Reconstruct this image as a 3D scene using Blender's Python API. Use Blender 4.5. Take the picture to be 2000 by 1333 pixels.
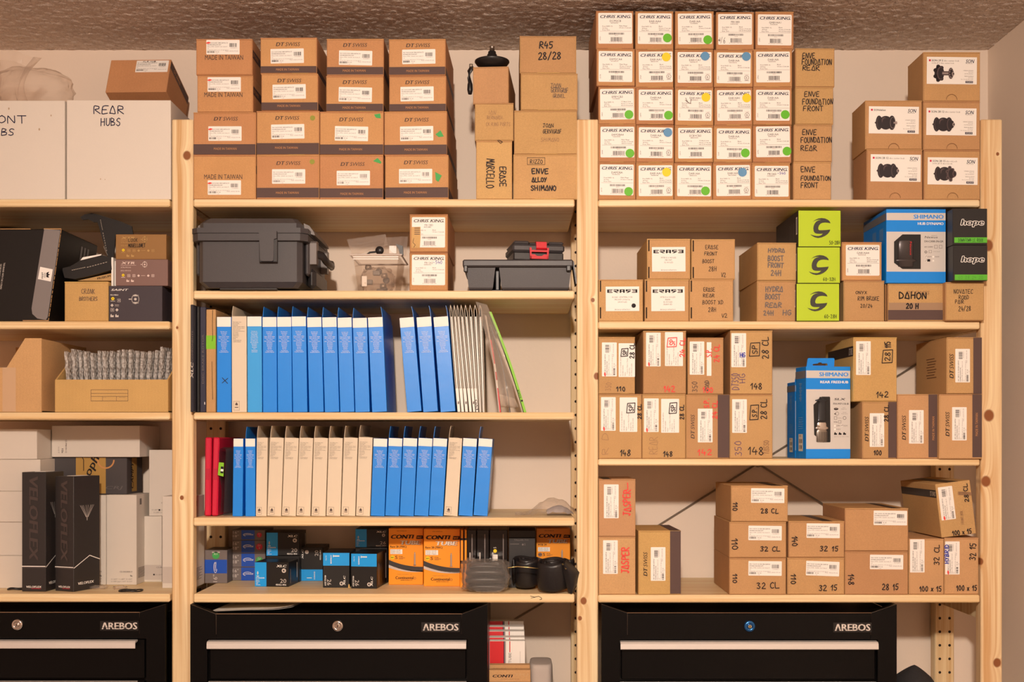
import bpy, math, random
from mathutils import Vector, Matrix, noise
C = bpy.context.scene
for o in list(bpy.data.objects): bpy.data.objects.remove(o)
# ------------------------------------------------------------------ measures (metres; photo read at 920 px per metre on the shelf-front plane)
S, DC, VX, VY, ZC = 920.0, 2.41, 1013.0, 855.0, 1.583
CEIL = 2.513
def K(Y): return (1 + Y / DC) / S
def X(px, Y=0.0): return (px - VX) * K(Y)
def Z(py, Y=0.0): return ZC + (VY - py) * K(Y)
# ------------------------------------------------------------------ camera
cd = bpy.data.cameras.new('camera'); cam = bpy.data.objects.new('camera', cd); C.collection.objects.link(cam)
cam.location = (0, -DC, ZC); cam.rotation_euler = (math.pi / 2, 0, 0)
cd.sensor_width = 36; cd.lens = S * DC / 2000 * 36
cd.shift_x = -(VX - 1000) / 2000; cd.shift_y = (VY - 666.5) / 2000
cd.clip_start = 0.05
C.camera = cam
# ------------------------------------------------------------------ light and exposure
C.view_settings.view_transform = 'Standard'; C.view_settings.look = 'None'; C.view_settings.gamma = 1
C.view_settings.use_curve_mapping = False
C.view_settings.exposure = -0.14
C.cycles.use_denoising = True
C.cycles.max_bounces = 8; C.cycles.diffuse_bounces = 4; C.cycles.transparent_max_bounces = 24
W = bpy.data.worlds.new('world'); C.world = W; W.use_nodes = True
W.node_tree.nodes['Background'].inputs[0].default_value = (1.0, 0.52, 0.32, 1)
W.node_tree.nodes['Background'].inputs[1].default_value = 0.53
LAMP = Vector((-0.05, -2.75, 2.40))
def lamp(name, kind, power, radius, col, aim=None, size=90):
    l = bpy.data.lights.new(name, kind); l.energy = power; l.shadow_soft_size = radius; l.color = col
    o = bpy.data.objects.new(name, l); o.location = LAMP; C.collection.objects.link(o)
    if aim: o.rotation_euler = (Vector(aim) - LAMP).to_track_quat('-Z', 'Y').to_euler(); l.spot_size = math.radians(size); l.spot_blend = 1.0
    return o
lamp('room_lamp', 'POINT', 122, 0.06, (1.0, 0.83, 0.68))
lamp('shelf_falloff_spot', 'SPOT', 142, 0.06, (1.0, 0.86, 0.745), (0.0, 0.1, 1.36), 84)  # spot added at the lamp, aimed low so top and corners fall off
# ------------------------------------------------------------------ materials
def lin(c): return tuple(((v / 255) / 12.92 if v <= 10 else ((v / 255 + 0.055) / 1.055) ** 2.4) for v in c) + (1,)
MATS = {}
def mat(name, c, rough=0.6, metal=0.0, spec=0.5, bump=0, bscale=200, vary=0.0, coat=0.0):
    if name in MATS: return MATS[name]
    m = bpy.data.materials.new(name); m.use_nodes = True; nt = m.node_tree; b = nt.nodes['Principled BSDF']
    b.inputs['Base Color'].default_value = lin(c); b.inputs['Roughness'].default_value = rough
    b.inputs['Metallic'].default_value = metal; b.inputs['Specular IOR Level'].default_value = spec
    if coat: b.inputs['Coat Weight'].default_value = coat; b.inputs['Coat Roughness'].default_value = 0.15
    if bump or vary:
        tc = nt.nodes.new('ShaderNodeTexCoord'); n = nt.nodes.new('ShaderNodeTexNoise'); n.inputs['Scale'].default_value = bscale
        n.inputs['Detail'].default_value = 4; nt.links.new(tc.outputs['Object'], n.inputs['Vector'])
        if bump:
            bp = nt.nodes.new('ShaderNodeBump'); bp.inputs['Strength'].default_value = bump; bp.inputs['Distance'].default_value = 0.002
            nt.links.new(n.outputs[0], bp.inputs['Height']); nt.links.new(bp.outputs[0], b.inputs['Normal'])
        if vary:
            mx = nt.nodes.new('ShaderNodeMix'); mx.data_type = 'RGBA'
            mx.inputs[6].default_value = tuple(v * (1 - vary) for v in lin(c)[:3]) + (1,)
            mx.inputs[7].default_value = tuple(min(1, v * (1 + vary)) for v in lin(c)[:3]) + (1,)
            nt.links.new(n.outputs[0], mx.inputs[0]); nt.links.new(mx.outputs[2], b.inputs['Base Color'])
    MATS[name] = m; return m
def cardboard(name, c):
    m = bpy.data.materials.new(name); m.use_nodes = True; nt = m.node_tree; L = nt.links.new; b = nt.nodes['Principled BSDF']
    tc = nt.nodes.new('ShaderNodeTexCoord'); n = nt.nodes.new('ShaderNodeTexNoise'); n.inputs['Scale'].default_value = 620; n.inputs['Detail'].default_value = 3
    n2 = nt.nodes.new('ShaderNodeTexNoise'); n2.inputs['Scale'].default_value = 14; n2.inputs['Detail'].default_value = 3
    oi = nt.nodes.new('ShaderNodeObjectInfo')
    ad = nt.nodes.new('ShaderNodeVectorMath'); ad.operation = 'ADD'
    L(tc.outputs['Object'], ad.inputs[0]); L(oi.outputs['Location'], ad.inputs[1]); L(ad.outputs[0], n.inputs['Vector']); L(ad.outputs[0], n2.inputs['Vector'])
    h = nt.nodes.new('ShaderNodeHueSaturation'); h.inputs['Color'].default_value = lin(c)
    def mr(src, a, bb):
        q = nt.nodes.new('ShaderNodeMapRange'); q.inputs[1].default_value = 0.25; q.inputs[2].default_value = 0.75
        q.inputs[3].default_value = a; q.inputs[4].default_value = bb; L(src, q.inputs[0]); return q.outputs[0]
    def mul(a, bb):
        q = nt.nodes.new('ShaderNodeMath'); q.operation = 'MULTIPLY'; L(a, q.inputs[0]); L(bb, q.inputs[1]); return q.outputs[0]
    v = mul(mul(mr(n.outputs[0], 0.9, 1.1), mr(n2.outputs[0], 0.95, 1.05)), mr(oi.outputs['Random'], 0.95, 1.05))
    L(v, h.inputs['Value']); L(mr(oi.outputs['Random'], 0.494, 0.505), h.inputs['Hue'])
    L(h.outputs[0], b.inputs['Base Color']); b.inputs['Roughness'].default_value = 0.78; b.inputs['Specular IOR Level'].default_value = 0.25
    wv = nt.nodes.new('ShaderNodeTexWave'); wv.inputs['Scale'].default_value = 45; wv.bands_direction = 'X'
    L(tc.outputs['Object'], wv.inputs['Vector'])
    bp = nt.nodes.new('ShaderNodeBump'); bp.inputs['Strength'].default_value = 0.06; bp.inputs['Distance'].default_value = 0.001
    L(wv.outputs[1], bp.inputs['Height']); L(bp.outputs[0], b.inputs['Normal'])
    MATS[name] = m; return m
def wood(name, axis, a, bcol, knots=(), seed=0.0):
    """pine: grain runs along axis (0 x, 2 z); knots are (x, z, radius) in world metres"""
    m = bpy.data.materials.new(name); m.use_nodes = True; nt = m.node_tree; L = nt.links.new; b = nt.nodes['Principled BSDF']
    g = nt.nodes.new('ShaderNodeNewGeometry')
    def vm(op, p, q):
        n = nt.nodes.new('ShaderNodeVectorMath'); n.operation = op
        for i, s in enumerate((p, q)):
            if isinstance(s, tuple): n.inputs[i].default_value = s
            elif s is not None: L(s, n.inputs[i])
        return n
    def ma(op, p, q):
        n = nt.nodes.new('ShaderNodeMath'); n.operation = op
        for i, s in enumerate((p, q)):
            if isinstance(s, (int, float)): n.inputs[i].default_value = s
            else: L(s, n.inputs[i])
        return n.outputs[0]
    pos = g.outputs['Position']; mask = None; warp = None
    for (kx, kz, kr) in knots:
        d = vm('LENGTH', vm('MULTIPLY', vm('SUBTRACT', pos, (kx, 0, kz)).outputs[0], (1 / kr, 0.0, 0.85 / kr)).outputs[0], None).outputs['Value']
        w = ma('DIVIDE', 1.0, ma('ADD', ma('MULTIPLY', d, d), 0.6))
        mr = nt.nodes.new('ShaderNodeMapRange'); mr.interpolation_type = 'SMOOTHSTEP'
        mr.inputs[1].default_value = 0.92; mr.inputs[2].default_value = 0.6; mr.inputs[3].default_value = 0; mr.inputs[4].default_value = 1
        L(d, mr.inputs[0]); k = mr.outputs[0]
        mask = k if mask is None else ma('MAXIMUM', mask, k); warp = w if warp is None else ma('ADD', warp, w)
    s1 = [70, 70, 70]; s1[axis] = 1.6; s2 = [260, 260, 260]; s2[axis] = 4
    base = vm('ADD', pos, (seed, seed * 1.7, seed * 0.6)).outputs[0]
    if warp is not None:
        cb = nt.nodes.new('ShaderNodeCombineXYZ'); L(ma('MULTIPLY', warp, 0.010), cb.inputs[0]); base = vm('ADD', base, cb.outputs[0]).outputs[0]
    n1 = nt.nodes.new('ShaderNodeTexNoise'); n1.inputs['Scale'].default_value = 1; n1.inputs['Detail'].default_value = 2; n1.inputs['Distortion'].default_value = 0.6
    L(vm('MULTIPLY', base, tuple(s1)).outputs[0], n1.inputs['Vector'])
    n2 = nt.nodes.new('ShaderNodeTexNoise'); n2.inputs['Scale'].default_value = 1; n2.inputs['Detail'].default_value = 2
    L(vm('MULTIPLY', base, tuple(s2)).outputs[0], n2.inputs['Vector'])
    r = nt.nodes.new('ShaderNodeValToRGB'); r.color_ramp.elements[0].position = 0.32; r.color_ramp.elements[1].position = 0.62
    r.color_ramp.elements[0].color = lin(bcol); r.color_ramp.elements[1].color = lin(a)
    L(ma('ADD', ma('MULTIPLY', n1.outputs[0], 0.75), ma('MULTIPLY', n2.outputs[0], 0.25)), r.inputs[0])
    out = r.outputs[0]
    if mask is not None:
        mx = nt.nodes.new('ShaderNodeMix'); mx.data_type = 'RGBA'; L(mask, mx.inputs[0]); L(out, mx.inputs[6]); mx.inputs[7].default_value = lin((142, 86, 48)); out = mx.outputs[2]
    L(out, b.inputs['Base Color']); b.inputs['Roughness'].default_value = 0.5; b.inputs['Specular IOR Level'].default_value = 0.35
    bp = nt.nodes.new('ShaderNodeBump'); bp.inputs['Strength'].default_value = 0.08; bp.inputs['Distance'].default_value = 0.001
    L(n2.outputs[0], bp.inputs['Height']); L(bp.outputs[0], b.inputs['Normal'])
    MATS[name] = m; return m
def film(name, c=(255, 251, 247), body=0.10, rough=0.12, scale=35, strength=0.6, blend=0.2):
    """thin clear plastic: mostly see-through, with glossy creases and a little milkiness"""
    m = bpy.data.materials.new(name); m.use_nodes = True; nt = m.node_tree; L = nt.links.new; nt.nodes.remove(nt.nodes['Principled BSDF'])
    out = nt.nodes['Material Output']
    tr = nt.nodes.new('ShaderNodeBsdfTransparent'); tr.inputs[0].default_value = lin(c)
    gl = nt.nodes.new('ShaderNodeBsdfGlossy'); gl.inputs['Roughness'].default_value = rough
    df = nt.nodes.new('ShaderNodeBsdfDiffuse'); df.inputs[0].default_value = lin((246, 243, 240))
    tc = nt.nodes.new('ShaderNodeTexCoord'); n = nt.nodes.new('ShaderNodeTexVoronoi'); n.inputs['Scale'].default_value = scale; n.inputs['Randomness'].default_value = 1
    L(tc.outputs['Object'], n.inputs['Vector'])
    bp = nt.nodes.new('ShaderNodeBump'); bp.inputs['Strength'].default_value = strength; bp.inputs['Distance'].default_value = 0.012
    L(n.outputs[0], bp.inputs['Height']); L(bp.outputs[0], gl.inputs['Normal'])
    if body > .5: L(bp.outputs[0], df.inputs['Normal'])
    lw = nt.nodes.new('ShaderNodeLayerWeight'); lw.inputs[0].default_value = blend; L(bp.outputs[0], lw.inputs['Normal'])
    tl = nt.nodes.new('ShaderNodeBsdfTranslucent'); tl.inputs[0].default_value = lin((246, 243, 240)); m0 = nt.nodes.new('ShaderNodeMixShader'); m0.inputs[0].default_value = 0.45; L(df.outputs[0], m0.inputs[1]); L(tl.outputs[0], m0.inputs[2])
    m1 = nt.nodes.new('ShaderNodeMixShader'); m1.inputs[0].default_value = body; L(tr.outputs[0], m1.inputs[1]); L(m0.outputs[0], m1.inputs[2])
    m2 = nt.nodes.new('ShaderNodeMixShader'); fm = nt.nodes.new('ShaderNodeMath'); fm.operation = 'MULTIPLY'; fm.inputs[1].default_value = 0.35; L(lw.outputs['Facing'], fm.inputs[0]); L(fm.outputs[0], m2.inputs[0]); L(m1.outputs[0], m2.inputs[1]); L(gl.outputs[0], m2.inputs[2])
    L(m2.outputs[0], out.inputs[0]); MATS[name] = m; return m

CARD = cardboard('cardboard', (192, 152, 104)); CARD2 = cardboard('light cardboard', (204, 164, 112)); CARDR = cardboard('reddish cardboard', (192, 149, 104))
CARDY = cardboard('yellow cardboard', (204, 168, 106)); CARDD = cardboard('brown kraft card', (200, 149, 102)); CARDP = cardboard('pinkish cardboard', (200, 157, 112)); CARDK = cardboard('hub box kraft', (190, 140, 96))
WHITE = mat('white paper', (246, 243, 238), 0.55); INK = mat('black ink', (34, 30, 34), 0.6, spec=0.2); NAVY = mat('navy ink', (20, 20, 62), 0.6, spec=0.2)
GREYINK = mat('grey ink', (110, 100, 98), 0.6); MARK = mat('marker black', (44, 36, 38), 0.6, spec=0.25); PEN = mat('pen ink', (84, 66, 62), 0.6)
FAINT = mat('faint pen', (150, 114, 84), 0.7); REDM = mat('red marker', (238, 66, 62), 0.6); BLUEM = mat('blue marker', (50, 60, 170), 0.6); PURP = mat('purple pen', (88, 66, 120), 0.6)
BAND = mat('dark print band', (92, 72, 68), 0.65, spec=0.3, bump=0.05, bscale=500); BANDT = mat('kraft lettering', (190, 134, 84), 0.7)
DTINK = mat('charcoal logo ink', (78, 60, 54), 0.65)
GREEN = mat('green sticker', (96, 190, 28), 0.55); YELLOW = mat('yellow sticker', (245, 215, 20), 0.55); BLUE = mat('blue sticker', (92, 150, 196), 0.55)
GREEN2 = mat('green tape', (62, 170, 84), 0.6); OLIVE = mat('olive sticker', (148, 152, 58), 0.65)
TAPE = mat('black tape', (26, 24, 26), 0.35); WBOX = mat('white carton', (226, 218, 208), 0.7, bump=0.03, bscale=300, vary=0.02); WBOX2 = mat('white carton smooth', (216, 208, 198), 0.6, vary=0.02, bscale=30)
LIME = mat('lime card', (184, 214, 24), 0.45); LIMEINK = mat('lime box logo ink', (52, 52, 44), 0.5)
BLACKC = mat('black card', (15, 14, 15), 0.42, bump=0.04, bscale=300); BLACKM = mat('black matt card', (32, 30, 31), 0.5, bump=0.03, bscale=300); SILV = mat('silver grey print', (132, 126, 126), 0.4, spec=0.5, bump=0.05, bscale=250)
SHB = mat('bright blue print', (8, 140, 240), 0.35); SHD = mat('shaded blue print', (16, 90, 190), 0.35); SHG = mat('light grey print', (212, 208, 204), 0.35)
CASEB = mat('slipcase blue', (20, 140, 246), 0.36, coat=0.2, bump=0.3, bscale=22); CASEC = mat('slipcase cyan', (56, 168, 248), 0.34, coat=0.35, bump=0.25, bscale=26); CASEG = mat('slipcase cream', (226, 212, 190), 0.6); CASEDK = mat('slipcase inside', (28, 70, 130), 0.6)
PLAST = mat('charcoal plastic', (66, 63, 66), 0.45, bump=0.12, bscale=700); PLAST2 = mat('dark plastic', (44, 42, 44), 0.4, bump=0.06, bscale=700); PLASTL = mat('grey plastic', (120, 114, 112), 0.4)
RED = mat('red plastic', (206, 28, 44), 0.4); RUB = mat('black rubber', (30, 28, 30), 0.38, bump=0.08, bscale=120); STEEL = mat('steel', (190, 186, 180), 0.3, 1.0); DARKST = mat('dark steel rod', (168, 156, 142), 0.35, 0.5); CHROME = mat('chrome', (225, 222, 220), 0.12, 1.0)
METB = mat('black enamel', (7, 7, 8), 0.3, spec=0.2, bump=0.02, bscale=250); ALU = mat('brushed aluminium', (236, 232, 228), 0.38, 0.45); HOLE = mat('peg hole dark', (38, 26, 18), 0.9)
ORAN = mat('orange card', (252, 158, 22), 0.4); XBLUE = mat('cyan blue print', (18, 160, 245), 0.4); GREYC = mat('grey card', (118, 108, 106), 0.5); NBLUE = mat('royal blue print', (24, 82, 190), 0.4); GOLD = mat('gold card', (176, 138, 72), 0.42); MAUVE = mat('mauve bronze card', (128, 100, 94), 0.4); REDC = mat('crimson card', (206, 22, 62), 0.45); REDP = mat('red print', (214, 36, 44), 0.45); BRASS = mat('brass', (214, 190, 130), 0.3, 0.9); PINKR = mat('raspberry print', (206, 26, 76), 0.5); CREAM = mat('cream paper', (226, 216, 200), 0.6); CLOTH = mat('black cloth', (46, 44, 46), 0.9, bump=0.4, bscale=300)
LIGHTINK = mat('pale print', (206, 198, 192), 0.5); LTGRN = mat('bright green card', (130, 200, 30), 0.5); GRNBAND = mat('green print band', (92, 190, 52), 0.45)
FILM = film('clear film', body=0.17, rough=0.13, scale=28, strength=0.9); TUBP = film('clear plastic tub', (253, 250, 247), 0.06, 0.08, 8, 0.1); BUB = film('bubble wrap', (255, 253, 250), 0.93, 0.12, 130, 1.0, blend=0.10); SLEEVE = film('clear folder', (210, 215, 225), 0.06, 0.1, 6, 0.1)

# ------------------------------------------------------------------ mesh builder
TXT = {}
def textgeo(s, bold=0.0, res=2):
    key = (s, bold, res)
    if key in TXT: return TXT[key]
    cu = bpy.data.curves.new('t', 'FONT'); cu.body = s; cu.size = 1; cu.resolution_u = res; cu.offset = bold; cu.fill_mode = 'FRONT'
    ob = bpy.data.objects.new('t', cu); C.collection.objects.link(ob)
    me = bpy.data.meshes.new_from_object(ob.evaluated_get(bpy.context.evaluated_depsgraph_get()))
    vs = [(v.co.x, v.co.y) for v in me.vertices]; fs = [tuple(p.vertices) for p in me.polygons]
    x0 = min([v[0] for v in vs] or [0]); x1 = max([v[0] for v in vs] or [1])
    bpy.data.objects.remove(ob); bpy.data.curves.remove(cu); bpy.data.meshes.remove(me)
    TXT[key] = ([(v[0] - x0, v[1]) for v in vs], fs, max(x1 - x0, 1e-6)); return TXT[key]
CAPH = 0.69
GL = {'A': '0,0.2 1.9,6 3.7,0 0.1,0.5', 'B': '0.1,0 0.2,6 2.8,5.4 2.6,3.8 0.4,3.1 3.2,2.4 3.2,0.8 0.1,0', 'C': '3.5,5.3 2,6 0.4,4.4 0.3,1.6 1.7,0 3.7,0.7', 'D': '0.2,0 0.2,6 2.9,5 3.7,3 2.8,0.9 0.2,0',
 'E': '3.5,6 0.3,5.8 0.2,0.1 3.6,0.2;0.2,3 2.8,3.2', 'F': '3.6,6 0.3,5.8 0.2,0;0.2,3 2.8,3.2', 'G': '3.5,5.3 2,6 0.4,4.4 0.3,1.6 1.8,0 3.5,1 3.5,2.8 2,2.8', 'H': '0.2,6 0.3,0;3.5,6 3.5,0;0.2,3 3.5,3.2', 'I': '1,6 1,0',
 'J': '0.2,6 3.6,6;2.2,6 2.3,1.4 1.2,0 0.1,1', 'K': '0.2,6 0.2,0;3.4,6 0.3,2.8;0.6,3 3.7,0', 'L': '0.3,6 0.2,0.2 3.6,0.2', 'M': '0.1,0 0.7,6 2.1,2.2 3.6,6 4.1,0', 'N': '0.2,0 0.4,6 3.2,0.2 3.6,6', 'O': '2,6 0.3,4.4 0.3,1.5 2,0 3.6,1.6 3.6,4.5 2,6',
 'P': '0.2,0 0.3,6 3,5.6 3.2,3.6 0.3,2.8', 'Q': '2,6 0.3,4.4 0.3,1.5 2,0 3.6,1.6 3.6,4.5 2,6;2.2,1.6 3.8,-0.4', 'R': '0.2,0 0.3,6 3,5.7 3.2,3.8 0.5,3 3.9,0', 'S': '3.5,5.3 2,6 0.5,5 0.9,3.6 3,2.4 3.2,0.9 1.6,0 0.1,0.8', 'T': '0.1,6 3.9,6;2,6 1.9,0',
 'U': '0.2,6 0.4,1.2 1.8,0 3.2,1.2 3.5,6', 'V': '0.1,6 1.8,0.1 3.8,6', 'W': '0,6 1,0 2.2,4 3.4,0 4.5,6', 'X': '0.2,6 3.6,0;3.5,6 0.2,0', 'Y': '0.1,6 1.8,3;3.6,6 1.2,0', 'Z': '0.2,6 3.4,6 0.2,0.1 3.6,0.1',
 '0': '2,6 0.5,4.2 0.5,1.6 2,0 3.4,1.6 3.4,4.2 2,6', '1': '0.2,3.8 1.8,6 1.7,0', '2': '0.3,4.8 1.6,6 3.2,5 2.6,3.2 0.3,0.2 3.7,0.2', '3': '0.4,5.4 2,6 3.2,4.9 1.6,3.3 3.4,2 2.4,0.2 0.2,0.6', '4': '1.6,6 0.2,2.4 3.8,2.4;2.8,4 2.6,0', '5': '3.4,6 0.8,5.8 0.6,3.4 2.6,3.4 3.2,1.6 2,0 0.2,0.6',
 '6': '3,6 1,4 0.3,1.6 1.6,0 3.3,1.2 2.6,2.9 0.6,2', '7': '0.2,6 3.6,6 1.4,0', '8': '2,3.2 0.5,4.6 1.9,6 3.2,4.8 0.3,1.4 1.8,0 3.5,1.2 2,3.2', '9': '3.3,4.6 1.8,6 0.6,4.4 2,3 3.3,4.6 2.6,0', '/': '0.2,-0.4 3,6.4', '-': '0.4,3 2.8,3', '.': '0.6,0.1 0.8,0.3', ',': '0.8,0.4 0.4,-0.8', 'x': '0.4,3.6 3,0.2;3,3.6 0.3,0.2', '*': '0,6 3,0;3,6 0,0', '~': '0,3 1,4 2,2 3,4 4,2.4'}
GW = {'I': 2, '1': 2.6, '.': 1.4, ',': 1.4, 'M': 4.4, 'W': 4.8, ' ': 2.6}
class Fr:
    """a flat drawing frame: u to the right, d downwards, n out of the surface; one unit is one photo pixel at that depth"""
    def __init__(s, O, U, D, off=0.0005):
        s.O = Vector(O); s.U = Vector(U); s.D = Vector(D); s.N = s.D.cross(s.U).normalized(); s.off = off
    def p(s, x, y, k=0): return s.O + s.U * x + s.D * y + s.N * (s.off + k * 0.00013)
    def sub(s, x, y, rot=0, sc=1.0, lift=0):
        c, n = math.cos(math.radians(rot)) * sc, math.sin(math.radians(rot)) * sc
        return Fr(s.O + s.U * x + s.D * y, s.U * c - s.D * n, s.U * n + s.D * c, s.off + lift)
class MB:
    def __init__(s): s.v = []; s.f = []; s.m = []; s.mats = []; s.sm = []
    def mi(s, m):
        if m not in s.mats: s.mats.append(m)
        return s.mats.index(m)
    def add(s, vs, fs, m, smooth=False):
        b = len(s.v); s.v += [tuple(v) for v in vs]; i = s.mi(m)
        for f in fs: s.f.append(tuple(b + q for q in f)); s.m.append(i); s.sm.append(smooth)
    def box(s, x0, x1, y0, y1, z0, z1, m, b=0.001, T=None, fm=None):
        """chamfered box; fm overrides the material of a face ('front','back','left','right','top','bottom')"""
        b = min(b, (x1 - x0) * .45, (y1 - y0) * .45, (z1 - z0) * .45)
        vs = []; idx = {}
        for i, x in enumerate((x0, x1)):
            for j, y in enumerate((y0, y1)):
                for k, z in enumerate((z0, z1)):
                    sx, sy, sz = b * (1 - 2 * i), b * (1 - 2 * j), b * (1 - 2 * k)
                    idx[i, j, k] = len(vs); vs += [(x, y + sy, z + sz), (x + sx, y, z + sz), (x + sx, y + sy, z)]
        q = lambda i, j, k, a: idx[i, j, k] + a
        named = [('left', [q(0,0,0,0), q(0,0,1,0), q(0,1,1,0), q(0,1,0,0)]), ('right', [q(1,0,0,0), q(1,1,0,0), q(1,1,1,0), q(1,0,1,0)]),
                 ('front', [q(0,0,0,1), q(1,0,0,1), q(1,0,1,1), q(0,0,1,1)]), ('back', [q(0,1,0,1), q(0,1,1,1), q(1,1,1,1), q(1,1,0,1)]),
                 ('bottom', [q(0,0,0,2), q(0,1,0,2), q(1,1,0,2), q(1,0,0,2)]), ('top', [q(0,0,1,2), q(1,0,1,2), q(1,1,1,2), q(0,1,1,2)])]
        fs = []
        for j in (0, 1):
            for k in (0, 1): fs.append([q(0,j,k,1), q(1,j,k,1), q(1,j,k,2), q(0,j,k,2)])
        for i in (0, 1):
            for k in (0, 1): fs.append([q(i,0,k,0), q(i,1,k,0), q(i,1,k,2), q(i,0,k,2)])
            for j in (0, 1): fs.append([q(i,j,0,0), q(i,j,1,0), q(i,j,1,1), q(i,j,0,1)])
        for c in idx.values(): fs.append([c, c + 1, c + 2])
        if T: vs = [T @ Vector(v) for v in vs]
        fm = fm or {}; base = len(s.v); s.v += [tuple(v) for v in vs]
        for nme, f in named: s.f.append(tuple(base + a for a in f)); s.m.append(s.mi(fm.get(nme, m))); s.sm.append(False)
        for f in fs: s.f.append(tuple(base + a for a in f)); s.m.append(s.mi(m)); s.sm.append(False)
        return s
    def prism(s, poly, y0, y1, m, T=None, axis='y'):
        """poly in (x,z) extruded along y, or (x,y) along z, or (y,z) along x"""
        n = len(poly)
        mk = {'y': lambda p, t: (p[0], t, p[1]), 'z': lambda p, t: (p[0], p[1], t), 'x': lambda p, t: (t, p[0], p[1])}[axis]
        vs = [mk(p, y0) for p in poly] + [mk(p, y1) for p in poly]
        if T: vs = [T @ Vector(v) for v in vs]
        s.add(vs, [tuple(range(n)), tuple(range(2 * n - 1, n - 1, -1))] + [(i, i + n, (i + 1) % n + n, (i + 1) % n) for i in range(n)], m); return s
    def lathe(s, prof, c, m, n=32, ax='z', smooth=True):
        """prof (r, h) about an axis through c"""
        vs = []
        for r, h in prof:
            for i in range(n):
                a = 2 * math.pi * i / n; p, q = r * math.cos(a), r * math.sin(a)
                vs.append({'z': (c[0] + p, c[1] + q, c[2] + h), 'y': (c[0] + p, c[1] + h, c[2] + q), 'x': (c[0] + h, c[1] + p, c[2] + q)}[ax])
        fs = []
        for j in range(len(prof) - 1):
            for i in range(n): fs.append((j * n + i, j * n + (i + 1) % n, (j + 1) * n + (i + 1) % n, (j + 1) * n + i))
        if prof[0][0] > 1e-6: fs.append(tuple(range(n)))
        if prof[-1][0] > 1e-6: fs.append(tuple(range((len(prof) - 1) * n, len(prof) * n)))
        s.add(vs, fs, m, smooth); return s
    def tube(s, pts, r, m, n=8, ry=None, up=(0, 0, 1)):
        """round or flattened (r across, ry along up) tube through points"""
        pts = [Vector(p) for p in pts]; vs = []; up = Vector(up); ry = ry or r
        for i, p in enumerate(pts):
            t = (pts[min(i + 1, len(pts) - 1)] - pts[max(i - 1, 0)]).normalized()
            a = t.cross(up)
            if a.length < 1e-4: a = t.cross(Vector((1, 0, 0)))
            a.normalize(); b = a.cross(t)
            for k in range(n):
                w = 2 * math.pi * k / n; vs.append(p + a * r * math.cos(w) + b * ry * math.sin(w))
        fs = [(i * n + k, i * n + (k + 1) % n, (i + 1) * n + (k + 1) % n, (i + 1) * n + k) for i in range(len(pts) - 1) for k in range(n)]
        fs += [tuple(range(n)), tuple(range((len(pts) - 1) * n, len(pts) * n))]
        s.add(vs, fs, m, True); return s
    def grid(s, fn, nu, nv, m, smooth=True, closed=False):
        vs = [fn(i / nu, j / nv) for i in range(nu + (0 if closed else 1)) for j in range(nv + 1)]
        w = nv + 1; N = nu if closed else nu + 1
        s.add(vs, [(i * w + j, ((i + 1) % N) * w + j, ((i + 1) % N) * w + j + 1, i * w + j + 1) for i in range(nu) for j in range(nv)], m, smooth); return s
    # ---- flat drawing on a frame
    def quad(s, F, x0, y0, x1, y1, m, k=0): s.add([F.p(x0, y1, k), F.p(x1, y1, k), F.p(x1, y0, k), F.p(x0, y0, k)], [(0, 1, 2, 3)], m); return s
    def poly(s, F, pts, m, k=0): s.add([F.p(x, y, k) for x, y in pts], [tuple(range(len(pts)))], m); return s
    def disc(s, F, x, y, r, m, k=0, n=28, ry=None):
        ry = ry or r; s.poly(F, [(x + r * math.cos(2 * math.pi * i / n), y + ry * math.sin(2 * math.pi * i / n)) for i in range(n)], m, k); return s
    def ring(s, F, x, y, r, t, m, k=0, n=28, a0=0, a1=360, ry=None):
        ry = ry or r; P = []
        for i in range(n + 1):
            a = math.radians(a0 + (a1 - a0) * i / n); P += [F.p(x + (r + t / 2) * math.cos(a), y + (ry + t / 2) * math.sin(a), k), F.p(x + (r - t / 2) * math.cos(a), y + (ry - t / 2) * math.sin(a), k)]
        s.add(P, [(2 * i, 2 * i + 2, 2 * i + 3, 2 * i + 1) for i in range(n)], m); return s
    def rrect(s, F, x0, y0, x1, y1, r, m, k=0, thick=0.0003):
        pts = []
        for cx, cy, a in ((x1 - r, y1 - r, 0), (x0 + r, y1 - r, 90), (x0 + r, y0 + r, 180), (x1 - r, y0 + r, 270)):
            for i in range(5): t = math.radians(a + i * 22.5); pts.append((cx + r * math.cos(t), cy + r * math.sin(t)))
        n = len(pts); top = [F.p(x, y, k) for x, y in pts]; bot = [p - F.N * (F.off + thick) for p in top]
        s.add(top + bot, [tuple(range(n))] + [(i, (i + 1) % n, (i + 1) % n + n, i + n) for i in range(n)], m); return s
    def frame(s, F, x0, y0, x1, y1, t, m, k=0):
        for a in ((x0, y0, x1, y0 + t), (x0, y1 - t, x1, y1), (x0, y0, x0 + t, y1), (x1 - t, y0, x1, y1)): s.quad(F, *a, m, k)
        return s
    def text(s, F, t, x, y, h, m, w=None, bold=0.0, shear=0.0, al='l', rot=0, k=1, res=2):
        """y is the baseline, h the cap height"""
        fat = bold; vs, fs, tw = textgeo(t, 0.0 if fat else bold, res); sy = h / CAPH; sx = w / tw if w else sy
        G = F.sub(x, y, rot) if rot else F.sub(x, y); dx = {'l': 0, 'c': -tw * sx / 2, 'r': -tw * sx}[al]
        for o in ((-fat, fat) if fat else (0,)): s.add([G.p((a + o * .8) * sx + dx + b * sy * shear, -b * sy, k + (.35 if o > 0 else 0)) for a, b in vs], fs, m)
        return s
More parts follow.
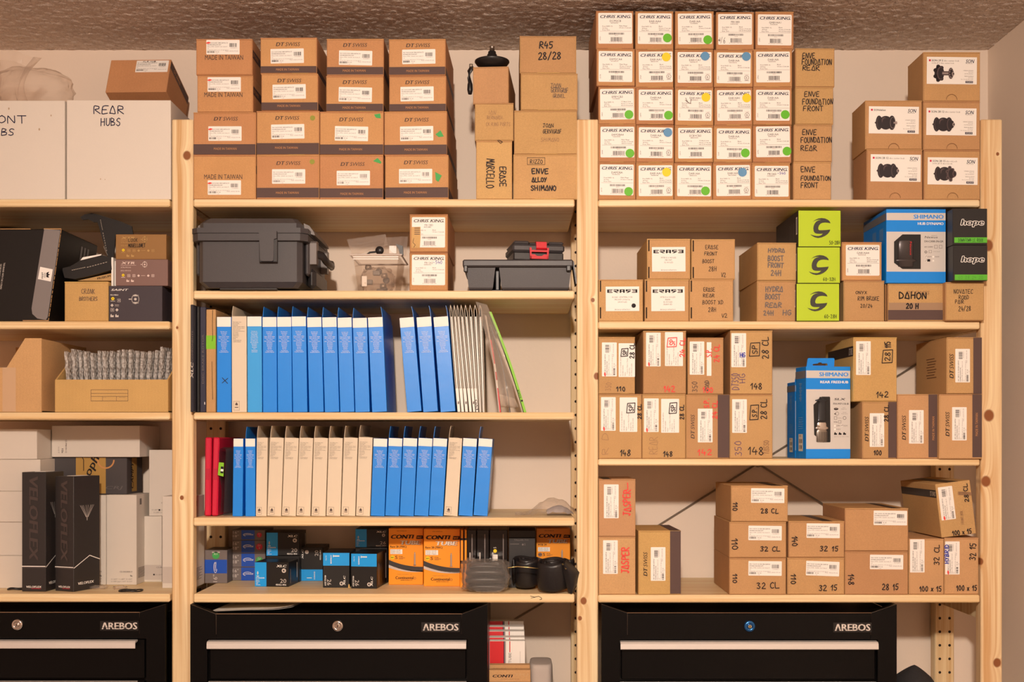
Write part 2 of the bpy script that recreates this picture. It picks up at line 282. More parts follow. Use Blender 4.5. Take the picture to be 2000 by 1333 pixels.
    def bars(s, F, x0, y0, x1, y1, m, seed=0, n=24, k=1):
        R = random.Random(seed); x = x0; u = (x1 - x0) / n / 2
        while x < x1 - u: w = u * R.choice((0.6, 1, 1, 1.8)); s.quad(F, x, y0, min(x + w, x1), y1, m, k); x += w + u * R.choice((0.6, 1, 1.4))
        return s
    def line(s, F, pts, t, m, k=1, caps=True):
        for i, ((a, b), (c, d)) in enumerate(zip(pts, pts[1:])):
            kk = k + .25 * (i % 3)
            l = math.hypot(c - a, d - b) or 1e-6; nx, ny = -(d - b) / l * t / 2, (c - a) / l * t / 2
            s.add([F.p(a + nx, b + ny, kk), F.p(c + nx, d + ny, kk), F.p(c - nx, d - ny, kk), F.p(a - nx, b - ny, kk)], [(0, 1, 2, 3)], m)
        if caps:
            for i, (a, b) in enumerate(pts): s.disc(F, a, b, t / 2, m, k + .8 + .2 * (i % 3), 7)
        return s
    def hand(s, F, t, x0, y0, x1, y1, m, th=None, rot=0, k=1):
        """felt-pen capitals filling the rectangle x0..x1, y0..y1 (rot 90 reads upwards, -90 downwards)"""
        if rot == 90: G = F.sub(x0, y1, 90); w, h = y1 - y0, x1 - x0
        elif rot == -90: G = F.sub(x1, y0, -90); w, h = y1 - y0, x1 - x0
        else: G = F.sub(x0, y0, rot); w, h = x1 - x0, y1 - y0
        R = random.Random(t + str(int(x0 * 7 + y0))); adv = sum(GW.get(c, 4) + 1 for c in t) - 1; sx = w / adv; sy = h / 6; th = th or max(0.9, min(h * 0.15, 2.2)); cx = 0
        for c in t:
            dy = R.uniform(-.3, .3); sk = R.uniform(-.06, .1)
            for st in GL.get(c, '').split(';'):
                if not st: continue
                P = [tuple(map(float, q.split(','))) for q in st.split()]; P = [(a + R.uniform(-.18, .18), b + R.uniform(-.18, .18)) for a, b in P]
                if len(P) > 2:
                    Q = []; E = [P[0]] + P + [P[-1]]
                    for i in range(1, len(E) - 2):
                        for u in (0, .34, .67):
                            a, b, cc, d = E[i - 1], E[i], E[i + 1], E[i + 2]
                            f = lambda j: b[j] + 0.35 * u * (cc[j] - a[j]) + u * u * (0.7 * a[j] - 1.65 * b[j] + 1.3 * cc[j] - 0.35 * d[j]) + u ** 3 * (-0.35 * a[j] + 0.65 * b[j] - 0.65 * cc[j] + 0.35 * d[j])
                            Q.append((f(0), f(1)))
                    P = Q + [P[-1]]
                s.line(G, [((cx + a + b * sk) * sx, h - (b + dy) * sy) for a, b in P], th, m, k)
            cx += GW.get(c, 4) + 1
        return s
    def build(s, name, parent=None, label=None, xf=None):
        me = bpy.data.meshes.new(name); me.from_pydata(s.v, [], s.f)
        for m in s.mats: me.materials.append(m)
        me.polygons.foreach_set('material_index', s.m); me.polygons.foreach_set('use_smooth', s.sm); me.update()
        o = bpy.data.objects.new(name, me); C.collection.objects.link(o)
        if parent: o.parent = parent
        if label: o['label'] = label
        return o
def tag(o, label, cat, group=None):
    o['label'] = label; o['category'] = cat
    if group: o['group'] = group
    return o
def thing(name, label, cat, loc=(0, 0, 0), group=None, yaw=0, roll=0, pitch=0):
    o = bpy.data.objects.new(name, None); C.collection.objects.link(o); o.empty_display_size = 0.02
    o.location = loc; o.rotation_euler = (math.radians(pitch), math.radians(-roll), math.radians(yaw)); return tag(o, label, cat, group)
def struct(o): o['kind'] = 'structure'; return o
class cr:
    """turns readings taken on an enlarged crop into photo pixels"""
    def __init__(s, ox, oy, f): s.ox, s.oy, s.f = ox, oy, f
    def x(s, v): return s.ox + v / s.f
    def y(s, v): return s.oy + v / s.f
    def r(s, a, b, c, d): return (s.x(a), s.y(b), s.x(c), s.y(d))
ORD = ['first', 'second', 'third', 'fourth', 'fifth', 'sixth', 'seventh', 'eighth', 'ninth', 'tenth', 'eleventh', 'twelfth', 'thirteenth', 'fourteenth', 'fifteenth', 'sixteenth']
# ------------------------------------------------------------------ the room
def plaster(name, c, scale, strength, dist, rough=0.9, det=5):
    m = bpy.data.materials.new(name); m.use_nodes = True; nt = m.node_tree; L = nt.links.new; b = nt.nodes['Principled BSDF']
    b.inputs['Base Color'].default_value = lin(c); b.inputs['Roughness'].default_value = rough; b.inputs['Specular IOR Level'].default_value = 0.2
    g = nt.nodes.new('ShaderNodeNewGeometry'); n = nt.nodes.new('ShaderNodeTexNoise'); n.inputs['Scale'].default_value = scale; n.inputs['Detail'].default_value = det; n.inputs['Roughness'].default_value = 0.6
    L(g.outputs['Position'], n.inputs['Vector'])
    bp = nt.nodes.new('ShaderNodeBump'); bp.inputs['Strength'].default_value = strength; bp.inputs['Distance'].default_value = dist
    L(n.outputs[0], bp.inputs['Height']); L(bp.outputs[0], b.inputs['Normal']); return m
YW = 0.312; XR = 1.125; XL = -2.4; YF = -4.2
WALLM = plaster('white wall paint', (240, 224, 208), 60, 0.12, 0.004); CEILM = plaster('rough ceiling plaster', (246, 232, 222), 55, 1.0, 0.03); FLM = plaster('grey floor', (140, 130, 122), 20, 0.05, 0.002, 0.5)
def slab(name, x0, x1, y0, y1, z0, z1, m): return struct(MB().box(x0, x1, y0, y1, z0, z1, m, 0.0).build(name))
slab('wall_back', XL, XR, YW, YW + .1, 0, CEIL, WALLM); slab('wall_right', XR, XR + .1, YF, YW + .1, 0, CEIL, WALLM)

cb = MB().box(XL, XR + .1, YF, -.04, CEIL, CEIL + .1, CEILM, 0.0).box(XL, XR + .1, -.04, YW + .1, CEIL + .004, CEIL + .1, CEILM, 0.0)
cb.grid(lambda u, v: (-1.25 + 2.38 * u, -.05 + .37 * v, CEIL + .001 - .0019 * (noise.fractal(Vector(((-1.25 + 2.38 * u) * 50, (-.05 + .37 * v) * 75, 0)), .7, 2.1, 3) + .6)), 620, 100, CEILM)
cb.box(XL, -1.24, -.041, YW + .1, CEIL, CEIL + .01, CEILM, 0.0)
struct(cb.build('ceiling')); slab('floor', XL, XR + .1, YF, YW + .1, -.1, 0, FLM)
# ------------------------------------------------------------------ shelving
PW = 41.5
kn = lambda l: [(X(a), Z(b), r / S) for a, b, r in l]
PINE, PINED = (245, 224, 182), (228, 190, 134)
WSH = wood('pine board', 0, PINE, PINED, seed=3.1)
WP = [wood('pine post grain', 2, PINE, (206, 160, 104), kn([(364, 303, 10), (354, 973, 5), (345, 640, 3)]), 1.3),
      wood('pine post knots', 2, PINE, (210, 166, 110), kn([(1158, 586, 5), (1166, 735, 8), (1140, 1175, 8), (1133, 1209, 5)]), 5.7),
      wood('pine post many knots', 2, PINE, (206, 156, 100), kn([(1931, 479, 13), (1933, 812, 13), (1927, 941, 12), (1916, 1098, 8), (1949, 1296, 10), (1950, 300, 4)]), 8.2)]
WPS = wood('pine rear post', 2, PINE, (214, 172, 116), seed=11.0)
UP = [(-458.5, 3), (334.5, 0), (1127, 1), (1917.5, 2)]
ulab = ['wooden shelf upright at the far end of the row of shelves', 'wooden shelf upright with knots between the white boxes and the blue slipcases', 'wooden shelf upright between the blue slipcases and the handwritten cartons', 'wooden shelf upright with large knots beside the bare wall']
for n, (px, wi) in enumerate(UP):
    t = thing('shelf_upright', ulab[n], 'shelf upright', (X(px + PW / 2), 0, 0), 'pine uprights of the shelving')
    m = WP[wi] if wi < 3 else WPS; hw = PW / S / 2; top = Z(232)
    MB().box(-hw, hw, 0.004, 0.032, 0, top, m, 0.002).build('front_post', t)
    rp = MB().box(-hw, hw, 0.27, 0.30, 0, top, WPS, 0.002)
    F = Fr((0, 0.27, 0), (1 / S, 0, 0), (0, 0, -1 / S), 0.0003)
    z = 0.10
    while z < top - .03:
        for hx in (-.0115, .0115): rp.disc(F, hx * S, -z * S, 0.0032 * S, HOLE, 0, 14)
        z += 0.032
    rp.build('rear_post', t)
    for z0 in (0.12, Z(1217), Z(640), Z(395)): MB().box(-.009, .009, 0.03, 0.272, z0, z0 + .043, WPS, 0.001).build('rung', t)
BAYX = [(-414, 331), (377.5, 1122), (1168.5, 1914)]
LEV = [[(389, 404), (628, 643), (806, 820), (1161, 1177)], [(389, 404), (568, 584), (806, 820), (1012, 1028), (1161, 1178)], [(390, 404), (628, 643), (897, 910), (1163, 1178)]]
bayn = ['beside the white cartons', 'in the middle bay', 'in the bay beside the bare wall']
SH = {}
for bi, lv in enumerate(LEV):
    lev2 = lv + [(1574, 1590)]
    for li, (a, b) in enumerate(lev2):
        x0, x1 = X(BAYX[bi][0]), X(BAYX[bi][1]); z1, z0 = Z(a), Z(b)
        what = ['topmost pine shelf board', 'second pine shelf board from the top', 'third pine shelf board from the top', 'fourth pine shelf board from the top', 'fifth pine shelf board from the top', 'lowest pine shelf board'][li if li < len(lv) else 5]
        t = thing('shelf_board', f'{what} {bayn[bi]}', 'shelf', ((x0 + x1) / 2, 0, z0), 'pine shelf boards'); hw = (x1 - x0) / 2
        mb = MB().box(-hw, hw, 0, 0.30, 0, z1 - z0, WSH, 0.0025)
        if (bi, li) == (1, 4):
            F = Fr((-X(749.75), 0, ZC - z0), (1 / S, 0, 0), (0, 0, -1 / S), 0.0003); F.O = Vector((-(x0 + x1) / 2, 0, ZC - z0)); G = F.sub(-VX, -VY)
            mb.line(G, [(1036, 1165), (1044, 1167), (1052, 1165.5), (1057, 1168), (1058, 1171), (1054, 1172)], 1.0, INK).line(G, [(1037, 1169), (1046, 1167)], .8, INK)
        mb.build('board', t)
        if li < len(lv): SH[bi, li] = z1
        else: SH[bi, 'low'] = z1
        st = {(0, 0): (283, 333, 410, 421), (1, 0): (1043, 1107, 408, 424), (1, 1): (1027, 1092, 586, 594)}.get((bi, li))
        if st:
            ys = .03; f = 1 + .03 / DC; G = Fr((0, 0, 0), (1 / S, 0, 0), (0, -1 / S, 0), 0.0004); cx = (x0 + x1) / 2
            zz = z0 - ZC
            def dep(py): return max(.02, (zz * S / (VY - py) - 1) * DC)
            y0_, y1_ = dep(st[2] + 1), min(dep(st[3]), .27)
            a0, a1 = (X(st[0], y0_) - cx) * S, (min(X(st[1], y0_), x1 - .01) - cx) * S
            q = MB(); q.quad(G, a0, -y1_ * S, a1, -y0_ * S, WHITE); q.bars(G, a0 + 3, -y1_ * S + 6, a0 + 14, -y0_ * S - 6, GREYINK, 3, 8); q.text(G, '23 5 PINE', a0 + 20, -y0_ * S - 8, 4, GREYINK); q.quad(G, a1 - 12, -y1_ * S + 5, a1 - 5, -y1_ * S + 14, GREYINK, 1)
            q.build('sticker', t, 'white paper sticker under the board')
# ------------------------------------------------------------------ cross braces: two steel rods per bay, fixed at the rear posts
def brace(cx, cy, half, slope, label):
    Y = .3062; t = thing('cross_brace', label, 'cross brace', (X(cx, Y), Y, Z(cy, Y)), 'steel cross braces')
    k = K(Y)
    for sg, y in ((1, 0.0026), (-1, -.0026)): MB().tube([(-half * k, y, -sg * half * slope * k), (half * k, y, sg * half * slope * k)], .0024, DARKST, 8).build('rod', t)
    MB().lathe([(0, -.0052), (.009, -.0052), (.009, .0052), (0, .0052)], (0, 0, 0), DARKST, 16, 'y').build('hub_plate', t)
brace(1480, 906, 335, .625, 'steel cross brace behind the handwritten cartons against the white wall')
brace(779, 1347, 335, .6, 'steel cross brace behind the tool cabinet in the middle bay')
# ------------------------------------------------------------------ cartons
PRINTED = ('handwriting', 'pen_stroke', 'side_print')
def printed(F, b, deco, parts, side, hw, dep, k, Y, zb):
    """print and handwriting belong to the surface of the box itself"""
    if deco: deco(F, b)
    for p in parts:
        if p[0] in PRINTED: p[1](F, b)
    for sd, nm, fn in side or ():
        if nm in PRINTED: fn(Fr((hw, 0, Z(0, Y) - zb), (0, k, 0), (0, 0, -k)) if sd == 'r' else Fr((-hw, dep, Z(0, Y) - zb), (0, -k, 0), (0, 0, -k)), b, dep / k)
def carton(name, label, px, dep, zb=None, Y=0.004, cat='box', group=None, m=None, deco=None, parts=(), yaw=0, roll=0, style='mailer', side=None, tab=None, fm=None, lid=True, dx=0):
    """px: front face x0,y0,x1,y1 in the photo; zb: what it stands on; returns (thing, top z)"""
    x0, y0, x1, y1 = px; k = K(Y); w = (x1 - x0) * k; cx = (x0 + x1) / 2
    if zb is None: zb = Z(y1, Y)
    h = Z(y0, Y) - zb; m = m or CARD
    t = thing(name, label, cat, (X(cx, Y) + dx, Y, zb + .0002), group, yaw, roll)
    F = Fr((-(cx) * k, 0, Z(0, Y) - zb), (k, 0, 0), (0, 0, -k)); t_F = F
    b = MB(); hw = w / 2
    if style == 'mailer':
        e = .0016
        b.box(-hw, hw, e, dep, 0, h - e, m, .0008, fm=fm)
        if tab is not None:
            tx, tw = tab; b.box((tx - cx - tw / 2) * k, (tx - cx + tw / 2) * k, .0004, .006, .0004, .0028, CARDY, .0003)
        printed(F, b, deco, parts, side, hw, dep, k, Y, zb)
        b.build('body', t)
        f = MB().box(-hw + .0014, hw - .0014, 0, e, .0012, h - .0028, m, .0005); f.build('front_flap', t)
        l = MB().box(-hw - .0002, hw + .0002, .0005, dep, h - .0024, h, m, .0006); l.build('lid', t)
    else:
        b.box(-hw, hw, 0, dep, 0, h, m, .0008, fm=fm)
        printed(F, b, deco, parts, side, hw, dep, k, Y, zb)
        b.build('body', t)
    for nm, fn, *lb in parts:
        if nm in PRINTED: continue
        q = MB(); fn(F, q); q.build(nm, t, lb[0] if lb else None)
    if side:
        for sd, nm, fn in side:
            if nm in PRINTED: continue
            sx = hw if sd == 'r' else -hw
            G = Fr((sx, 0, Z(0, Y) - zb), (0, k, 0), (0, 0, -k)) if sd == 'r' else Fr((sx, dep, Z(0, Y) - zb), (0, -k, 0), (0, 0, -k))
            q = MB(); fn(G, q, dep / k); q.build(nm, t)
    return t, zb + h + .0004
# ---- labels
def dt_label(F, q, seed=0, l1='350 110/15 IS R32 GRN ASM N LTS', l2='H350BDIXR32SA01459', l3='Naben MTB, CLASSIC disc brake IS', faded=False, red=False):
    """65 x 28.4 shipping label with its own frame, top left at 0,0"""
    ik = GREYINK if faded else MARK
    q.rrect(F, 0, 0, 65, 28.4, 1.2, WHITE)
    q.text(F, l1, 2, 7, 2.1, ik, 40, .012, res=1); q.text(F, l2, 2, 10.6, 2.0, ik, 27, .012, res=1); q.text(F, l3, 2, 14.2, 1.9, GREYINK, 39, res=1)
    q.text(F, 'Set', 2, 17.4, 1.8, GREYINK, res=1); q.text(F, '15 mm thru axle boost, 110 mm green', 2, 20.6, 1.8, GREYINK, 41, res=1)
    q.bars(F, 45.5, 6.5, 60, 13.8, ik, seed, 13); q.text(F, '7613052447311', 47, 16.4, 1.6, GREYINK, 13, res=1)
    q.bars(F, 2, 21.6, 16, 25.4, ik, seed + 3, 10); q.text(F, 'PC 20', 18, 24.4, 2, ik, 7, .01, res=1); q.text(F, 'Date: 13/20/21/73 004', 38, 22.8, 1.8, GREYINK, 24, res=1); q.text(F, '1 Set', 18, 27.2, 1.6, GREYINK, res=1)
    if red: q.line(F, [(1, 6.2), (4, 5), (7, 5.6), (3, 6.8)], 2.2, REDM, 2)
def dtl(c, x, y, rot=0, **kw):
    def fn(F, q): dt_label(F.sub(c.x(x), c.y(y), rot), q, **kw)
    return ('shipping_label', fn)
def dt_logo(F, b, x, y, w, h, m=None, rot=0):
    m = m or DTINK; G = F.sub(x, y, rot)
    b.text(G, 'DT', 0, 0, h, m, w * .32, .035, .25); b.text(G, 'SWISS', w * .39, 0, h, m, w * .61, 0, .22)
# ---- sixteen brown boxes with a dark band, top shelf of the middle bay
P2 = cr(360, 50, 3.6018)
ck = SH[1, 0]
DT = [('first', 'bottom', (63, 502, 912, 1213), None, (165, 1090), None, None, 'big', (140, 1048)), ('second', 'bottom', (507, 949, 912, 1213), (648, 955), (617, 1012), 1143, (645, 1170), 'olive', (900, 960)), ('third', 'bottom', (951, 1399, 912, 1213), (1100, 962), (1072, 1023), 1147, (1098, 1177), 'green', [(1328, 955), (1360, 933), (1387, 962), (1382, 974)]), ('fourth', 'bottom', (1411, 1858, 912, 1213), (1545, 950), (1510, 1010), 1140, (1545, 1168), 'green', [(1765, 1032), (1812, 1058), (1788, 1102), (1770, 1090)]),
      ('first', 'third', (63, 503, 611, 909), (208, 643), (169, 710), 836, (208, 860), None, None), ('second', 'third', (507, 950, 601, 908), (640, 637), (610, 698), 828, (638, 853), 'olive', (903, 652)), ('third', 'third', (953, 1401, 606, 908), (1090, 648), (1060, 708), 838, (1090, 864), 'green', [(1335, 628), (1378, 620), (1383, 655), (1348, 650)]), ('fourth', 'third', (1405, 1848, 604, 908), (1550, 650), (1517, 711), 840, (1550, 866), 'green', [(1767, 768), (1803, 740), (1826, 783), (1790, 787)]),
      ('first', 'second', (90, 482, 351, 604), None, (164, 364), None, None, 'big', (141, 470)), ('second', 'second', (540, 940, 339, 597), (655, 374), (620, 417), 542, (655, 558), None, None), ('third', 'second', (997, 1400, 355, 603), (1115, 385), (1087, 433), 552, (1114, 571), None, None), ('fourth', 'second', (1440, 1842, 354, 603), (1555, 386), (1520, 432), 553, (1557, 570), None, None),
      ('first', 'top', (82, 478, 94, 347), None, (155, 102), None, None, 'big', (146, 208)), ('second', 'top', (534, 932, 85, 335), (645, 118), (606, 166), 287, (646, 302), None, None), ('third', 'top', (1001, 1402, 93, 347), (1117, 124), (1089, 175), 293, (1115, 310), None, None), ('fourth', 'top', (1438, 1838, 95, 347), (1560, 126), (1532, 170), 292, (1562, 312), None, None)]
tops = {}
for i, (col, row, r, lg, lb, band, mt, ex, exd) in enumerate(DT):
    px = (P2.x(r[0]), P2.y(r[2]), P2.x(r[1]), P2.y(r[3]))
    def deco(F, b, r=r, lg=lg, band=band, mt=mt, ex=ex, exd=exd, px=px):
        if band: b.quad(F, px[0] + .6, P2.y(band), px[2] - .6, px[3] - .4, BAND, 1)
        if lg: dt_logo(F, b, P2.x(lg[0]), P2.y(lg[1] + 27), 46, 7.2)
        if mt: b.text(F, 'MADE IN TAIWAN', P2.x(mt[0]), P2.y(mt[1] + 16), 4.4, BANDT, 44.5, .01, k=2)
        if ex == 'big': b.text(F, 'MADE IN TAIWAN', P2.x(exd[0]), P2.y(exd[1] + 34), 9.2, DTINK, 74.5, .005)
        if ex == 'olive': b.disc(F, P2.x(exd[0]), P2.y(exd[1]), 5, OLIVE, 1)
    parts = [dtl(P2, lb[0], lb[1], rot=(0, 1, -1.2, 0.6)[i % 4] if i > 3 else 0, seed=i, faded=i in (1, 2, 3), red=col == 'first')]
    if ex == 'green': parts.append(('green_tape', lambda F, q, e=exd: q.poly(F, [(P2.x(a), P2.y(c)) for a, c in reversed(e)], GREEN2, 1), 'scrap of green tape'))
    def sdeco(G, q, n, band=band, px=px):
        if band: q.quad(G, 1, P2.y(band), n - 1, px[3] - .5, BAND)
        else: q.quad(G, 2, px[1] + 20, n * .75, px[1] + 36, BAND); q.text(G, 'DT SWISS', 6, px[1] + 32, 7, BANDT, 40, .02, .2)
    what = 'with a dark band along the base' if band else 'printed with its country of origin and no band'
    extra = {'olive': ', olive dot', 'green': ', green tape'}.get(ex, '')
    above = tops.get((col, {'third': 'bottom', 'second': 'third', 'top': 'second'}.get(row)))
    if row == 'bottom': zb = ck
    else:
        zb = above
        if row == 'second': zb = max(tops[c, 'third'] for c in (['first', 'second'] if col == 'second' else [col]))
    t, tops[col, row] = carton('hub_box', f'brown box {"with dark base band" if band else "without a band"}{extra}, {col} in the {row} row of sixteen', px, .2 if row in ('top', 'second') else .24, zb, Y=.002 + .001 * (i % 3), group='sixteen brown hub boxes', m=CARDD, deco=deco, parts=parts,
        yaw=-1.5 if col in ('fourth',) else (-.6 if i % 2 else -.2), side=[('r', 'side_print', sdeco)], tab=(px[0] + 78, 32) if i in (9, 10, 5, 13) else None)
# ---- seven plain boxes and the rubber cup beside them
P3 = cr(860, 50, 3.603)
def hb(*items):
    def fn(F, b):
        for it in items: b.hand(F, *it[:5], it[5] if len(it) > 5 else MARK, *it[6:])
    return fn
r = P3.r
t, z1 = carton('parts_box', 'tall kraft box with two words written downwards, under two cube boxes', P3.r(252, 812, 505, 1213), .2, ck, group='kraft boxes on the top shelf', m=CARD2, deco=hb(('MARCELLO', P3.x(325), P3.y(940), P3.x(378), P3.y(1145), MARK, 1.8, -90), ('ERASE', P3.x(418), P3.y(997), P3.x(462), P3.y(1135), MARK, 1.9, -90)))
t, z2 = carton('parts_box', 'kraft cube box with very faint handwriting in the middle of its stack', P3.r(243, 545, 515, 806), .19, z1, group='kraft boxes on the top shelf', m=CARD, deco=hb(('IAN', *P3.r(340, 600, 392, 628), FAINT, .6), ('BERNARDI', *P3.r(330, 637, 438, 660), FAINT, .6), ('CK RING PARTS', *P3.r(322, 684, 492, 708), FAINT, .6)), parts=[('cord_loop', lambda F, q: q.line(F.sub(0, 0, lift=.002), [(P3.x(402), P3.y(810)), (P3.x(425), P3.y(832)), (P3.x(438), P3.y(822)), (P3.x(410), P3.y(808))], .9, MARK))])
t, zcup = carton('parts_box', 'pinkish plain box carrying the black rubber cup', P3.r(229, 290, 480, 540), .2, z2, Y=.012, group='kraft boxes on the top shelf', m=CARDP, yaw=-4, tab=(P3.x(358), 22))
t, z1 = carton('parts_box', 'wide kraft box with a boxed name and three written words, at the stack base', P3.r(514, 908, 962, 1213), .21, ck, group='kraft boxes on the top shelf', m=CARD2, tab=(P3.x(745), 44),
    deco=lambda F, b: (b.frame(F, *P3.r(611, 930, 737, 982), .8, MARK, 1), hb(('RIZZO', *P3.r(632, 945, 720, 972), MARK, 1.1), ('ENVE', *P3.r(645, 1010, 760, 1045), MARK, 2.2), ('ALLOY', *P3.r(645, 1072, 748, 1102), MARK, 2.1), ('SHIMANO', *P3.r(638, 1128, 815, 1162), MARK, 2.1))(F, b)))
t, z1 = carton('parts_box', 'wide kraft box with a thin handwritten name, second from the stack base', P3.r(519, 598, 963, 902), .21, z1, group='kraft boxes on the top shelf', m=CARD, tab=(P3.x(745), 44), deco=hb(('JOAN', *P3.r(722, 692, 797, 718), MARK, 1.1), ('GERVIGRAF', *P3.r(722, 733, 853, 760), MARK, 1.1), ('SHIMANO', *P3.r(708, 792, 835, 818), FAINT, .7)))
t, z1 = carton('parts_box', 'kraft box with three thin written lines, third from the stack base', P3.r(566, 337, 966, 590), .2, z1, group='kraft boxes on the top shelf', m=CARD, yaw=1.2, tab=(P3.x(765), 44), deco=hb(('JOAN', *P3.r(776, 410, 850, 440), PEN, .9), ('GERVIGRAF', *P3.r(780, 440, 900, 472), PEN, 1), ('GRAVEL', *P3.r(792, 482, 878, 508), PEN, .9)))
t, z1 = carton('parts_box', 'kraft box with bold written numbers on top of the tall stack', P3.r(559, 74, 957, 330), .2, z1, group='kraft boxes on the top shelf', m=CARD, yaw=.6, tab=(P3.x(762), 44), deco=hb(('R45', *P3.r(697, 115, 792, 160), MARK, 2.2), ('28/28', *P3.r(690, 190, 848, 240), MARK, 2.2)))
Yc = .037; t = thing('rubber_cup', 'dished black rubber cup with a metal stud, upside down on the pinkish box', 'rubber cup', (X(961, Yc), Yc, zcup))
k = K(Yc)
MB().lathe([(0, 0), (18 * k, .003), (30 * k, .0115), (34 * k, .0175), (33.6 * k, .0195), (27 * k, .0215), (16 * k, .0245), (10 * k, .0275), (9.5 * k, .0335), (8 * k, .0345), (7.5 * k, .040), (5 * k, .0415), (0, .0415)], (0, 0, 0), RUB, 48).build('cup', t)
MB().lathe([(5 * k, .041), (5.2 * k, .046), (4.4 * k, .0465), (4.4 * k, .0485), (5.3 * k, .049), (5 * k, .0515), (0, .052)], (0, 0, 0), STEEL, 24).build('stud', t, 'metal stud')
t = thing('cable_puller', 'black strap with a knob hanging beside the pinkish box under the rubber cup', 'strap', (X(917, .03), .03, Z(180, .03)))
k = K(.03); MB().tube([(6 * k, 0, 50 * k), (0, 0, 40 * k), (-1 * k, 0, 28 * k), (1 * k, .003, 18 * k)], .0035, RUB, 8, .005).build('strap', t)
MB().lathe([(0, 0), (.004, .001), (.006, .01), (.0055, .022), (.003, .03), (0, .032)], (1 * k, 0, -5 * k), RUB, 16).build('knob', t); MB().lathe([(0, -.003), (.004, -.003), (.004, .004), (0, .004)], (3 * k, 0, 51 * k), DARKST, 16).build('pivot', t)
# ---- twenty-five small boxes with white labels, top shelf of the last bay
P4 = cr(1140, 0, 3.173); ck = SH[2, 0]
def ck_logo(F, b, x, y, w, h=5.2, m=None):
    m = m or NAVY; b.text(F, 'CHRIS', x, y, h, m, w * .475, .03, .35); b.text(F, 'KING', x + w * .55, y, h, m, w * .41, .03, .35); b.quad(F, x + w * .97, y - 1, x + w * .99, y, m, 1)
    for d, yy in ((0, y - h - .5), (0, y + .5)): b.quad(F, x, yy - .12, x + w, yy + .12, m, 1)
def ck_label(F, q, code, l, rr, seed, bc=False, half=False, faint=False):
    """66 x 60 product label in its own frame"""
    ik = GREYINK if faint else MARK
    q.rrect(F, 0, 0, 66, 60, 2.2, WHITE); ck_logo(F, q, 3, 9.6, 61, m=MARK if faint else None)
    q.text(F, code, 33.5, 17.6, 3.9, ik, al='c', res=2); q.bars(F, 24, 18.8, 39, 20.4, GREYINK, seed + 9, 22)
    for j, s_ in enumerate(l): q.text(F, s_, 8, 27 + 3.7 * j, 2.2, ik, res=1, bold=.006)
    for j, s_ in enumerate(rr): q.text(F, s_, 41, 26.4 + 3.7 * j, 2.1, ik, min(23, 1.42 * len(s_)), res=1, bold=.01)
    q.quad(F, 3, 35.6, 65, 35.95, GREYINK, 1); q.bars(F, 20, 38.6, 50, 42.4, MARK, seed, 34); q.text(F, '0' + str(841234 + seed * 37), 35, 44.6, 1.3, GREYINK, al='c', res=1)
    q.bars(F, 24, 47.4, 46.5, 55.6, ik, seed + 1, 22); q.text(F, '8 41529 0' + str(41200 + seed * 13), 35, 57.4, 1.5, GREYINK, 27, al='c', res=1)
    q.text(F, str(26113 + seed * 71), 4.6, 53.6, 2.2, ik, rot=90, res=1)
    if bc: q.ring(F, 58.4, 49, 4.2, .8, GREYINK, 1); q.text(F, 'B', 58.4, 51.2, 4.2, GREYINK, al='c'); q.quad(F, 54.4, 54.2, 62.6, 55, GREYINK, 1); q.text(F, 'Certified', 58.4, 43.6, 1.6, GREYINK, al='c', res=1)
CKR = [[(88, 322, 1007), (325, 558, 1008), (561, 798, 1010), (802, 1040, 1008), (1041, 1281, 1009)], [(88, 323, 771), (326, 560, 776), (566, 803, 780), (806, 1044, 778), (1048, 1288, 778)], [(83, 323, 538), (325, 558, 543), (566, 805, 543), (811, 1047, 544), (1052, 1291, 541)], [(80, 318, 303), (322, 556, 308), (566, 803, 308), (808, 1049, 309), (1052, 1293, 306)], [(77, 308, 68), (321, 556, 70), (568, 806, 70), (822, 1055, 75), (1066, 1302, 72)]]
CKL = [[(101, 1020), (340, 1027), (580, 1027), (820, 1027), (1060, 1030)], [(104, 787), (342, 790), (585, 794), (825, 797), (1067, 786)], [(101, 553), (341, 557), (585, 558), (826, 560), (1068, 558)], [(93, 318), (340, 322), (582, 324), (826, 326), (1068, 322)], [(90, 82), (336, 83), (583, 86), (833, 88), (1080, 90)]]
CODE = ['DAM2BA EAB1AA1 DAR1AA EAB1AA1 FB1262', 'EAM2BA4 DAB1AA ECBYCB3 DAB1AA DAB1AA', 'EFBYCB3 DAB1AA EAB1AA1 EAB1AA1 DAB1AA', 'EAM2CA4 EAB1AA1 EAB1CA1 DAB1AA DAB1AA', 'DCM2CB EAB1AA4 DAB1AA FB1383 GAB1AA1']
DOT = {(0, 0): ('green', 278, 1189), (0, 1): ('yellow', 513, 1069), (0, 2): ('green', 754, 1185), (0, 3): ('blue', 983, 1070), (1, 0): ('green', 286, 952), (1, 1): ('blue', 521, 823), (1, 3): ('green', 1001, 950), (1, 4): ('green', 1259, 939), (2, 0): ('green', 280, 712), (2, 1): ('green', 525, 716), (2, 2): ('yellow', 757, 605), (2, 3): ('yellow', 1009, 609), (2, 4): ('green', 1248, 712), (3, 1): ('yellow', 511, 355), (3, 2): ('blue', 752, 350), (3, 3): ('blue', 1007, 352), (4, 1): ('green', 518, 237), (4, 2): ('green', 768, 248)}
BC = {(3, 1), (3, 2), (3, 3), (2, 2), (2, 3), (1, 1), (0, 1), (0, 3)}
DM = {'green': GREEN, 'yellow': YELLOW, 'blue': BLUE}
rown = ['bottom', 'fourth', 'third', 'second', 'top']; zc_ = [ck] * 5
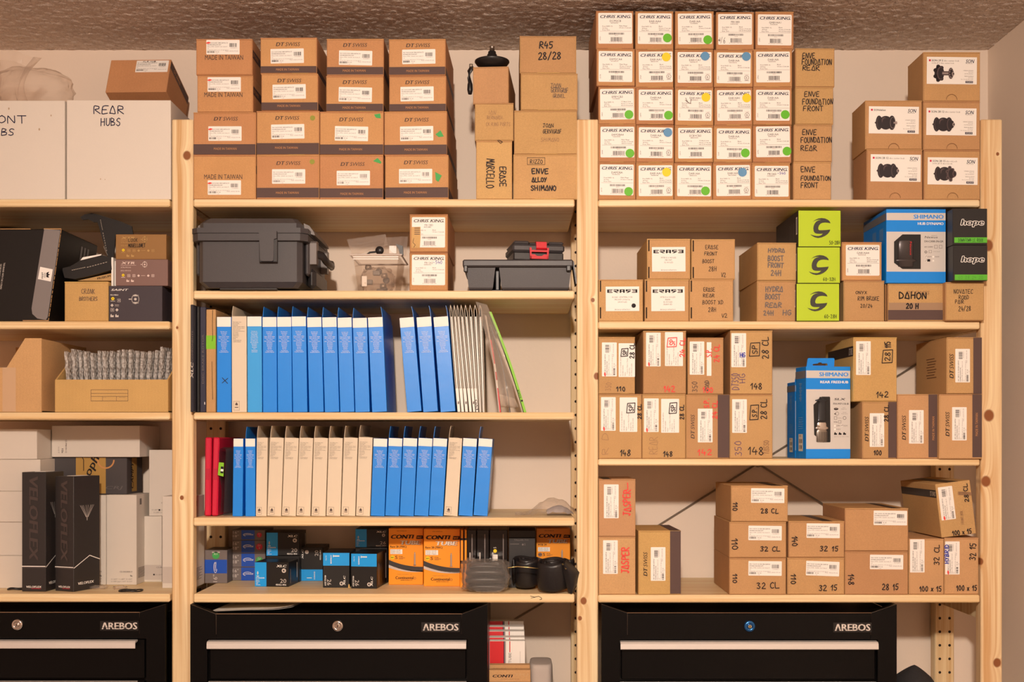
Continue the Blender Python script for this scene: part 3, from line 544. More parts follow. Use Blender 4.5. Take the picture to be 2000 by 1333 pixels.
for ri in range(5):
    nz = []
    for ci in range(5):
        a, b_, tp = CKR[ri][ci]; px = (max(P4.x(a), 1164 if ri > 2 else 1168.7), P4.y(tp), P4.x(b_), 0); code = CODE[ri].split()[ci]; dot = DOT.get((ri, ci)); lx, ly = CKL[ri][ci]
        fr = code[0] == 'D'; left = [('Front' if fr else 'Rear') + ' R45D CL', '28 Hole' if 'B' in code[2:4] else '32 Hole', ('Front' if fr else 'Rear') + ' Thru']
        right = [{'M': 'Matte Mango', 'Y': 'TT Black Gold', 'B': 'TT Black Gold' if 'Y' in code else 'Black', 'R': 'Red'}.get(code[2] if 'BY' not in code else 'Y', 'Black'), ('100' if fr else '142') + ' mm x 12 mm axle'] + ([] if fr else ['XDR Driveshell' if code.endswith('4') else 'HG SS Driveshell'])
        def lf(F, q, lx=lx, ly=ly, code=code, left=left, right=right, ri=ri, ci=ci):
            G = F.sub(P4.x(lx), P4.y(ly), (ri * 7 + ci * 3) % 5 * .35 - .7); ck_label(G, q, code, left, right, ri * 5 + ci, (ri, ci) in BC)
            if (ri, ci) == (0, 4): q.hand(G, '-540', 44, 10.6 + 1.6, 60, 16.6, BLUEM, .8)
            if (ri, ci) == (4, 3): q.hand(G, '~/6', 0, 46, 14, 57, MARK, .7)
            if (ri, ci) == (2, 2): q.line(G, [(15, 16), (19, 24), (14, 20), (24, 27), (26, 18)], 1, PEN, 2)
        parts = [('label', lf)]
        if dot: parts.append(('dot_sticker', lambda F, q, d=dot: q.disc(F, P4.x(d[1]), P4.y(d[2]), 8.6, DM[d[0]], 8), f'{dot[0]} dot sticker'))
        what = f'white label and {dot[0]} dot' if dot else 'white label without a dot'
        t, z = carton('small_hub_box', f'small box, {what}, {ORD[ci]} in the {rown[ri]} row by the ceiling', px, .2, zc_[ci], Y=.003 + .002 * ((ri + ci) % 3), group='small white-labelled boxes by the ceiling', m=CARDK, parts=parts, yaw=1.0 if ci == 0 and ri > 2 else .25 * ((ri * 3 + ci) % 3 - 1), tab=(P4.x((a + b_) / 2), 27) if ri else None)
        nz.append(z)
    zc_ = [max(nz[max(0, i - (1 if ri == 4 else 0)):i + 1]) for i in range(5)]
EN = [((1300, 1535, 1005), ('ENVE', 1347, 1035, 1435, 1068), ('FOUNDATION', 1345, 1092, 1532, 1120), ('FRONT', 1345, 1133, 1452, 1165), CARD2, 'lowest'), ((1303, 1540, 773), ('ENVE', 1355, 805, 1442, 838), ('FOUNDATION', 1345, 852, 1538, 885), ('REAR', 1345, 903, 1445, 935), CARDR, 'second from below'), ((1312, 1548, 541), ('ENVE', 1368, 570, 1460, 600), ('FOUNDATION', 1355, 615, 1545, 648), ('FRONT', 1360, 660, 1485, 690), CARD, 'third from below'), ((1312, 1556, 300), ('ENVE', 1355, 330, 1432, 362), ('FOUNDATION', 1352, 368, 1537, 402), ('REAR', 1355, 408, 1462, 438), CARD, 'topmost')]
zz = ck
for (a, b_, tp), *tx, m, wh in EN:
    t, zz = carton('parts_box', f'kraft cube box with three handwritten lines, {wh} of the single column of four', (P4.x(a), P4.y(tp), P4.x(b_), 0), .19, zz, Y=.004, group='column of four handwritten cube boxes', m=m, yaw=.8, deco=hb(*[(s_, *P4.r(x0, y0, x1, y1), MARK, 1.5) for s_, x0, y0, x1, y1 in tx]))
# ---- five dynamo hub boxes with picture labels
P5 = cr(1540, 60, 3.702)
def hubpic(F, q, x, y, kind):
    """printed picture of a hub about 40 wide, 26 high, centred on x, y"""
    D1, D2, D3 = mat('photo print dark', (40, 32, 38), .5), mat('photo print mid', (86, 70, 72), .5), mat('photo print light', (160, 146, 142), .5)
    if kind == 'slim':
        for i in range(7): a = i * 51.4; q.disc(F, x - 9 + 8 * math.cos(math.radians(a)), y + 13.5 * math.sin(math.radians(a)), 4, D1, 1, 10)
        q.disc(F, x - 9, y, 9, D1, 1, ry=15); q.disc(F, x - 6, y, 7, D2, 2, ry=13); q.disc(F, x - 5, y, 6, D1, 3, ry=11)
        q.quad(F, x - 3, y - 4, x + 13, y + 4, D2, 4); q.quad(F, x - 3, y - 1.5, x + 13, y + 1.5, D3, 5)
        q.disc(F, x + 14, y, 5, D2, 6, ry=11); q.disc(F, x + 15.5, y, 4, D1, 7, ry=9)
        for i in range(9): a = i * 40; q.disc(F, x + 15 + 3.4 * math.cos(math.radians(a)), y + 8.4 * math.sin(math.radians(a)), 1, D3, 8, 8)
        q.disc(F, x + 18, y + 1, 2.4, D3, 9, ry=4); q.disc(F, x + 19, y + 1, 1.2, D1, 10, ry=2)
    else:
        q.disc(F, x - 13, y, 6.5, D1, 1, ry=14); q.disc(F, x - 11.6, y, 5.5, D2, 2, ry=12.4); q.disc(F, x - 11, y, 5.2, D1, 3, ry=12)
        q.disc(F, x - 19.5, y, 2, D2, 1, 10)
        q.disc(F, x, y, 13, D1, 4, ry=13.4); q.disc(F, x - 3, y - 4, 5, D2, 5, ry=7); q.disc(F, x - 1, y + 1, 6, D1, 6, ry=10)
        if kind == 'bolt':
            for i in range(6): a = i * 60 + 20; q.disc(F, x + 11 + 6 * math.cos(math.radians(a)), y + 12 * math.sin(math.radians(a)), 3.6, D2, 7, 10); q.disc(F, x + 11 + 6 * math.cos(math.radians(a)), y + 12 * math.sin(math.radians(a)), 1.3, D1, 9, 8)
            q.disc(F, x + 11, y, 7, D2, 8, ry=12); q.disc(F, x + 12.5, y, 5, D1, 9, ry=9); q.disc(F, x + 19, y, 4, D2, 10, ry=6); q.disc(F, x + 20, y, 2.6, D1, 11, ry=4)
        elif kind == 'lux': q.disc(F, x + 12, y, 7, D1, 7, ry=14); q.disc(F, x + 13.5, y, 5, D3, 8, ry=11); q.disc(F, x + 13.6, y, 4.6, D1, 9, ry=10.4); q.quad(F, x + 15, y - 1.6, x + 22, y + 1.6, D3, 10); q.disc(F, x + 20.5, y, 1.8, D3, 11, ry=3)
        else: q.disc(F, x + 11, y, 7, D1, 7, ry=14); q.disc(F, x + 12.5, y, 5.4, D2, 8, ry=11.6); q.disc(F, x + 13.4, y, 5, D1, 9, ry=11); q.disc(F, x + 17, y, 4, D1, 10, ry=7.4); q.disc(F, x + 20, y, 2.4, D3, 11, ry=3.6); q.disc(F, x + 20.6, y, 1.2, D1, 12, ry=1.8)
def son_label(F, q, title, sub, kind, w=98, h=53, num='402418'):
    q.quad(F, 0, 0, w, h, WHITE); q.quad(F, 4, 5, 7.6, 8.8, PINKR, 1); q.text(F, title, 9.6, 8.9, 3.8, INK, bold=.012); tw = textgeo(title, .012, 2)[2] * 3.8 / CAPH
    if sub: q.text(F, sub, 11 + tw, 8.9, 3.2, GREYINK, shear=.2, res=1)
    if kind in ('slim', 'bolt'): q.text(F, title + ' ' + sub, 9.6, 13.4, 2.8, GREYINK, res=1)
    q.text(F, 'SON', w - 22, 11.4, 7, NAVY, 15.5, .02, .2); q.quad(F, w - 22, 12.6, w - 8, 13, GREYINK, 1)
    hubpic(F, q, 33, 32, kind)
    for j, s_ in enumerate(('schwarz eloxiert', '36 Loch', 'mit Steckachse')): q.text(F, s_, w - 7, 27 + 3.1 * j, 2, GREYINK, al='r', res=1, bold=.01 if not j else 0)
    for j, s_ in enumerate(('black anodised', '36 holes', 'for 12 mm thru axle')): q.text(F, s_, w - 7, 38 + 3.1 * j, 2, GREYINK, al='r', res=1, bold=.01 if not j else 0)
    q.quad(F, w - 22, 46.4, w - 7.5, 50.6, NAVY, 1); q.text(F, num, w - 14.7, 49.8, 2.8, WHITE, al='c', k=2, res=1)
def notch(x, px):
    def fn(F, b): b.ring(F, x, px[3] - .4, 10.5, .7, mat('cut card edge', (112, 74, 44), .8), 9, a0=180, a1=360)
    return fn
SON = [((566, 860, 970, 1215), (594, 895), 'SON 28 12', 'disc center lock', 'std', 'picture-labelled box with a barrel hub and red square, lower box beside the cube boxes', 769), ((980, 865, 1387, 1215), (1006, 917), 'SON 28 15', 'disc 6-Loch', 'bolt', 'picture-labelled box with a bolt-flange hub, lower box next to the upright post', 1185), ((556, 505, 967, 858), (581, 548), 'SONdelux', '', 'lux', 'picture-labelled box with the slimmest title, upper box beside the cube boxes', 759), ((976, 512, 1387, 858), (997, 560), 'SON 28 12', 'disc center lock', 'std', 'picture-labelled box in the middle of three next to the upright post', 1180), ((975, 155, 1388, 503), (1000, 190), 'SON 29 S', 'disc center lock', 'slim', 'picture-labelled box with a thin-waisted hub on top of the three', 1178)]
ztop = {}
for i, (r_, lb, ti, su, kd, lab, nx) in enumerate(SON):
    px = P5.r(*r_); zb = ck if i < 2 else max(ztop[i - 2], ztop[i - 2])
    if i == 3: zb = ztop[1]
    if i == 4: zb = ztop[3]
    t, ztop[i] = carton('dynamo_box', lab, px, .095, zb, Y=.002, group='picture-labelled hub boxes', m=CARDR, parts=[('picture_label', lambda F, q, lb=lb, ti=ti, su=su, kd=kd: son_label(F.sub(P5.x(lb[0]), P5.y(lb[1]), -.6), q, ti, su, kd))], deco=notch(P5.x(nx), px), yaw=.4)
# ------------------------------------------------------------------ last bay, second shelf
P6 = cr(1140, 390, 4.762); P7 = cr(1500, 390, 4.348); ck = SH[2, 1]
def slots(px):
    def fn(F, b):
        h = px[3] - px[1]
        for f in (.03, .70): b.quad(F, px[0] + 2.2, px[1] + h * f, px[0] + 4.6, px[1] + h * (f + .28), HOLE, 1)
    return fn
def erase_logo(F, q, x, y, w, h):
    """the blocky ERA53 wordmark"""
    u = w / 23.6; v = h / 6
    def bl(o, *rs):
        for a, b_, c, d in rs: q.quad(F, x + (o + a) * u, y + b_ * v, x + (o + c) * u, y + d * v, INK, 1)
    bl(0, (0, 0, 4.2, 1.4), (0, 0, 1.3, 6), (1, 2.4, 3.6, 3.6), (0, 4.6, 4.2, 6))
    bl(4.9, (0, 0, 4, 1.4), (2.8, 0, 4, 3.4), (0, 2.4, 4, 3.6)); q.poly(F, [(x + (4.9 + a) * u, y + b_ * v) for a, b_ in ((0, 3.4), (1.7, 3.4), (4.2, 6), (2.4, 6))], INK, 1)
    bl(9.7, (0, 0, 4, 1.4), (0, 0, 1.3, 6), (2.7, 0, 4, 6), (0, 3, 4, 4.2))
    bl(14.5, (0, 0, 4, 1.4), (0, 0, 1.3, 3.4), (0, 2.4, 4, 3.6)); q.poly(F, [(x + (14.5 + a) * u, y + b_ * v) for a, b_ in ((2.2, 3.4), (4, 3.4), (1.8, 6), (0, 6))], INK, 1)
    bl(19.3, (0, 0, 4.2, 1.4), (2.9, 0, 4.2, 6), (.6, 2.4, 4.2, 3.6), (0, 4.6, 4.2, 6))
def er_label(F, q, ls, dot=None):
    q.quad(F, 0, 0, 65.5, 48, WHITE); erase_logo(F, q, 3, 5.6, 59, 6.6)
    for j, s_ in enumerate(ls): q.text(F, s_, 32.5, 22.2 + 4.7 * j, 2.9, GREYINK, al='c', res=1)
    q.text(F, '#eraseyourbarriers', 32.5, 46, 2.8, GREYINK, 30, al='c', res=1)
    if dot: q.disc(F, *dot, 4.3, INK, 3)
EB = [((140, 745, 552, 1115), (204, 812), ['ROAD CENTERLOCK', 'FRONT (100x12)', '28 HOLES'], (54.5, 37.5), None, 'kraft box with blocky logo label and one black dot next to the post'), ((568, 745, 980, 1115), (627, 812), ['MTB IS-6 HOLES', 'REAR', '32 HOLES', 'SRAM XD'], None, None, 'kraft box with blocky logo label, lower one in the middle of the bottom row'), ((985, 745, 1392, 1115), None, None, None, [('ERASE', 1115, 823, 1220, 857), ('REAR', 1112, 880, 1215, 910), ('BOOST XD', 1105, 940, 1297, 975), ('28H', 1158, 1005, 1230, 1045), ('V2', 1283, 1062, 1335, 1100)], 'kraft box with five thin written lines, lower one beside the logo boxes'),
      ((590, 366, 992, 740), (634, 444), ['MTB IS-6 HOLES', 'FRONT', '32 HOLES'], None, None, 'kraft box with blocky logo label, upper one on the middle box'), ((1003, 370, 1408, 740), None, None, None, [('ERASE', 1133, 428, 1252, 462), ('FRONT', 1122, 490, 1240, 522), ('BOOST', 1105, 560, 1212, 593), ('28H', 1162, 625, 1235, 667), ('V2', 1278, 682, 1323, 722)], 'kraft box with five thin written lines, upper one beside the logo box')]
zt = {}
for i, (r_, lb, ls, dt, hw_, lab) in enumerate(EB):
    px = P6.r(*r_); zb = ck if i < 3 else max(zt[1], zt[2])
    def deco(F, b, px=px, hw_=hw_):
        slots(px)(F, b)
        for s_, x0, y0, x1, y1 in hw_ or (): b.hand(F, s_, *P6.r(x0, y0, x1, y1), MARK, 1.0)
    t, zt[i] = carton('hub_box', lab, px, .19, zb, Y=.004 + .001 * i, group='kraft logo hub boxes', m=CARD2, deco=deco, parts=[('label', lambda F, q, lb=lb, ls=ls, dt=dt: er_label(F.sub(P6.x(lb[0]), P6.y(lb[1]), .4), q, ls, dt))] if lb else [], yaw=.6 if i == 3 else .2)
t, z1 = carton('hub_box', 'kraft box with thick grey handwriting of four and a half lines, lower of the pair', P6.r(1613, 758, 1980, 1120), .18, ck, Y=.006, group='thickly written kraft boxes', m=CARD, deco=hb(('HYDRA', *P6.r(1690, 810, 1850, 858), GREYINK, 1.9), ('BOOST', *P6.r(1690, 882, 1830, 930), GREYINK, 1.9), ('REAR', *P6.r(1688, 962, 1838, 1005), GREYINK, 1.9), ('24H', *P6.r(1672, 1035, 1765, 1078), GREYINK, 1.9), ('HG', *P6.r(1850, 1028, 1930, 1075), GREYINK, 1.9)), yaw=.5)
t, z1 = carton('hub_box', 'kraft box with thick grey handwriting of four lines, upper of the pair', P6.r(1615, 402, 1980, 752), .18, z1, Y=.003, group='thickly written kraft boxes', m=CARD, deco=hb(('HYDRA', *P6.r(1715, 458, 1870, 492), GREYINK, 1.9), ('BOOST', *P6.r(1713, 525, 1857, 572), GREYINK, 1.9), ('FRONT', *P6.r(1713, 592, 1857, 635), GREYINK, 1.9), ('24H', *P6.r(1740, 660, 1835, 710), GREYINK, 1.9)), yaw=1.4)
def clogo(F, b, x, y, s=1.0):
    """curved double-ended C emblem, 40 wide"""
    P = [(365, 505), (385, 490), (412, 478), (440, 473), (470, 477), (495, 488), (510, 502), (517, 518), (495, 513), (470, 511), (447, 514), (430, 522), (418, 538), (412, 556), (413, 569), (420, 577), (445, 577), (480, 575), (515, 571), (508, 590), (493, 608), (470, 625), (440, 638), (410, 643), (380, 636), (360, 625), (344, 612), (370, 621), (395, 626), (418, 626), (438, 619), (452, 606), (425, 607), (400, 606), (383, 600), (373, 586), (370, 562), (373, 541), (381, 522), (394, 505), (412, 494), (436, 489), (412, 488), (388, 494)]
    b.add([F.p(x + (p - 432) / 4.348 * s, y + (q - 560) / 4.348 * s, 1) for p, q in P], [tuple(range(len(P)))], LIMEINK)
G3 = [((240, 714, 607, 1025), (420, 868), ('60-28H', 478, 978, 582, 1008), 'bottom'), ((248, 404, 613, 712), (432, 560), ('60-32H', 467, 665, 572, 692), 'middle'), ((255, 92, 620, 400), (446, 245), ('50-28H', 520, 352, 610, 382), 'top')]
zz = ck
for i, (r_, c_, tx, wh) in enumerate(G3):
    px = P7.r(*r_)
    t, zz = carton('lime_box', f'lime green box with a black curved emblem, {wh} of the stack of three', px, .19, zz, Y=-.004, group='lime green boxes', m=BLACKM, style='plain', fm={'front': LIME, 'bottom': LIME, 'top': LIME},
        deco=lambda F, b, c_=c_, tx=tx: (clogo(F, b, P7.x(c_[0]), P7.y(c_[1])), b.hand(F, tx[0], *P7.r(*tx[1:]), INK, .8)), yaw=1 if i == 2 else .3, side=[('l', 'side_print', lambda G, q, n, px=px: (q.quad(G, n - 14, px[1] + 12, n - 5, px[1] + 46, WHITE), q.bars(G, n - 12, px[1] + 15, n - 7, px[1] + 43, INK, 4, 6), [q.quad(G, n - 60 + j * 14, px[1] + 20, n - 58 + j * 14, px[1] + 64, GREYINK) for j in range(3)]))])
P7r = P7.r
t, z1 = carton('hub_box', 'kraft box with a flap sticking out and three thin written lines, beside the lime stack', P7r(643, 690, 990, 1018), .18, ck, Y=.006, group='boxes beside the lime stack', m=CARD, deco=hb(('ONYX', *P7r(743, 780, 840, 805), MARK, 1), ('RIM BRAKE', *P7r(762, 825, 943, 858), MARK, 1), ('20/24', *P7r(785, 890, 885, 920), MARK, 1)))
q = MB(); q.prism([(0, -.004), (.009, .03), (.0098, .03), (.001, -.006)], 0, (1010 - 700) / 4.348 * K(.006), CARD, axis='z'); f = q.build('side_flap', t); f.location = ((990 - 643) / 4.348 / 2 * K(.006), 0, .001)
def qk(F, q): ck_label(F.sub(P7.x(660), P7.y(387)), q, 'GAB1AA4', ['Rear R45D CL', '24 Hole', 'Rear Thru'], ['Black', '142 mm x 12 mm axle', 'XDR Driveshell'], 61)
t, z1 = carton('small_hub_box', 'small box with a white label alone on the flapped kraft box', P7r(627, 362, 968, 683), .18, z1, Y=.008, m=CARDD, parts=[('label', qk)], yaw=.6)
def dahon(F, b):
    b.quad(F, P7.x(1019), P7.y(940), P7.x(1504), P7.y(1024), BAND, 1); b.quad(F, P7.x(1028), P7.y(878), P7.x(1503), P7.y(940), mat('clear brown tape', (166, 136, 108), .3), 1)
    b.text(F, 'DT SWISS', P7.x(1175), P7.y(808), 7, FAINT, 44, .01, .2); b.hand(F, 'DAHON', *P7r(1115, 790, 1347, 843), INK, 2.3); b.hand(F, '20 H', *P7r(1172, 885, 1275, 928), INK, 2.3, k=2)
t, z1 = carton('hub_box', 'kraft box with dark base band and a tape strip, carrying the tall blue box', P7r(1018, 715, 1505, 1025), .19, ck, Y=.004, m=CARD, deco=dahon)
def shim_front(F, b, x0, y0, x1, y1, title, kind):
    """blue and grey retail front; the window is cut as its own dark recess part"""
    h = y1 - y0
    bands = {'dyn': [(0, .05, SHB), (.05, .15, SHG), (.15, .306, SHB), (.306, .85, SHG), (.85, 1, SHB)], 'free': [(0, .045, SHB), (.045, .128, SHG), (.128, .252, SHB), (.252, .91, SHG), (.91, 1, SHB)]}[kind]
    for a, c, m in bands: b.quad(F, x0 + .3, y0 + h * a, x1 - .3, y0 + h * c, m, 1)
    b.text(F, 'SHIMANO', x1 - 4.5, y0 + h * (.128 if kind == 'dyn' else .108), h * .054 if kind == 'dyn' else h * .044, SHB, (x1 - x0) * (.5 if kind == 'dyn' else .65), .035, al='r', k=2)
    b.text(F, title, x1 - 4.5, y0 + h * (.213 if kind == 'dyn' else .185), h * .036 if kind == 'dyn' else h * .028, WHITE, (x1 - x0) * (.43 if kind == 'dyn' else .63), .04, al='r', k=2)
D = P7r(1003, 84, 1510, 708)
def dyn(F, b):
    shim_front(F, b, *D, 'HUB DYNAMO', 'dyn'); g = lambda x, y: (P7.x(x), P7.y(y))
    b.text(F, 'SHIMANO', *g(1385, 310), 1.2, INK, 12, k=2, res=1); b.text(F, 'Nexus', *g(1330, 330), 4.4, INK, 25, .0, .2, k=2); b.text(F, 'DH-C3000-3N-QR', *g(1328, 364), 3.6, INK, 37, .02, k=2); b.text(F, '6V-3.0W', *g(1328, 410), 3, GREYINK, 16.5, .02, k=2)
    b.frame(F, *P7r(1412, 388, 1440, 416), .6, GREYINK, 2); b.frame(F, *P7r(1452, 388, 1480, 416), .6, GREYINK, 2); b.ring(F, *g(1340, 447), 2, .9, INK, 2); b.frame(F, *P7r(1366, 432, 1390, 455), .5, GREYINK, 2); b.text(F, '100.0mm', *g(1405, 446), 1.6, GREYINK, 13, k=2, res=1)
    for xx, yy, tt in ((1340, 492, '32H'), (1405, 492, '36H'), (1340, 526, ''), (1405, 526, '')):
        b.quad(F, P7.x(xx - 10), P7.y(yy - 12), P7.x(xx + 6), P7.y(yy + 3), WHITE, 2)
        if tt: b.text(F, tt, P7.x(xx + 12), P7.y(yy), 2.6, GREYINK, 8, k=2, res=1)
        if xx == 1340: b.line(F, [(P7.x(xx - 7), P7.y(yy - 5)), (P7.x(xx - 3), P7.y(yy)), (P7.x(xx + 4), P7.y(yy - 12))], .7, INK, 3)
    b.quad(F, P7.x(1352), P7.y(508), P7.x(1377), P7.y(528), INK, 2)
def dynwin(F, q):
    g = lambda *p: [(P7.x(a), P7.y(c)) for a, c in p]
    q.poly(F, g((1068, 360), (1140, 298), (1296, 298), (1296, 592), (1140, 592), (1068, 540)), mat('window interior', (14, 13, 14), .5), 3)
def dynhub(F, q):
    # the hub shell seen through the window: a half-round of real depth
    k = F.U.length; c = F.sub(P7.x(1168), P7.y(445)).O; m = mat('dark anodised hub', (84, 80, 82), .32, .7); n = 20
    prof = [(13.4, 21.5), (14.6, 20), (15, 14), (15.2, -14), (21, -16), (21.5, -18.5), (15, -20.5), (15, -29), (11, -30)]
    vs = []; fs = []
    for r_, hh in prof:
        for i in range(n + 1): a = math.pi * i / n; vs.append((c.x + r_ * k * math.cos(a), c.y - .0009 - r_ * k * .22 * math.sin(a), c.z + hh * k))
    for j in range(len(prof) - 1):
        for i in range(n): fs.append((j * (n + 1) + i, j * (n + 1) + i + 1, (j + 1) * (n + 1) + i + 1, (j + 1) * (n + 1) + i))
    q.add(vs, fs, m, True); q.text(F.sub(0, 0, lift=.0046), 'Nexus', P7.x(1197), P7.y(362), 3.6, REDP, 26, .01, .2, rot=-90)
def blueside(G, q, n, y0=D[1], y1=D[3]):
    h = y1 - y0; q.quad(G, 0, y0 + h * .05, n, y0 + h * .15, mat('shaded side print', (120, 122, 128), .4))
    for j in range(2):
        for i in range(12): q.quad(G, n * (.42 + .3 * j), y0 + h * (.24 + .014 * i), n * (.58 + .3 * j), y0 + h * (.247 + .014 * i), mat('pale blue print', (120, 170, 214), .5))
t, zz = carton('retail_box', 'tall blue and grey box with a windowed dark hub, on the taped kraft box', D, .15, z1, Y=0, group='blue retail hub boxes', m=SHB, style='plain', deco=dyn, parts=[('window', dynwin, 'dark window cut-out'), ('hub', dynhub, 'black hub behind the window')], side=[('l', 'side_print', blueside)], yaw=1)
t, z1 = carton('hub_box', 'kraft cube box with four thin written lines, in the corner under the black boxes', P7r(1510, 702, 1838, 1020), .17, ck, Y=-.014, m=CARD, deco=hb(('NOVATEC', *P7r(1577, 765, 1740, 800), MARK, 1), ('ROAD', *P7r(1620, 815, 1705, 848), MARK, 1), ('PAIR', *P7r(1590, 855, 1662, 885), MARK, 1), ('24/28', *P7r(1617, 908, 1722, 948), MARK, 1.1)))
def hope(F, b, px):
    x0, y0, x1, y1 = px; h = y1 - y0
    b.quad(F, x0 + 3, y1 - h * .17, x1 - .5, y1 - 1, GRNBAND, 1)
    for i in range(9):
        o = (0, 0) if i == 8 else (1.3 * math.cos(i * .785), 1.3 * math.sin(i * .785))
        for e in (-.5, .5): b.text(F, 'hope', x0 + (x1 - x0) * .56 + o[0] + e, y0 + h * .47 + o[1], h * .155, INK if i == 8 else WHITE, (x1 - x0) * .64, 0, .25, al='c', k=(5 if i == 8 else 1 + .3 * i) + (.15 if e > 0 else 0))
zt_ = z1
for i, (r_, tx, wh) in enumerate([((1572, 388, 1864, 690), None, 'lower'), ((1568, 78, 1862, 373), 'DOWNTOWN LE ROUX', 'upper')]):
    px = P7r(*r_)
    def deco(F, b, px=px, tx=tx, r_=r_):
        hope(F, b, px)
        b.hand(F, tx or '60 28 24 20', P7.x(1615), P7.y(r_[3] - 40), P7.x(1825), P7.y(r_[3] - 14), mat('dark green pen', (30, 80, 30), .6) if tx else mat('faint green pen', (80, 160, 50), .6), .7, k=2)
    t, zt_ = carton('black_box', f'black box with a white outlined word and green stripe, {wh} in the corner', px, .17, zt_, Y=-.033, group='black boxes with green stripe', m=BLACKM, style='plain', deco=deco)
# ------------------------------------------------------------------ last bay, third shelf
P8 = cr(1140, 620, 4.443); P9 = cr(1500, 620, 4.348); ck = SH[2, 2]
def vlab(c, x0, y0, x1, y1, seed=0, red=False, faded=False, nm='shipping_label', short=False):
    """label turned to read upwards"""
    def fn(F, q):
        w = (y1 - y0) / c.f; sc = w / 65; G = F.sub(c.x(x0), c.y(y1), 90, sc)
        if short:
            q.rrect(G, 0, 0, 65, (x1 - x0) / c.f / sc, 1.2, WHITE)
            for j in range(6): q.text(G, ['350 110/15 CL R28 BR ASM N', 'H350BDICR28SA', 'Naben', 'Customs: Made in Taiwan', 'Weight 318 g', 'DT SWISS AG 2504'][j], 2 + (j == 3) * 4, 5 + 4.2 * j, 2, GREYINK, res=1)
        else: dt_label(G, q, seed, '240 148/12 CL R28 BR ASM N', 'H240BDICR28SA01465', 'Naben MTB, disc brake Center Lock', faded, red)
    return (nm, fn)
def boxed(F, b, t, c, x0, y0, x1, y1, m, th=1.6):
    X0, Y0, X1, Y1 = c.r(x0, y0, x1, y1); w, h = X1 - X0, Y1 - Y0
    b.line(F, [(X0 + w * .12, Y0 + 1), (X1, Y0), (X1 - 1, Y1 - 1), (X0, Y1), (X0 + w * .12, Y0 + 1)], th, m, 4); b.hand(F, t, X0 + w * .28, Y0 + h * .2, X0 + w * .78, Y0 + h * .82, m, th, 90, 4)
def vh(F, b, t, c, x0, y0, x1, y1, m, th=1.5, rot=90, k=4): b.hand(F, t, *c.r(x0, y0, x1, y1), m, th, rot, k)
B8 = [('b', (130, 668, 505, 1222), [vlab(P8, 150, 695, 302, 987, 1, True), vlab(P8, 312, 697, 465, 997, nm='second_label', short=True)], [('box', 'SP', 372, 745, 445, 832, MARK), ('28 CL', 468, 757, 500, 885, MARK), ('148', 315, 1155, 405, 1205, MARK, 0)], 'two-label carton with boxed letters, bottom row next to the post', (('R D', 160, 1010, 215, 1190),)),
      ('b', (508, 668, 885, 1222), [vlab(P8, 523, 706, 668, 998, 2, True), vlab(P8, 672, 710, 828, 1004, nm='second_label', short=True)], [('box', 'SP', 740, 742, 808, 838, MARK), ('28 CL', 833, 762, 868, 888, MARK), ('148', 688, 1168, 770, 1212, MARK, 0)], 'two-label carton with boxed letters, second from the post in the bottom row', (('REAR', 570, 1040, 640, 1190),)),
      ('b', (888, 672, 1266, 1222), [vlab(P8, 990, 795, 1142, 1088, 3)], [('S.P.', 1045, 710, 1085, 785, REDM), ('24 CL', 1117, 725, 1157, 882, REDM), ('142', 988, 1148, 1110, 1198, REDM, 0)], 'carton with sideways print, dark side stripe and red handwriting in the bottom row', ()),
      ('b', (1268, 672, 1640, 1222), [vlab(P8, 1288, 713, 1435, 1005, 4)], [('box', 'S.P.', 1440, 762, 1517, 892, MARK), ('28 CL', 1535, 712, 1588, 885, MARK), ('148', 1425, 1130, 1560, 1195, MARK, 0), ('350', 1310, 1075, 1368, 1205, PURP), ('TASSO', 1560, 1070, 1605, 1190, FAINT)], 'one-label carton with grey boxed letters and purple scribble, bottom row', ()),
      ('t', (130, 172, 445, 665), [vlab(P8, 158, 220, 303, 515, 5, True), vlab(P8, 303, 227, 445, 520, nm='second_label', short=True)], [('box', 'SP', 322, 272, 385, 342, MARK), ('28 CL', 400, 225, 438, 358, MARK), ('110', 283, 605, 362, 642, MARK, 0)], 'narrow two-label carton with black boxed letters, top row next to the post', (('350', 190, 570, 240, 640),)),
      ('t', (517, 119, 890, 668), [vlab(P8, 540, 135, 687, 428, 6, True), vlab(P8, 705, 130, 862, 425, nm='second_label', short=True)], [('box', 'SP', 722, 178, 808, 260, REDM), ('24 CL', 835, 180, 878, 345, REDM), ('142', 692, 597, 792, 648, REDM, 0)], 'two-label carton with red boxed letters, top row', ()),
      ('t', (903, 178, 1213, 668), [vlab(P8, 920, 212, 1066, 500, 7), ('paper_strip', lambda F, q: q.rrect(F, *P8.r(1068, 218, 1108, 510), .6, WHITE))], [('S.P.', 1063, 275, 1110, 345, REDM), ('24 CL', 1128, 235, 1175, 390, REDM), ('100', 1030, 612, 1122, 655, REDM, 0), ('350', 940, 560, 985, 650, PEN), ('ROAD', 1050, 550, 1085, 640, PEN)], 'narrow carton with red handwriting and a torn paper strip, top row', ()),
      ('t', (1272, 116, 1640, 668), [vlab(P8, 1280, 140, 1430, 435, 8)], [('box', 'SP', 1437, 222, 1528, 340, MARK), ('28 CL', 1548, 172, 1603, 360, MARK), ('148', 1447, 575, 1547, 625, MARK, 0), ('DT350', 1285, 490, 1345, 630, PURP), ('HG', 1350, 490, 1400, 570, PURP), ('HG', 1355, 310, 1400, 350, BLUEM, 0)], 'one-label carton with grey boxed letters and large purple handwriting, top row', ())]
zt = []
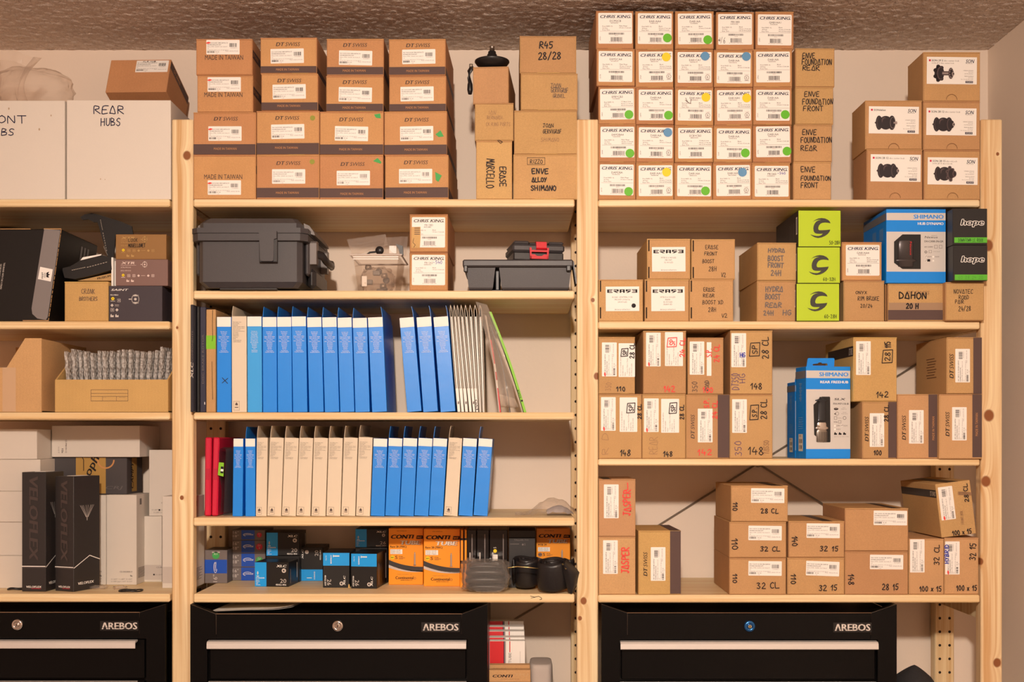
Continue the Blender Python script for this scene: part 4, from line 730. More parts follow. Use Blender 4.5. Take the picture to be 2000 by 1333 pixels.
for i, (row, r_, labs, wr, lab, faint) in enumerate(B8):
    px = P8.r(*r_)
    if row == 'b': zb = ck
    else: zb = max(zt[max(0, i - 4)], zt[i - 4 - (1 if i == 6 else 0)])
    if i == 6: zb = max(zt[2], zt[3])
    def deco(F, b, wr=wr, i=i, px=px, faint=faint):
        if i == 2: b.quad(F, P8.x(1163), px[1] + .5, px[2] - .5, px[3] - .5, BAND, 1); dt_logo(F, b, P8.x(962), P8.y(1055), 46, 7.4, rot=90)
        for t_, a, c_, d, e in faint: b.hand(F, t_, *P8.r(a, c_, d, e), FAINT, .7, 90)
    def wfn(F, q, wr=wr):
        G = F.sub(0, 0, 0, 1, .0004)
        for w_ in wr:
            if w_[0] == 'box': boxed(G, q, w_[1], P8, *w_[2:7])
            else: vh(G, q, w_[0], P8, *w_[1:6], rot=w_[6] if len(w_) > 6 else 90, th=1.0 if w_[5] in (PEN, PURP, FAINT) else 1.7)
    t, z = carton('hub_box', lab, px, .15 if row == 'b' else (.2 if i in (5, 7) else .15), zb, Y=.008 if row == 'b' else .006, group='eight labelled hub cartons', m=CARD, deco=deco, parts=labs + [('handwriting', wfn)], yaw={5: 1.6, 7: 1.2}.get(i, .2), tab=(px[2] - 20, 17) if i in (4,) else None)
    zt.append(z)
# rear hub retail boxes
def freehub(F, b, R):
    x0, y0, x1, y1 = R; shim_front(F, b, x0, y0, x1, y1, 'REAR FREEHUB', 'free'); g = lambda x, y: (x0 + (x - 315) / 4.348, y0 + (y - 420) / 4.348)
    b.text(F, 'SLX', *g(562, 706), 4.2, INK, 22, .02, .35, k=2); b.text(F, 'FH-M7110-B', *g(556, 744), 3.6, INK, 31, .02, k=2)
    b.disc(F, *g(580, 780), 4.6, INK, 2, ry=2.4); b.disc(F, *g(580, 777), 3.2, GREYINK, 3, ry=1.4); b.ring(F, *g(588, 820), 3.4, .7, GREYINK, 2); b.disc(F, *g(572, 822), 2.2, GREYINK, 2, ry=1.4)
    for j, (s_, xx, yy) in enumerate((('Quick', 650, 772), ('Engagement', 650, 784), ('Internal', 655, 812), ('Grease Sleeve', 655, 824))): b.text(F, s_, *g(xx, yy), 1.6, GREYINK, al='c', k=2, res=1)
    b.frame(F, *g(562, 845), *g(588, 870), .6, GREYINK, 2); b.text(F, '15s', *g(598, 862), 2, GREYINK, 8, k=2, res=1); b.ring(F, *g(655, 857), 3, .7, INK, 2); b.text(F, '12s', *g(562, 896), 2.4, INK, 7, .02, k=2); b.frame(F, *g(600, 878), *g(625, 902), .6, GREYINK, 2)
    for xx, yy, tt in ((562, 928, '28H'), (624, 928, '32H'), (562, 958, '36H')): b.quad(F, *g(xx, yy - 12), *g(xx + 15, yy + 3), WHITE, 2); b.text(F, tt, *g(xx + 20, yy), 2.6, GREYINK, 8, k=2, res=1)
    b.line(F, [g(626, 920), g(631, 927), g(638, 914)], .7, INK, 3)
    for j in range(3): b.poly(F, [g(562 + 40 * j + a, 1000 + c_) for a, c_ in ((0, 0), (26, 0), (26, -14), (18, -12), (12, -22), (4, -20), (0, -8))], INK, 2)
    b.text(F, 'specs on the side', *g(562, 1018), 1.4, GREYINK, 30, k=2, res=1)
def freewin(F, q, R):
    x0, y0, x1, y1 = R; g = lambda x, y: (x0 + (x - 315) / 4.348, y0 + (y - 420) / 4.348)
    q.poly(F, [g(*p) for p in ((380, 745), (455, 676), (522, 676), (527, 682), (530, 1058), (524, 1064), (462, 1064), (386, 1000))], mat('window interior', (14, 13, 14), .5), 3)
def freeshell(F, q, R):
    x0, y0, x1, y1 = R; k = F.U.length; c = F.sub(x0 + (452 - 315) / 4.348, y0 + (870 - 420) / 4.348).O; m = mat('polished black hub', (70, 74, 80), .18, .8); m2 = mat('grey splined body', (150, 140, 130), .35, .7); n = 16
    def half(prof, mm):
        vs = []; fs = []
        for r_, hh in prof:
            for i in range(n + 1): a = math.pi * i / n; vs.append((c.x + r_ * k * math.cos(a), c.y - .001 - r_ * k * .25 * math.sin(a), c.z + hh * k))
        for j in range(len(prof) - 1):
            for i in range(n): fs.append((j * (n + 1) + i, j * (n + 1) + i + 1, (j + 1) * (n + 1) + i + 1, (j + 1) * (n + 1) + i))
        q.add(vs, fs, mm, True)
    half([(4, 44), (6, 40), (13, 38), (13.5, 36.5), (8, 35), (7.5, 30), (8, 0), (8.5, -2)], m); half([(8.5, -6), (9.6, -8.5), (10, -14), (13.5, -15.5), (13.5, -18), (9, -20)], CHROME); half([(9, -20), (11, -23), (11, -43), (10, -44)], m2)
    for i in range(6): q.quad(F.sub(0, 0, lift=.0036), x0 + (410 - 315) / 4.348 + i * 3.4, y0 + (975 - 420) / 4.348, x0 + (410 - 315) / 4.348 + i * 3.4 + 1.1, y0 + (1058 - 420) / 4.348, mat('window interior', (14, 13, 14), .5))
def freeside(G, q, n, R):
    y0, y1 = R[1], R[3]; h = y1 - y0; pb = mat('pale blue print', (120, 170, 214), .5)
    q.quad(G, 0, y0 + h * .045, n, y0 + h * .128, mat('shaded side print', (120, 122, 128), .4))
    for i in range(13): q.quad(G, n * (.5 - .05 - .12 * ((i * 3 + 4) % 5) / 5), y0 + h * (.18 + .016 * i), n * (.5 + .05 + .12 * ((i * 3 + 4) % 5) / 5), y0 + h * (.188 + .016 * i), pb)
    for i in range(6): q.quad(G, n * .3, y0 + h * (.56 + .024 * i), n * .7, y0 + h * (.566 + .024 * i), pb)
    q.quad(G, n * .3, y0 + h * .745, n * .72, y0 + h * .935, CREAM); q.bars(G, n * .36, y0 + h * .80, n * .66, y0 + h * .845, INK, 2, 9); q.bars(G, n * .36, y0 + h * .87, n * .66, y0 + h * .91, INK, 5, 9); q.bars(G, n * .36, y0 + h * .755, n * .56, y0 + h * .775, GREYINK, 5, 5)
def retail(R, Y, dep, label, yaw):
    t, z = carton('retail_box', label, R, dep, ck, Y=Y, group='blue retail hub boxes', m=SHB, style='plain', deco=lambda F, b: freehub(F, b, R), parts=[('window', lambda F, q: freewin(F, q, R), 'dark window cut-out'), ('hub', lambda F, q: freeshell(F, q, R), 'polished hub behind the window')], side=[('l', 'side_print', lambda G, q, n: freeside(G, q, n, R))], yaw=yaw)
    k = K(Y); w = (R[2] - R[0]) * k; h = z - ck; x = lambda v: (v - 511) / 4.348 * k
    # hang tab with its slot, leaning back a little
    b = MB(); P = [(338, 412), (352, 345), (360, 338), (585, 336), (591, 345), (583, 408), (578, 414)]
    Q = [(395, 402), (400, 390), (440, 384), (448, 376), (470, 374), (480, 384), (520, 382), (527, 392), (524, 402)]
    up = lambda p: (x(p[0]), (414 - p[1]) / 4.348 * k)
    outer = [up(p) for p in ((338, 412), (352, 340), (395, 338), (395, 402))]; 
    for pl in ([(338, 414), (352, 345), (360, 338), (395, 338), (395, 414)], [(527, 414), (527, 337), (585, 336), (591, 345), (583, 414)], [(395, 390), (395, 338), (527, 337), (527, 390), (520, 382), (480, 384), (470, 374), (448, 376), (440, 384)], [(395, 414), (395, 402), (527, 402), (527, 414)]):
        b.prism([up(p) for p in pl], 0, .0008, SHB)
    o = b.build('hang_tab', t); o.location = (0, .012, h - .0006); o.rotation_euler = (math.radians(-8), 0, 0)
R1 = P9.r(315, 420, 707, 1190)
retail(R1, .012, .06, 'blue and grey retail box with a hang tab and windowed hub, the front one', 7)
retail((P9.x(315) - 20, R1[1] + 30, P9.x(707) - 26, R1[3]), .085, .06, 'blue retail box mostly hidden behind the windowed hub box', 3)
def dtv(c, logo=None, band=None, made=None, wr=()):
    def fn(F, b):
        if band: b.quad(F, c.x(band[0]), c.y(band[1]) + .5, c.x(band[2]) - .5, c.y(band[3]) - .5, BAND, 1)
        if logo: dt_logo(F, b, c.x(logo[2]), c.y(logo[3]), (logo[3] - logo[1]) / c.f, (logo[2] - logo[0]) / c.f, INK, 90)
        if made: b.text(F, 'MADE IN TAIWAN', c.x(made[2]), c.y(made[3]), (made[2] - made[0]) / c.f, BANDT, (made[3] - made[1]) / c.f, .01, rot=90, k=2)
    return fn
def wrp(c, *wr):
    def fn(F, q):
        G = F.sub(0, 0, 0, 1, .0004)
        for w_ in wr:
            if w_[0] == 'box': boxed(G, q, w_[1], c, *w_[2:7])
            else: q.hand(G, w_[0], *c.r(*w_[1:5]), w_[5], 2.1 if w_[5] is REDM else 1.7, w_[6] if len(w_) > 6 else 0, 4)
    return ('handwriting', fn)
def tape_side(c, y0, y1, n0=.75):
    def fn(G, q, n): q.quad(G, 1, c.y(y0), n - 1, c.y(y1), BAND); q.text(G, 'DT SWISS', n - 6, c.y(y1) - 2.4, 6, BANDT, 26, .02, .2, al='r', k=1)
    return fn
def tside(c, y0, y1):
    def fn(G, q, n): q.quad(G, n * .1, c.y(y0), n - 1, c.y(y1), TAPE); q.text(G, 'DT SWISS', n - 5, c.y(y1) - 2.5, (y1 - y0) / c.f - 6, CREAM, 22, .02, .1, al='r', k=1)
    return fn
t, za = carton('hub_box', 'carton with sideways print, one label and dark stripe under the large written carton', P9.r(800, 718, 1095, 1197), .17, ck, Y=.0, group='cartons beside the blue retail box', m=CARD, deco=dtv(P9, (820, 850, 852, 1055), (1022, 718, 1095, 1197)), parts=[vlab(P9, 862, 817, 1003, 1103, 11), wrp(P9, ('28 CL', 985, 745, 1022, 888, MARK, 90), ('100', 895, 1133, 962, 1172, MARK))], yaw=3)
t, zb_ = carton('hub_box', 'brown carton with sideways print and dark stripe, middle of the bottom three', P9.r(1099, 655, 1450, 1193), .2, ck, Y=.006, group='cartons beside the blue retail box', m=CARDP, deco=dtv(P9, (1138, 840, 1170, 1043), (1362, 655, 1450, 1193), (1393, 845, 1413, 1045)), parts=[vlab(P9, 1197, 790, 1320, 1075, 12)])
t, zc = carton('hub_box', 'brown carton with sideways print and dark stripe, touching the upright post', P9.r(1457, 655, 1818, 1193), .2, ck, Y=-.008, group='cartons beside the blue retail box', m=CARDP, deco=dtv(P9, (1507, 810, 1540, 1012), (1735, 655, 1818, 1193), (1760, 815, 1782, 1010)), parts=[vlab(P9, 1563, 765, 1688, 1048, 13)])
t, z1 = carton('hub_box', 'large carton with boxed number, black tape on its side, above the blue retail box', P9.r(725, 172, 1097, 710), .2, za, Y=.004, group='cartons beside the blue retail box', m=CARDY, parts=[vlab(P9, 746, 205, 890, 492, 14), wrp(P9, ('115', 990, 208, 1040, 262, MARK, 90), ('box', '28', 967, 278, 1058, 390, MARK), ('142', 915, 635, 1022, 683, MARK))], side=[('l', 'tape', tside(P9, 245, 330))], yaw=1.5)
def txtside(G, q, n):
    for i in range(8): q.quad(G, n * (.35 + .02 * (i % 3)), P9.y(330) + i * 5.4, n * (.62 + .03 * (i * 5 % 3)), P9.y(330) + i * 5.4 + 1.6, mat('brown print', (120, 84, 54), .7))
t, z1 = carton('hub_box', 'carton with sideways print on top of the one touching the upright post', P9.r(1518, 172, 1818, 655), .18, max(zb_, zc), Y=-.006, group='cartons beside the blue retail box', m=CARD, deco=dtv(P9, (1540, 318, 1575, 520), (1743, 172, 1818, 655)), parts=[vlab(P9, 1590, 270, 1735, 555, 15)], side=[('l', 'side_print', txtside)], yaw=.5)
# ------------------------------------------------------------------ last bay, bottom shelf
PA = cr(1140, 890, 4.443); PB = cr(1520, 890, 4.443); ck = SH[2, 3]
def ttop(F, b): pass
t, z1 = carton('hub_box', 'carton with a short red written word, lower one against the post', PA.r(130, 708, 450, 1200), .15, ck, Y=.004, group='cartons with a red word', m=CARDP, parts=[vlab(PA, 168, 738, 315, 1030, 21), wrp(PA, ('JASPER', 330, 800, 392, 1022, REDM, 90))], yaw=0)
def toptape(name='tape'):
    def add(t, w, dep, h, x0, x1):
        q = MB(); q.box(x0, x1, 0.0005, dep - .002, h, h + .0004, TAPE, 0); q.build('tape', t)
    return add
t, z2 = carton('hub_box', 'carton with a red word ending in a long stroke, upper one against the post', PA.r(131, 208, 450, 703), .15, z1, Y=.003, group='cartons with a red word', m=CARDP, parts=[vlab(PA, 175, 253, 318, 547, 22), wrp(PA, ('JASPER', 345, 300, 405, 523, REDM, 90)), ('pen_stroke', lambda F, q: q.line(F.sub(0, 0, lift=.0008), [(PA.x(360), PA.y(308)), (PA.x(384), PA.y(296)), (PA.x(380), PA.y(240))], 1.9, REDM))])
toptape()(t, 0, .15, z2 - z1 - .0006, -.03, -.012)
t, z1 = carton('hub_box', 'carton with sideways print and dark stripe standing alone beside the red-word cartons', PA.r(475, 655, 845, 1205), .16, ck, Y=.001, m=CARDY, deco=dtv(PA, (518, 845, 552, 1048), (750, 655, 845, 1205)), parts=[vlab(PA, 582, 798, 725, 1090, 23)], yaw=1.5)
q = MB(); w_ = 370 / 4.443 * K(.001) / 2; q.box(w_ - .0225, w_ - .0005, .0015, .158, z1 - ck - .0006, z1 - ck - .0002, BAND, 0); q.build('top_stripe', t)
def hl(c, x0, y0, seed, rot=-.6): return dtl(c, x0, y0, rot, seed=seed, l1='350 110/15 CL R32 BR ASM N', l2='H350BDICR32SA01477')
zz = ck
for r_, lb, wr, wh, Y in [((1265, 893, 1756, 1207), (1430, 918), (('32 CL', 1500, 1105, 1697, 1155, MARK), ('110', 1294, 1028, 1330, 1110, MARK, -90)), 'lowest', .002), ((1265, 579, 1758, 888), (1430, 611), (('32 CL', 1530, 793, 1705, 833, MARK), ('110', 1285, 725, 1335, 820, MARK, -90)), 'middle', .003), ((1280, 264, 1772, 575), (1453, 286), (('28 CL', 1537, 465, 1690, 503, MARK), ('110', 1295, 408, 1334, 483, MARK, -90)), 'topmost', .004)]:
    zo = zz; t, zz = carton('hub_box', f'brown carton with a label and sideways number, {wh} of the stack of three', PA.r(*r_), .2, zz, Y=Y, group='stack of three numbered cartons', m=CARDR, parts=[hl(PA, *lb, seed=31), wrp(PA, *wr)], yaw=-.5)
toptape()(t, 0, .2, zz - zo - .0006, .025, .05)
zz = ck
for r_, lb, wr, wh in [((80, 890, 575, 1207), (243, 916), (('32 15', 352, 1127, 510, 1175, MARK), ('110', 110, 1030, 152, 1120, MARK, -90)), 'lower'), ((90, 572, 575, 884), (246, 591), (('32 15', 360, 790, 520, 833, MARK), ('140', 118, 703, 165, 790, MARK, -90)), 'upper')]:
    zo = zz; t, zz = carton('hub_box', f'brown numbered carton with a label, {wh} of the pair beside the stack of three', PB.r(*r_), .19, zz, Y=.004, group='pair of numbered cartons', m=CARDR, parts=[hl(PB, *lb, seed=41, rot=-2 if wh == 'lower' else -.6), wrp(PB, *wr)])
toptape()(t, 0, .19, zz - zo - .0006, .012, .034)
t, z1 = carton('hub_box', 'wide brown carton with a label and a sideways number, under the unwritten one', PB.r(580, 835, 1128, 1205), .19, ck, Y=.003, group='wide brown cartons', m=CARDR, parts=[hl(PB, 796, 863, 51), wrp(PB, ('28 15', 900, 1118, 1043, 1168, MARK), ('148', 605, 1032, 655, 1125, MARK, -90))])
t, z2 = carton('hub_box', 'wide brown carton with a label and no handwriting on its front', PB.r(581, 460, 1128, 830), .19, z1, Y=.004, group='wide brown cartons', m=CARDR, parts=[hl(PB, 828, 480, 52)], yaw=-1)
toptape()(t, 0, .19, z2 - z1 - .0006, .03, .05)
t, za = carton('hub_box', 'carton with two written lines and an upright label beside the wide cartons', PB.r(1135, 725, 1438, 1200), .17, ck, Y=.005, group='pair of upright cartons by the post', m=CARDP, parts=[vlab(PB, 1143, 730, 1288, 1018, 53), wrp(PB, ('32 CL', 1350, 775, 1395, 952, MARK, 90), ('100 x 15', 1225, 1138, 1415, 1182, MARK))])
t, zb_ = carton('hub_box', 'carton with blue writing across its upright label, next to the upright post', PB.r(1443, 716, 1740, 1197), .17, ck, Y=.006, group='pair of upright cartons by the post', m=CARDP, parts=[vlab(PB, 1448, 748, 1592, 1035, 54, True), wrp(PB, ('HYBRID', 1445, 775, 1478, 938, BLUEM, 90), ('32 15', 1660, 765, 1712, 910, MARK, 90), ('100 x 15', 1545, 1130, 1722, 1175, MARK))])
# the tilted one: leaning on its lower corner, propped against the post
k = K(.004); x0p, y1p = 1840.0, 1050.0; w_, h_ = 69 * k, 105.5 * k
t = thing('hub_box', 'tilted carton with taped edges leaning on the two upright cartons by the post', 'box', (X(x0p, .004) + w_ / 2 - .0015, .004, max(za, zb_) + .0002 + 0.0042), 'pair of upright cartons by the post', yaw=2, roll=7)
b = MB().box(-w_ / 2, w_ / 2, 0, .2, 0, h_, CARD, .001); b.build('body', t)
F = Fr((-w_ / 2, 0, h_), (k, 0, 0), (0, 0, -k))
q = MB(); dt_label(F.sub(4, 72, 90, 1.0), q, 55, '350 110/15 CL R28 BR ASM N', red=True); q.build('shipping_label', t)
q = MB(); G = F.sub(0, 0, lift=.0003); q.hand(G, '28 CL', 54, 6, 62, 42, MARK, 1.7, 90); q.hand(G, '100 x 15', 22, 95, 60, 104, MARK, 1.7); q.hand(G, 'VISION', 42, 26, 48, 52, FAINT, .7, 80); q.hand(G, 'FRONT BOX', 42, 58, 47, 84, FAINT, .6, 90); q.build('handwriting', t)
G = Fr((-w_ / 2, .2, h_), (0, -k, 0), (0, 0, -k)); n_ = .2 / k
q = MB(); q.quad(G, 1, 12, n_ - 1, 27, TAPE); q.text(G, 'DT SWISS', n_ - 4, 24, 9, CREAM, 26, .02, .1, al='r', k=1); q.build('side_tape', t)
q = MB(); q.box(-.012, .012, .001, .199, h_, h_ + .0004, TAPE, 0); q.build('top_tape', t)
# ------------------------------------------------------------------ middle bay, slipcases on the third shelf
PC = cr(350, 560, 4.651); PD = cr(720, 560, 4.348); ck = SH[1, 2]
def spine_print(F, b, x0, y0, w, h, kind):
    if kind != 'cream':
        b.quad(F, x0 + .2, y0 + .2, x0 + w - .2, y0 + h * .103, WHITE, 1); m = LIGHTINK; m = mat('white print', (236, 238, 242), .5)
        ws = (.42, .36, .26, .66, .64, .4, .66, .34, .36, .34, .26, .24, .42, .56) if kind == 'blue' else (.36, .42, .36, .42, .46, .44, .44, .48, .34, .3, .3, .14, .38, .38)
        tx = ('Disc brake rotor', 'Bremsscheibe', 'Remschijf', 'Disque de frein a disque', 'Discos del freno a disco', 'Disco de freio', 'Disco del freno a disco', 'Bromsskiva', 'Bremseskive', 'Skivebremse', 'Jarrulevy', 'ROTOR', 'Tarcza hamulcowa', 'F-20792-0068-00')
        for j, (s_, v) in enumerate(zip(tx, ws)): b.text(F, s_, x0 + w * .5, y0 + h * .16 + j * h * .0165, h * .0098, m, w * v * 1.12, .02, al='c', k=1, res=1)
    else:
        for j, s_ in enumerate(('Disc brake rotor', 'Bremsscheibe', 'Remschijf', 'Disque de frein a disque', 'Discos del freno a disco', 'Disco de freio', 'Rotor de frein de disco', 'Bromsskiva', 'Bremseskive', 'Skivebremse', 'Jarrulevy', 'ROTOR', 'Tarcza hamulcowa', 'F-20792-0068-00')):
            b.text(F, s_, x0 + w * .1, y0 + h * .065 + j * h * .0158, h * .0088, PEN, w * min(.78, .035 * len(s_)), .012, k=1, res=1)
        f0 = y0 + h * .885; b.frame(F, x0 + w * .12, f0, x0 + w * .52, f0 + h * .095, .35, PEN, 1); b.poly(F, [(x0 + w * .32 + a, f0 + c_) for a, c_ in ((-2.5, 8), (-2.5, 5.5), (0, 2), (2.5, 5.5), (2.5, 8))], PEN, 1); b.quad(F, x0 + w * .2, f0 + h * .06, x0 + w * .44, f0 + h * .068, PEN, 1)
def slipcase(label, xt, xb, y0, yb, kind, zs, Y, group, dep=.19, yaw=0, flap='r', fh=22, extra=None, cx=None):
    """open-topped card case; xt/xb the spine's left edge and right edge at the top and at the foot"""
    k = K(Y); h = (Z(y0, Y) - zs); wp = ((xt[1] - xt[0]) + (xb[1] - xb[0])) / 2; w = wp * k; mx = (xb[0] + xb[1]) / 2
    roll = math.degrees(math.atan2(((xt[0] + xt[1]) - (xb[0] + xb[1])) / 2 * k, h))
    h = h / math.cos(math.radians(roll)) - abs(math.sin(math.radians(roll))) * w / 2
    t = thing('slipcase', label, 'slipcase', (X(mx, Y), Y, zs + .0004 + abs(math.sin(math.radians(roll))) * w / 2), group, yaw, -roll)
    m = {'blue': CASEB, 'cyan': CASEC, 'cream': CASEG}[kind]; mi = CASEG if kind == 'cream' else CASEDK; hw = w / 2 - .0002
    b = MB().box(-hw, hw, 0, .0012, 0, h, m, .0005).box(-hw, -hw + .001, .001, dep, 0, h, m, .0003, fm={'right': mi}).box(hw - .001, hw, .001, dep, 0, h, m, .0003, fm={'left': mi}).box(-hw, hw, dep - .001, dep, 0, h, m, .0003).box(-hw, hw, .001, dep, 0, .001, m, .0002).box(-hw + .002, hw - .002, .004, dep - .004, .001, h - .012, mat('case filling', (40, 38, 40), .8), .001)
    F = Fr((-hw, 0, h), (k, 0, 0), (0, 0, -k)); spine_print(F, b, 0, 0, hw * 2 / k, h / k, kind)
    if extra: extra(F, b)
    b.build('case', t)
    if flap:
        sx = hw - .0012 if flap == 'r' else -hw + .0004; pts = []
        q = MB(); n = 8; H = fh * k; prev = None
        for i in range(n):
            a0, a1 = i / n, (i + 1) / n; bx = lambda a: (-.0022 * a * a if flap == 'r' else .0022 * a * a)
            q.add([(sx + bx(a0), .001, h - .001 + H * a0), (sx + bx(a1), .001, h - .001 + H * a1), (sx + bx(a1), dep * .96, h - .001 + H * a1), (sx + bx(a0), dep * .96, h - .001 + H * a0),
                   (sx + .0007 + bx(a0), .001, h - .001 + H * a0), (sx + .0007 + bx(a1), .001, h - .001 + H * a1), (sx + .0007 + bx(a1), dep * .96, h - .001 + H * a1), (sx + .0007 + bx(a0), dep * .96, h - .001 + H * a0)], [(0, 1, 2, 3), (4, 7, 6, 5), (0, 4, 5, 1), (3, 2, 6, 7)] + ([(1, 5, 6, 2)] if i == n - 1 else []), m)
        q.build('side_flap', t)
    # the front tongue folded inwards at the mouth
    q = MB(); q.grid(lambda u, v: (-hw + .0012 + (2 * hw - .0024) * u, .0015 + .012 * v, h - .0004 + .0016 * math.sin(math.pi * u) * v), 8, 3, mi); q.build('tongue', t)
    return t
def dark_binder(label, x0, x1, y0, Y, m, txt=None, dep=.2, tape=None):
    k = K(Y); w = (x1 - x0) * k; h = Z(y0, Y) - ck; t = thing('folder', label, 'folder', (X((x0 + x1) / 2, Y), Y, ck + .0003), 'folders beside the post')
    b = MB().box(-w / 2 + .0002, w / 2 - .0002, 0, dep, 0, h, m, .0012); F = Fr((-w / 2, 0, h), (k, 0, 0), (0, 0, -k))
    if txt: txt(F, b, w / k, h / k)
    b.build('cover', t)
    if tape: q = MB(); q.quad(F, .3, tape[0], w / k - .3, tape[1], LTGRN); q.build('tape', t, 'lime green tape')
    return t
dark_binder('black folder with sideways white lettering sticking out past the post', 371.8, 378.2, 595.5, -.018, mat('navy black cover', (34, 34, 46), .4), lambda F, b, w, h: (b.text(F, 'XLC', 5.6, 144, 4.6, LIGHTINK, 30, .02, .3, rot=90), b.text(F, 'COMPONENTS', 5.2, 112, 2.4, GREYINK, 60, rot=90)), .2)
dark_binder('plain black folder, second from the post', 384.2, 390, 598.7, .004, BLACKC, None, .2)
dark_binder('dark navy folder with faint sideways lettering', 390.4, 402.2, 600, .006, mat('dark navy cover', (44, 44, 66), .45), lambda F, b, w, h: (b.text(F, 'DISC BRAKE ROTOR', 8, 150, 3.6, GREYINK, 96, rot=90), b.quad(F, w - 3, 186, w - 1.5, 191, WHITE, 1)), .2)
dark_binder('brown card folder with a band of lime green tape', 402.5, 421.6, 605, .008, CARDR, lambda F, b, w, h: (b.line(F, [(13, 2), (12.6, 30), (13.2, 56), (12, 62)], .9, HOLE, 1), b.line(F, [(11.6, 102), (12.2, 140), (13, 176)], .8, HOLE, 1)), .2, tape=(51, 77.5))
U = [('blue', 342, 472, 342, 473, 278, None), ('cream', 476, 611, 478, 613, 272, 'l'), ('cyan', 618, 748, 620, 754, 274, None), ('blue', 757, 885, 760, 891, 279, 'l'), ('blue', 890, 1018, 895, 1026, 278, 'l'), ('blue', 1022, 1150, 1031, 1166, 274, 'l'), ('blue', 1161, 1292, 1180, 1313, 281, 'l'), ('blue', 1298, 1430, 1322, 1455, 281, 'l'), ('blue', 1437, 1567, 1462, 1592, 284, 'l'), ('blue', 1575, 1705, 1598, 1732, 287, 'l'), ('blue', 1714, 1847, 1750, 1888, 281, 'r')]
bi = 0
for i, (kd, a, b_, c_, d, y0, fl) in enumerate(U):
    ex = None
    if kd == 'blue': bi += 1
    lab = {'cream': 'cream slipcase with brown print, the only one on the upper shelf of slipcases', 'cyan': 'lighter cyan slipcase right after the cream one on the upper shelf'}.get(kd, f'upright blue slipcase, {ORD[i - 1] if i else "just before the cream one"} {"from the brown folder, upper shelf" if i else "and marked with a black cross"}')
    if i == 0: ex = lambda F, b: b.line(F, [(10.5, 119), (21, 130)], 1.2, MARK, 2).line(F, [(21.5, 120), (10.5, 129)], 1.2, MARK, 2); lab = 'blue slipcase marked with a black cross, just before the cream one'
    elif i > 2: lab = f'blue slipcase, {ORD[i - 3]} after the cyan one in the upright row of the upper shelf'
    slipcase(lab, (PC.x(a), PC.x(b_)), (PC.x(c_), PC.x(d)), PC.y(y0), 0, kd, ck, .003 + .0012 * (i % 4), 'slipcases on the upper shelf', flap=fl, extra=ex, fh=21)
LN = [(260, 383, 327, 450, 265), (408, 528, 460, 592, 260), (553, 670, 606, 742, 258)]
for i, (a, b_, c_, d, y0) in enumerate(LN):
    slipcase(f'leaning blue slipcase, {["beside the gap", "middle of the leaning three", "against the folded cream sleeves"][i]} on the upper shelf', (PD.x(a), PD.x(b_)), (PD.x(c_), PD.x(d)), PD.y(y0), 0, 'blue', ck, .004, 'slipcases on the upper shelf', flap='r', yaw=0, fh=22)
# folded cream sleeves
tx = [694, 725, 752, 784, 821, 861, 903, 946]; bx = [767, 799, 832, 866, 896, 922, 949, 976]
for i in range(8):
    Y = .006 + .002 * (i % 3); k = K(Y); xa, xb_ = PD.x(tx[i]), PD.x(bx[i]); h = Z(PD.y(152), Y) - ck - .001
    t = thing('card_sleeve', f'folded cream card sleeve, {ORD[i]} of eight after the leaning slipcases', 'sleeve', (X(xb_, Y), Y, ck + .0006), 'folded cream sleeves')
    gap = lambda L: min([(L[j + 1] - L[j]) / 4.348 for j in (i - 1, i) if 0 <= j < 7]) * .47 * k
    ht, hbm = gap(tx), gap(bx); dxm = (xa - xb_) * k; N = 18; L_, R_ = [], []
    for j in range(N + 1):
        s_ = j / N; c0 = dxm * s_; g = (hbm * (1 - s_) + ht * s_) * (math.sqrt(max(0, 1 - ((s_ - .88) / .12) ** 2)) if s_ > .88 else 1) * (.72 + .28 * math.sin(math.pi * min(1, s_ * 1.1)))
        L_.append((c0 - max(g, .0003), h * s_)); R_.append((c0 + max(g, .0003), h * s_))
    b = MB(); dep = .17; th = .0008
    for side, sg in ((L_, 1), (R_, -1)):
        for (x0, z0), (x1, z1) in zip(side, side[1:]):
            b.add([(x0, 0, z0), (x1, 0, z1), (x1, dep, z1), (x0, dep, z0), (x0 + sg * th, 0, z0), (x1 + sg * th, 0, z1), (x1 + sg * th, dep, z1), (x0 + sg * th, dep, z0)], [(0, 3, 2, 1), (4, 5, 6, 7), (0, 1, 5, 4), (3, 7, 6, 2)], CREAM)
    b.build('sleeve', t)
    q = MB()
    for j in range(N - 2):
        (x0, z0), (x1, z1), (x2, _), (x3, _) = L_[j], L_[j + 1], R_[j + 1], R_[j]; m_ = lambda a, c_, f: a + (c_ - a) * f
        q.add([(m_(x0, x3, .3), .0025, z0), (m_(x0, x3, .7), .0025, z0), (m_(x1, x2, .7), .0025, z1), (m_(x1, x2, .3), .0025, z1), (m_(x0, x3, .3), dep, z0), (m_(x0, x3, .7), dep, z0), (m_(x1, x2, .7), dep, z1), (m_(x1, x2, .3), dep, z1)], [(0, 1, 2, 3), (1, 5, 6, 2), (4, 0, 3, 7)], WHITE)
    q.build('inner_card', t)
    if i < 6:
        q = MB(); hh = .22; d1 = dxm * hh; w0 = hbm * .7
        q.add([(-w0, -.0006, .001), (w0, -.0006, .001), (d1 + w0, -.0006, h * hh), (d1 - w0, -.0006, h * hh)], [(0, 1, 2, 3)], WHITE)
        F = Fr((0, -.0006, .001), (k, 0, 0), (0, 0, -k), .0003)
        if i % 2 == 0: q.quad(F, -1.2 - 12 * (xb_ - xa) / 188, -20, 1.4 - 12 * (xb_ - xa) / 188, -15, GREYINK, 1)
        if i == 5: q.text(F, 'EVO', 1.6, -4, 3.4, INK, 20, .03, rot=96, k=1)
        q.build('label', t)
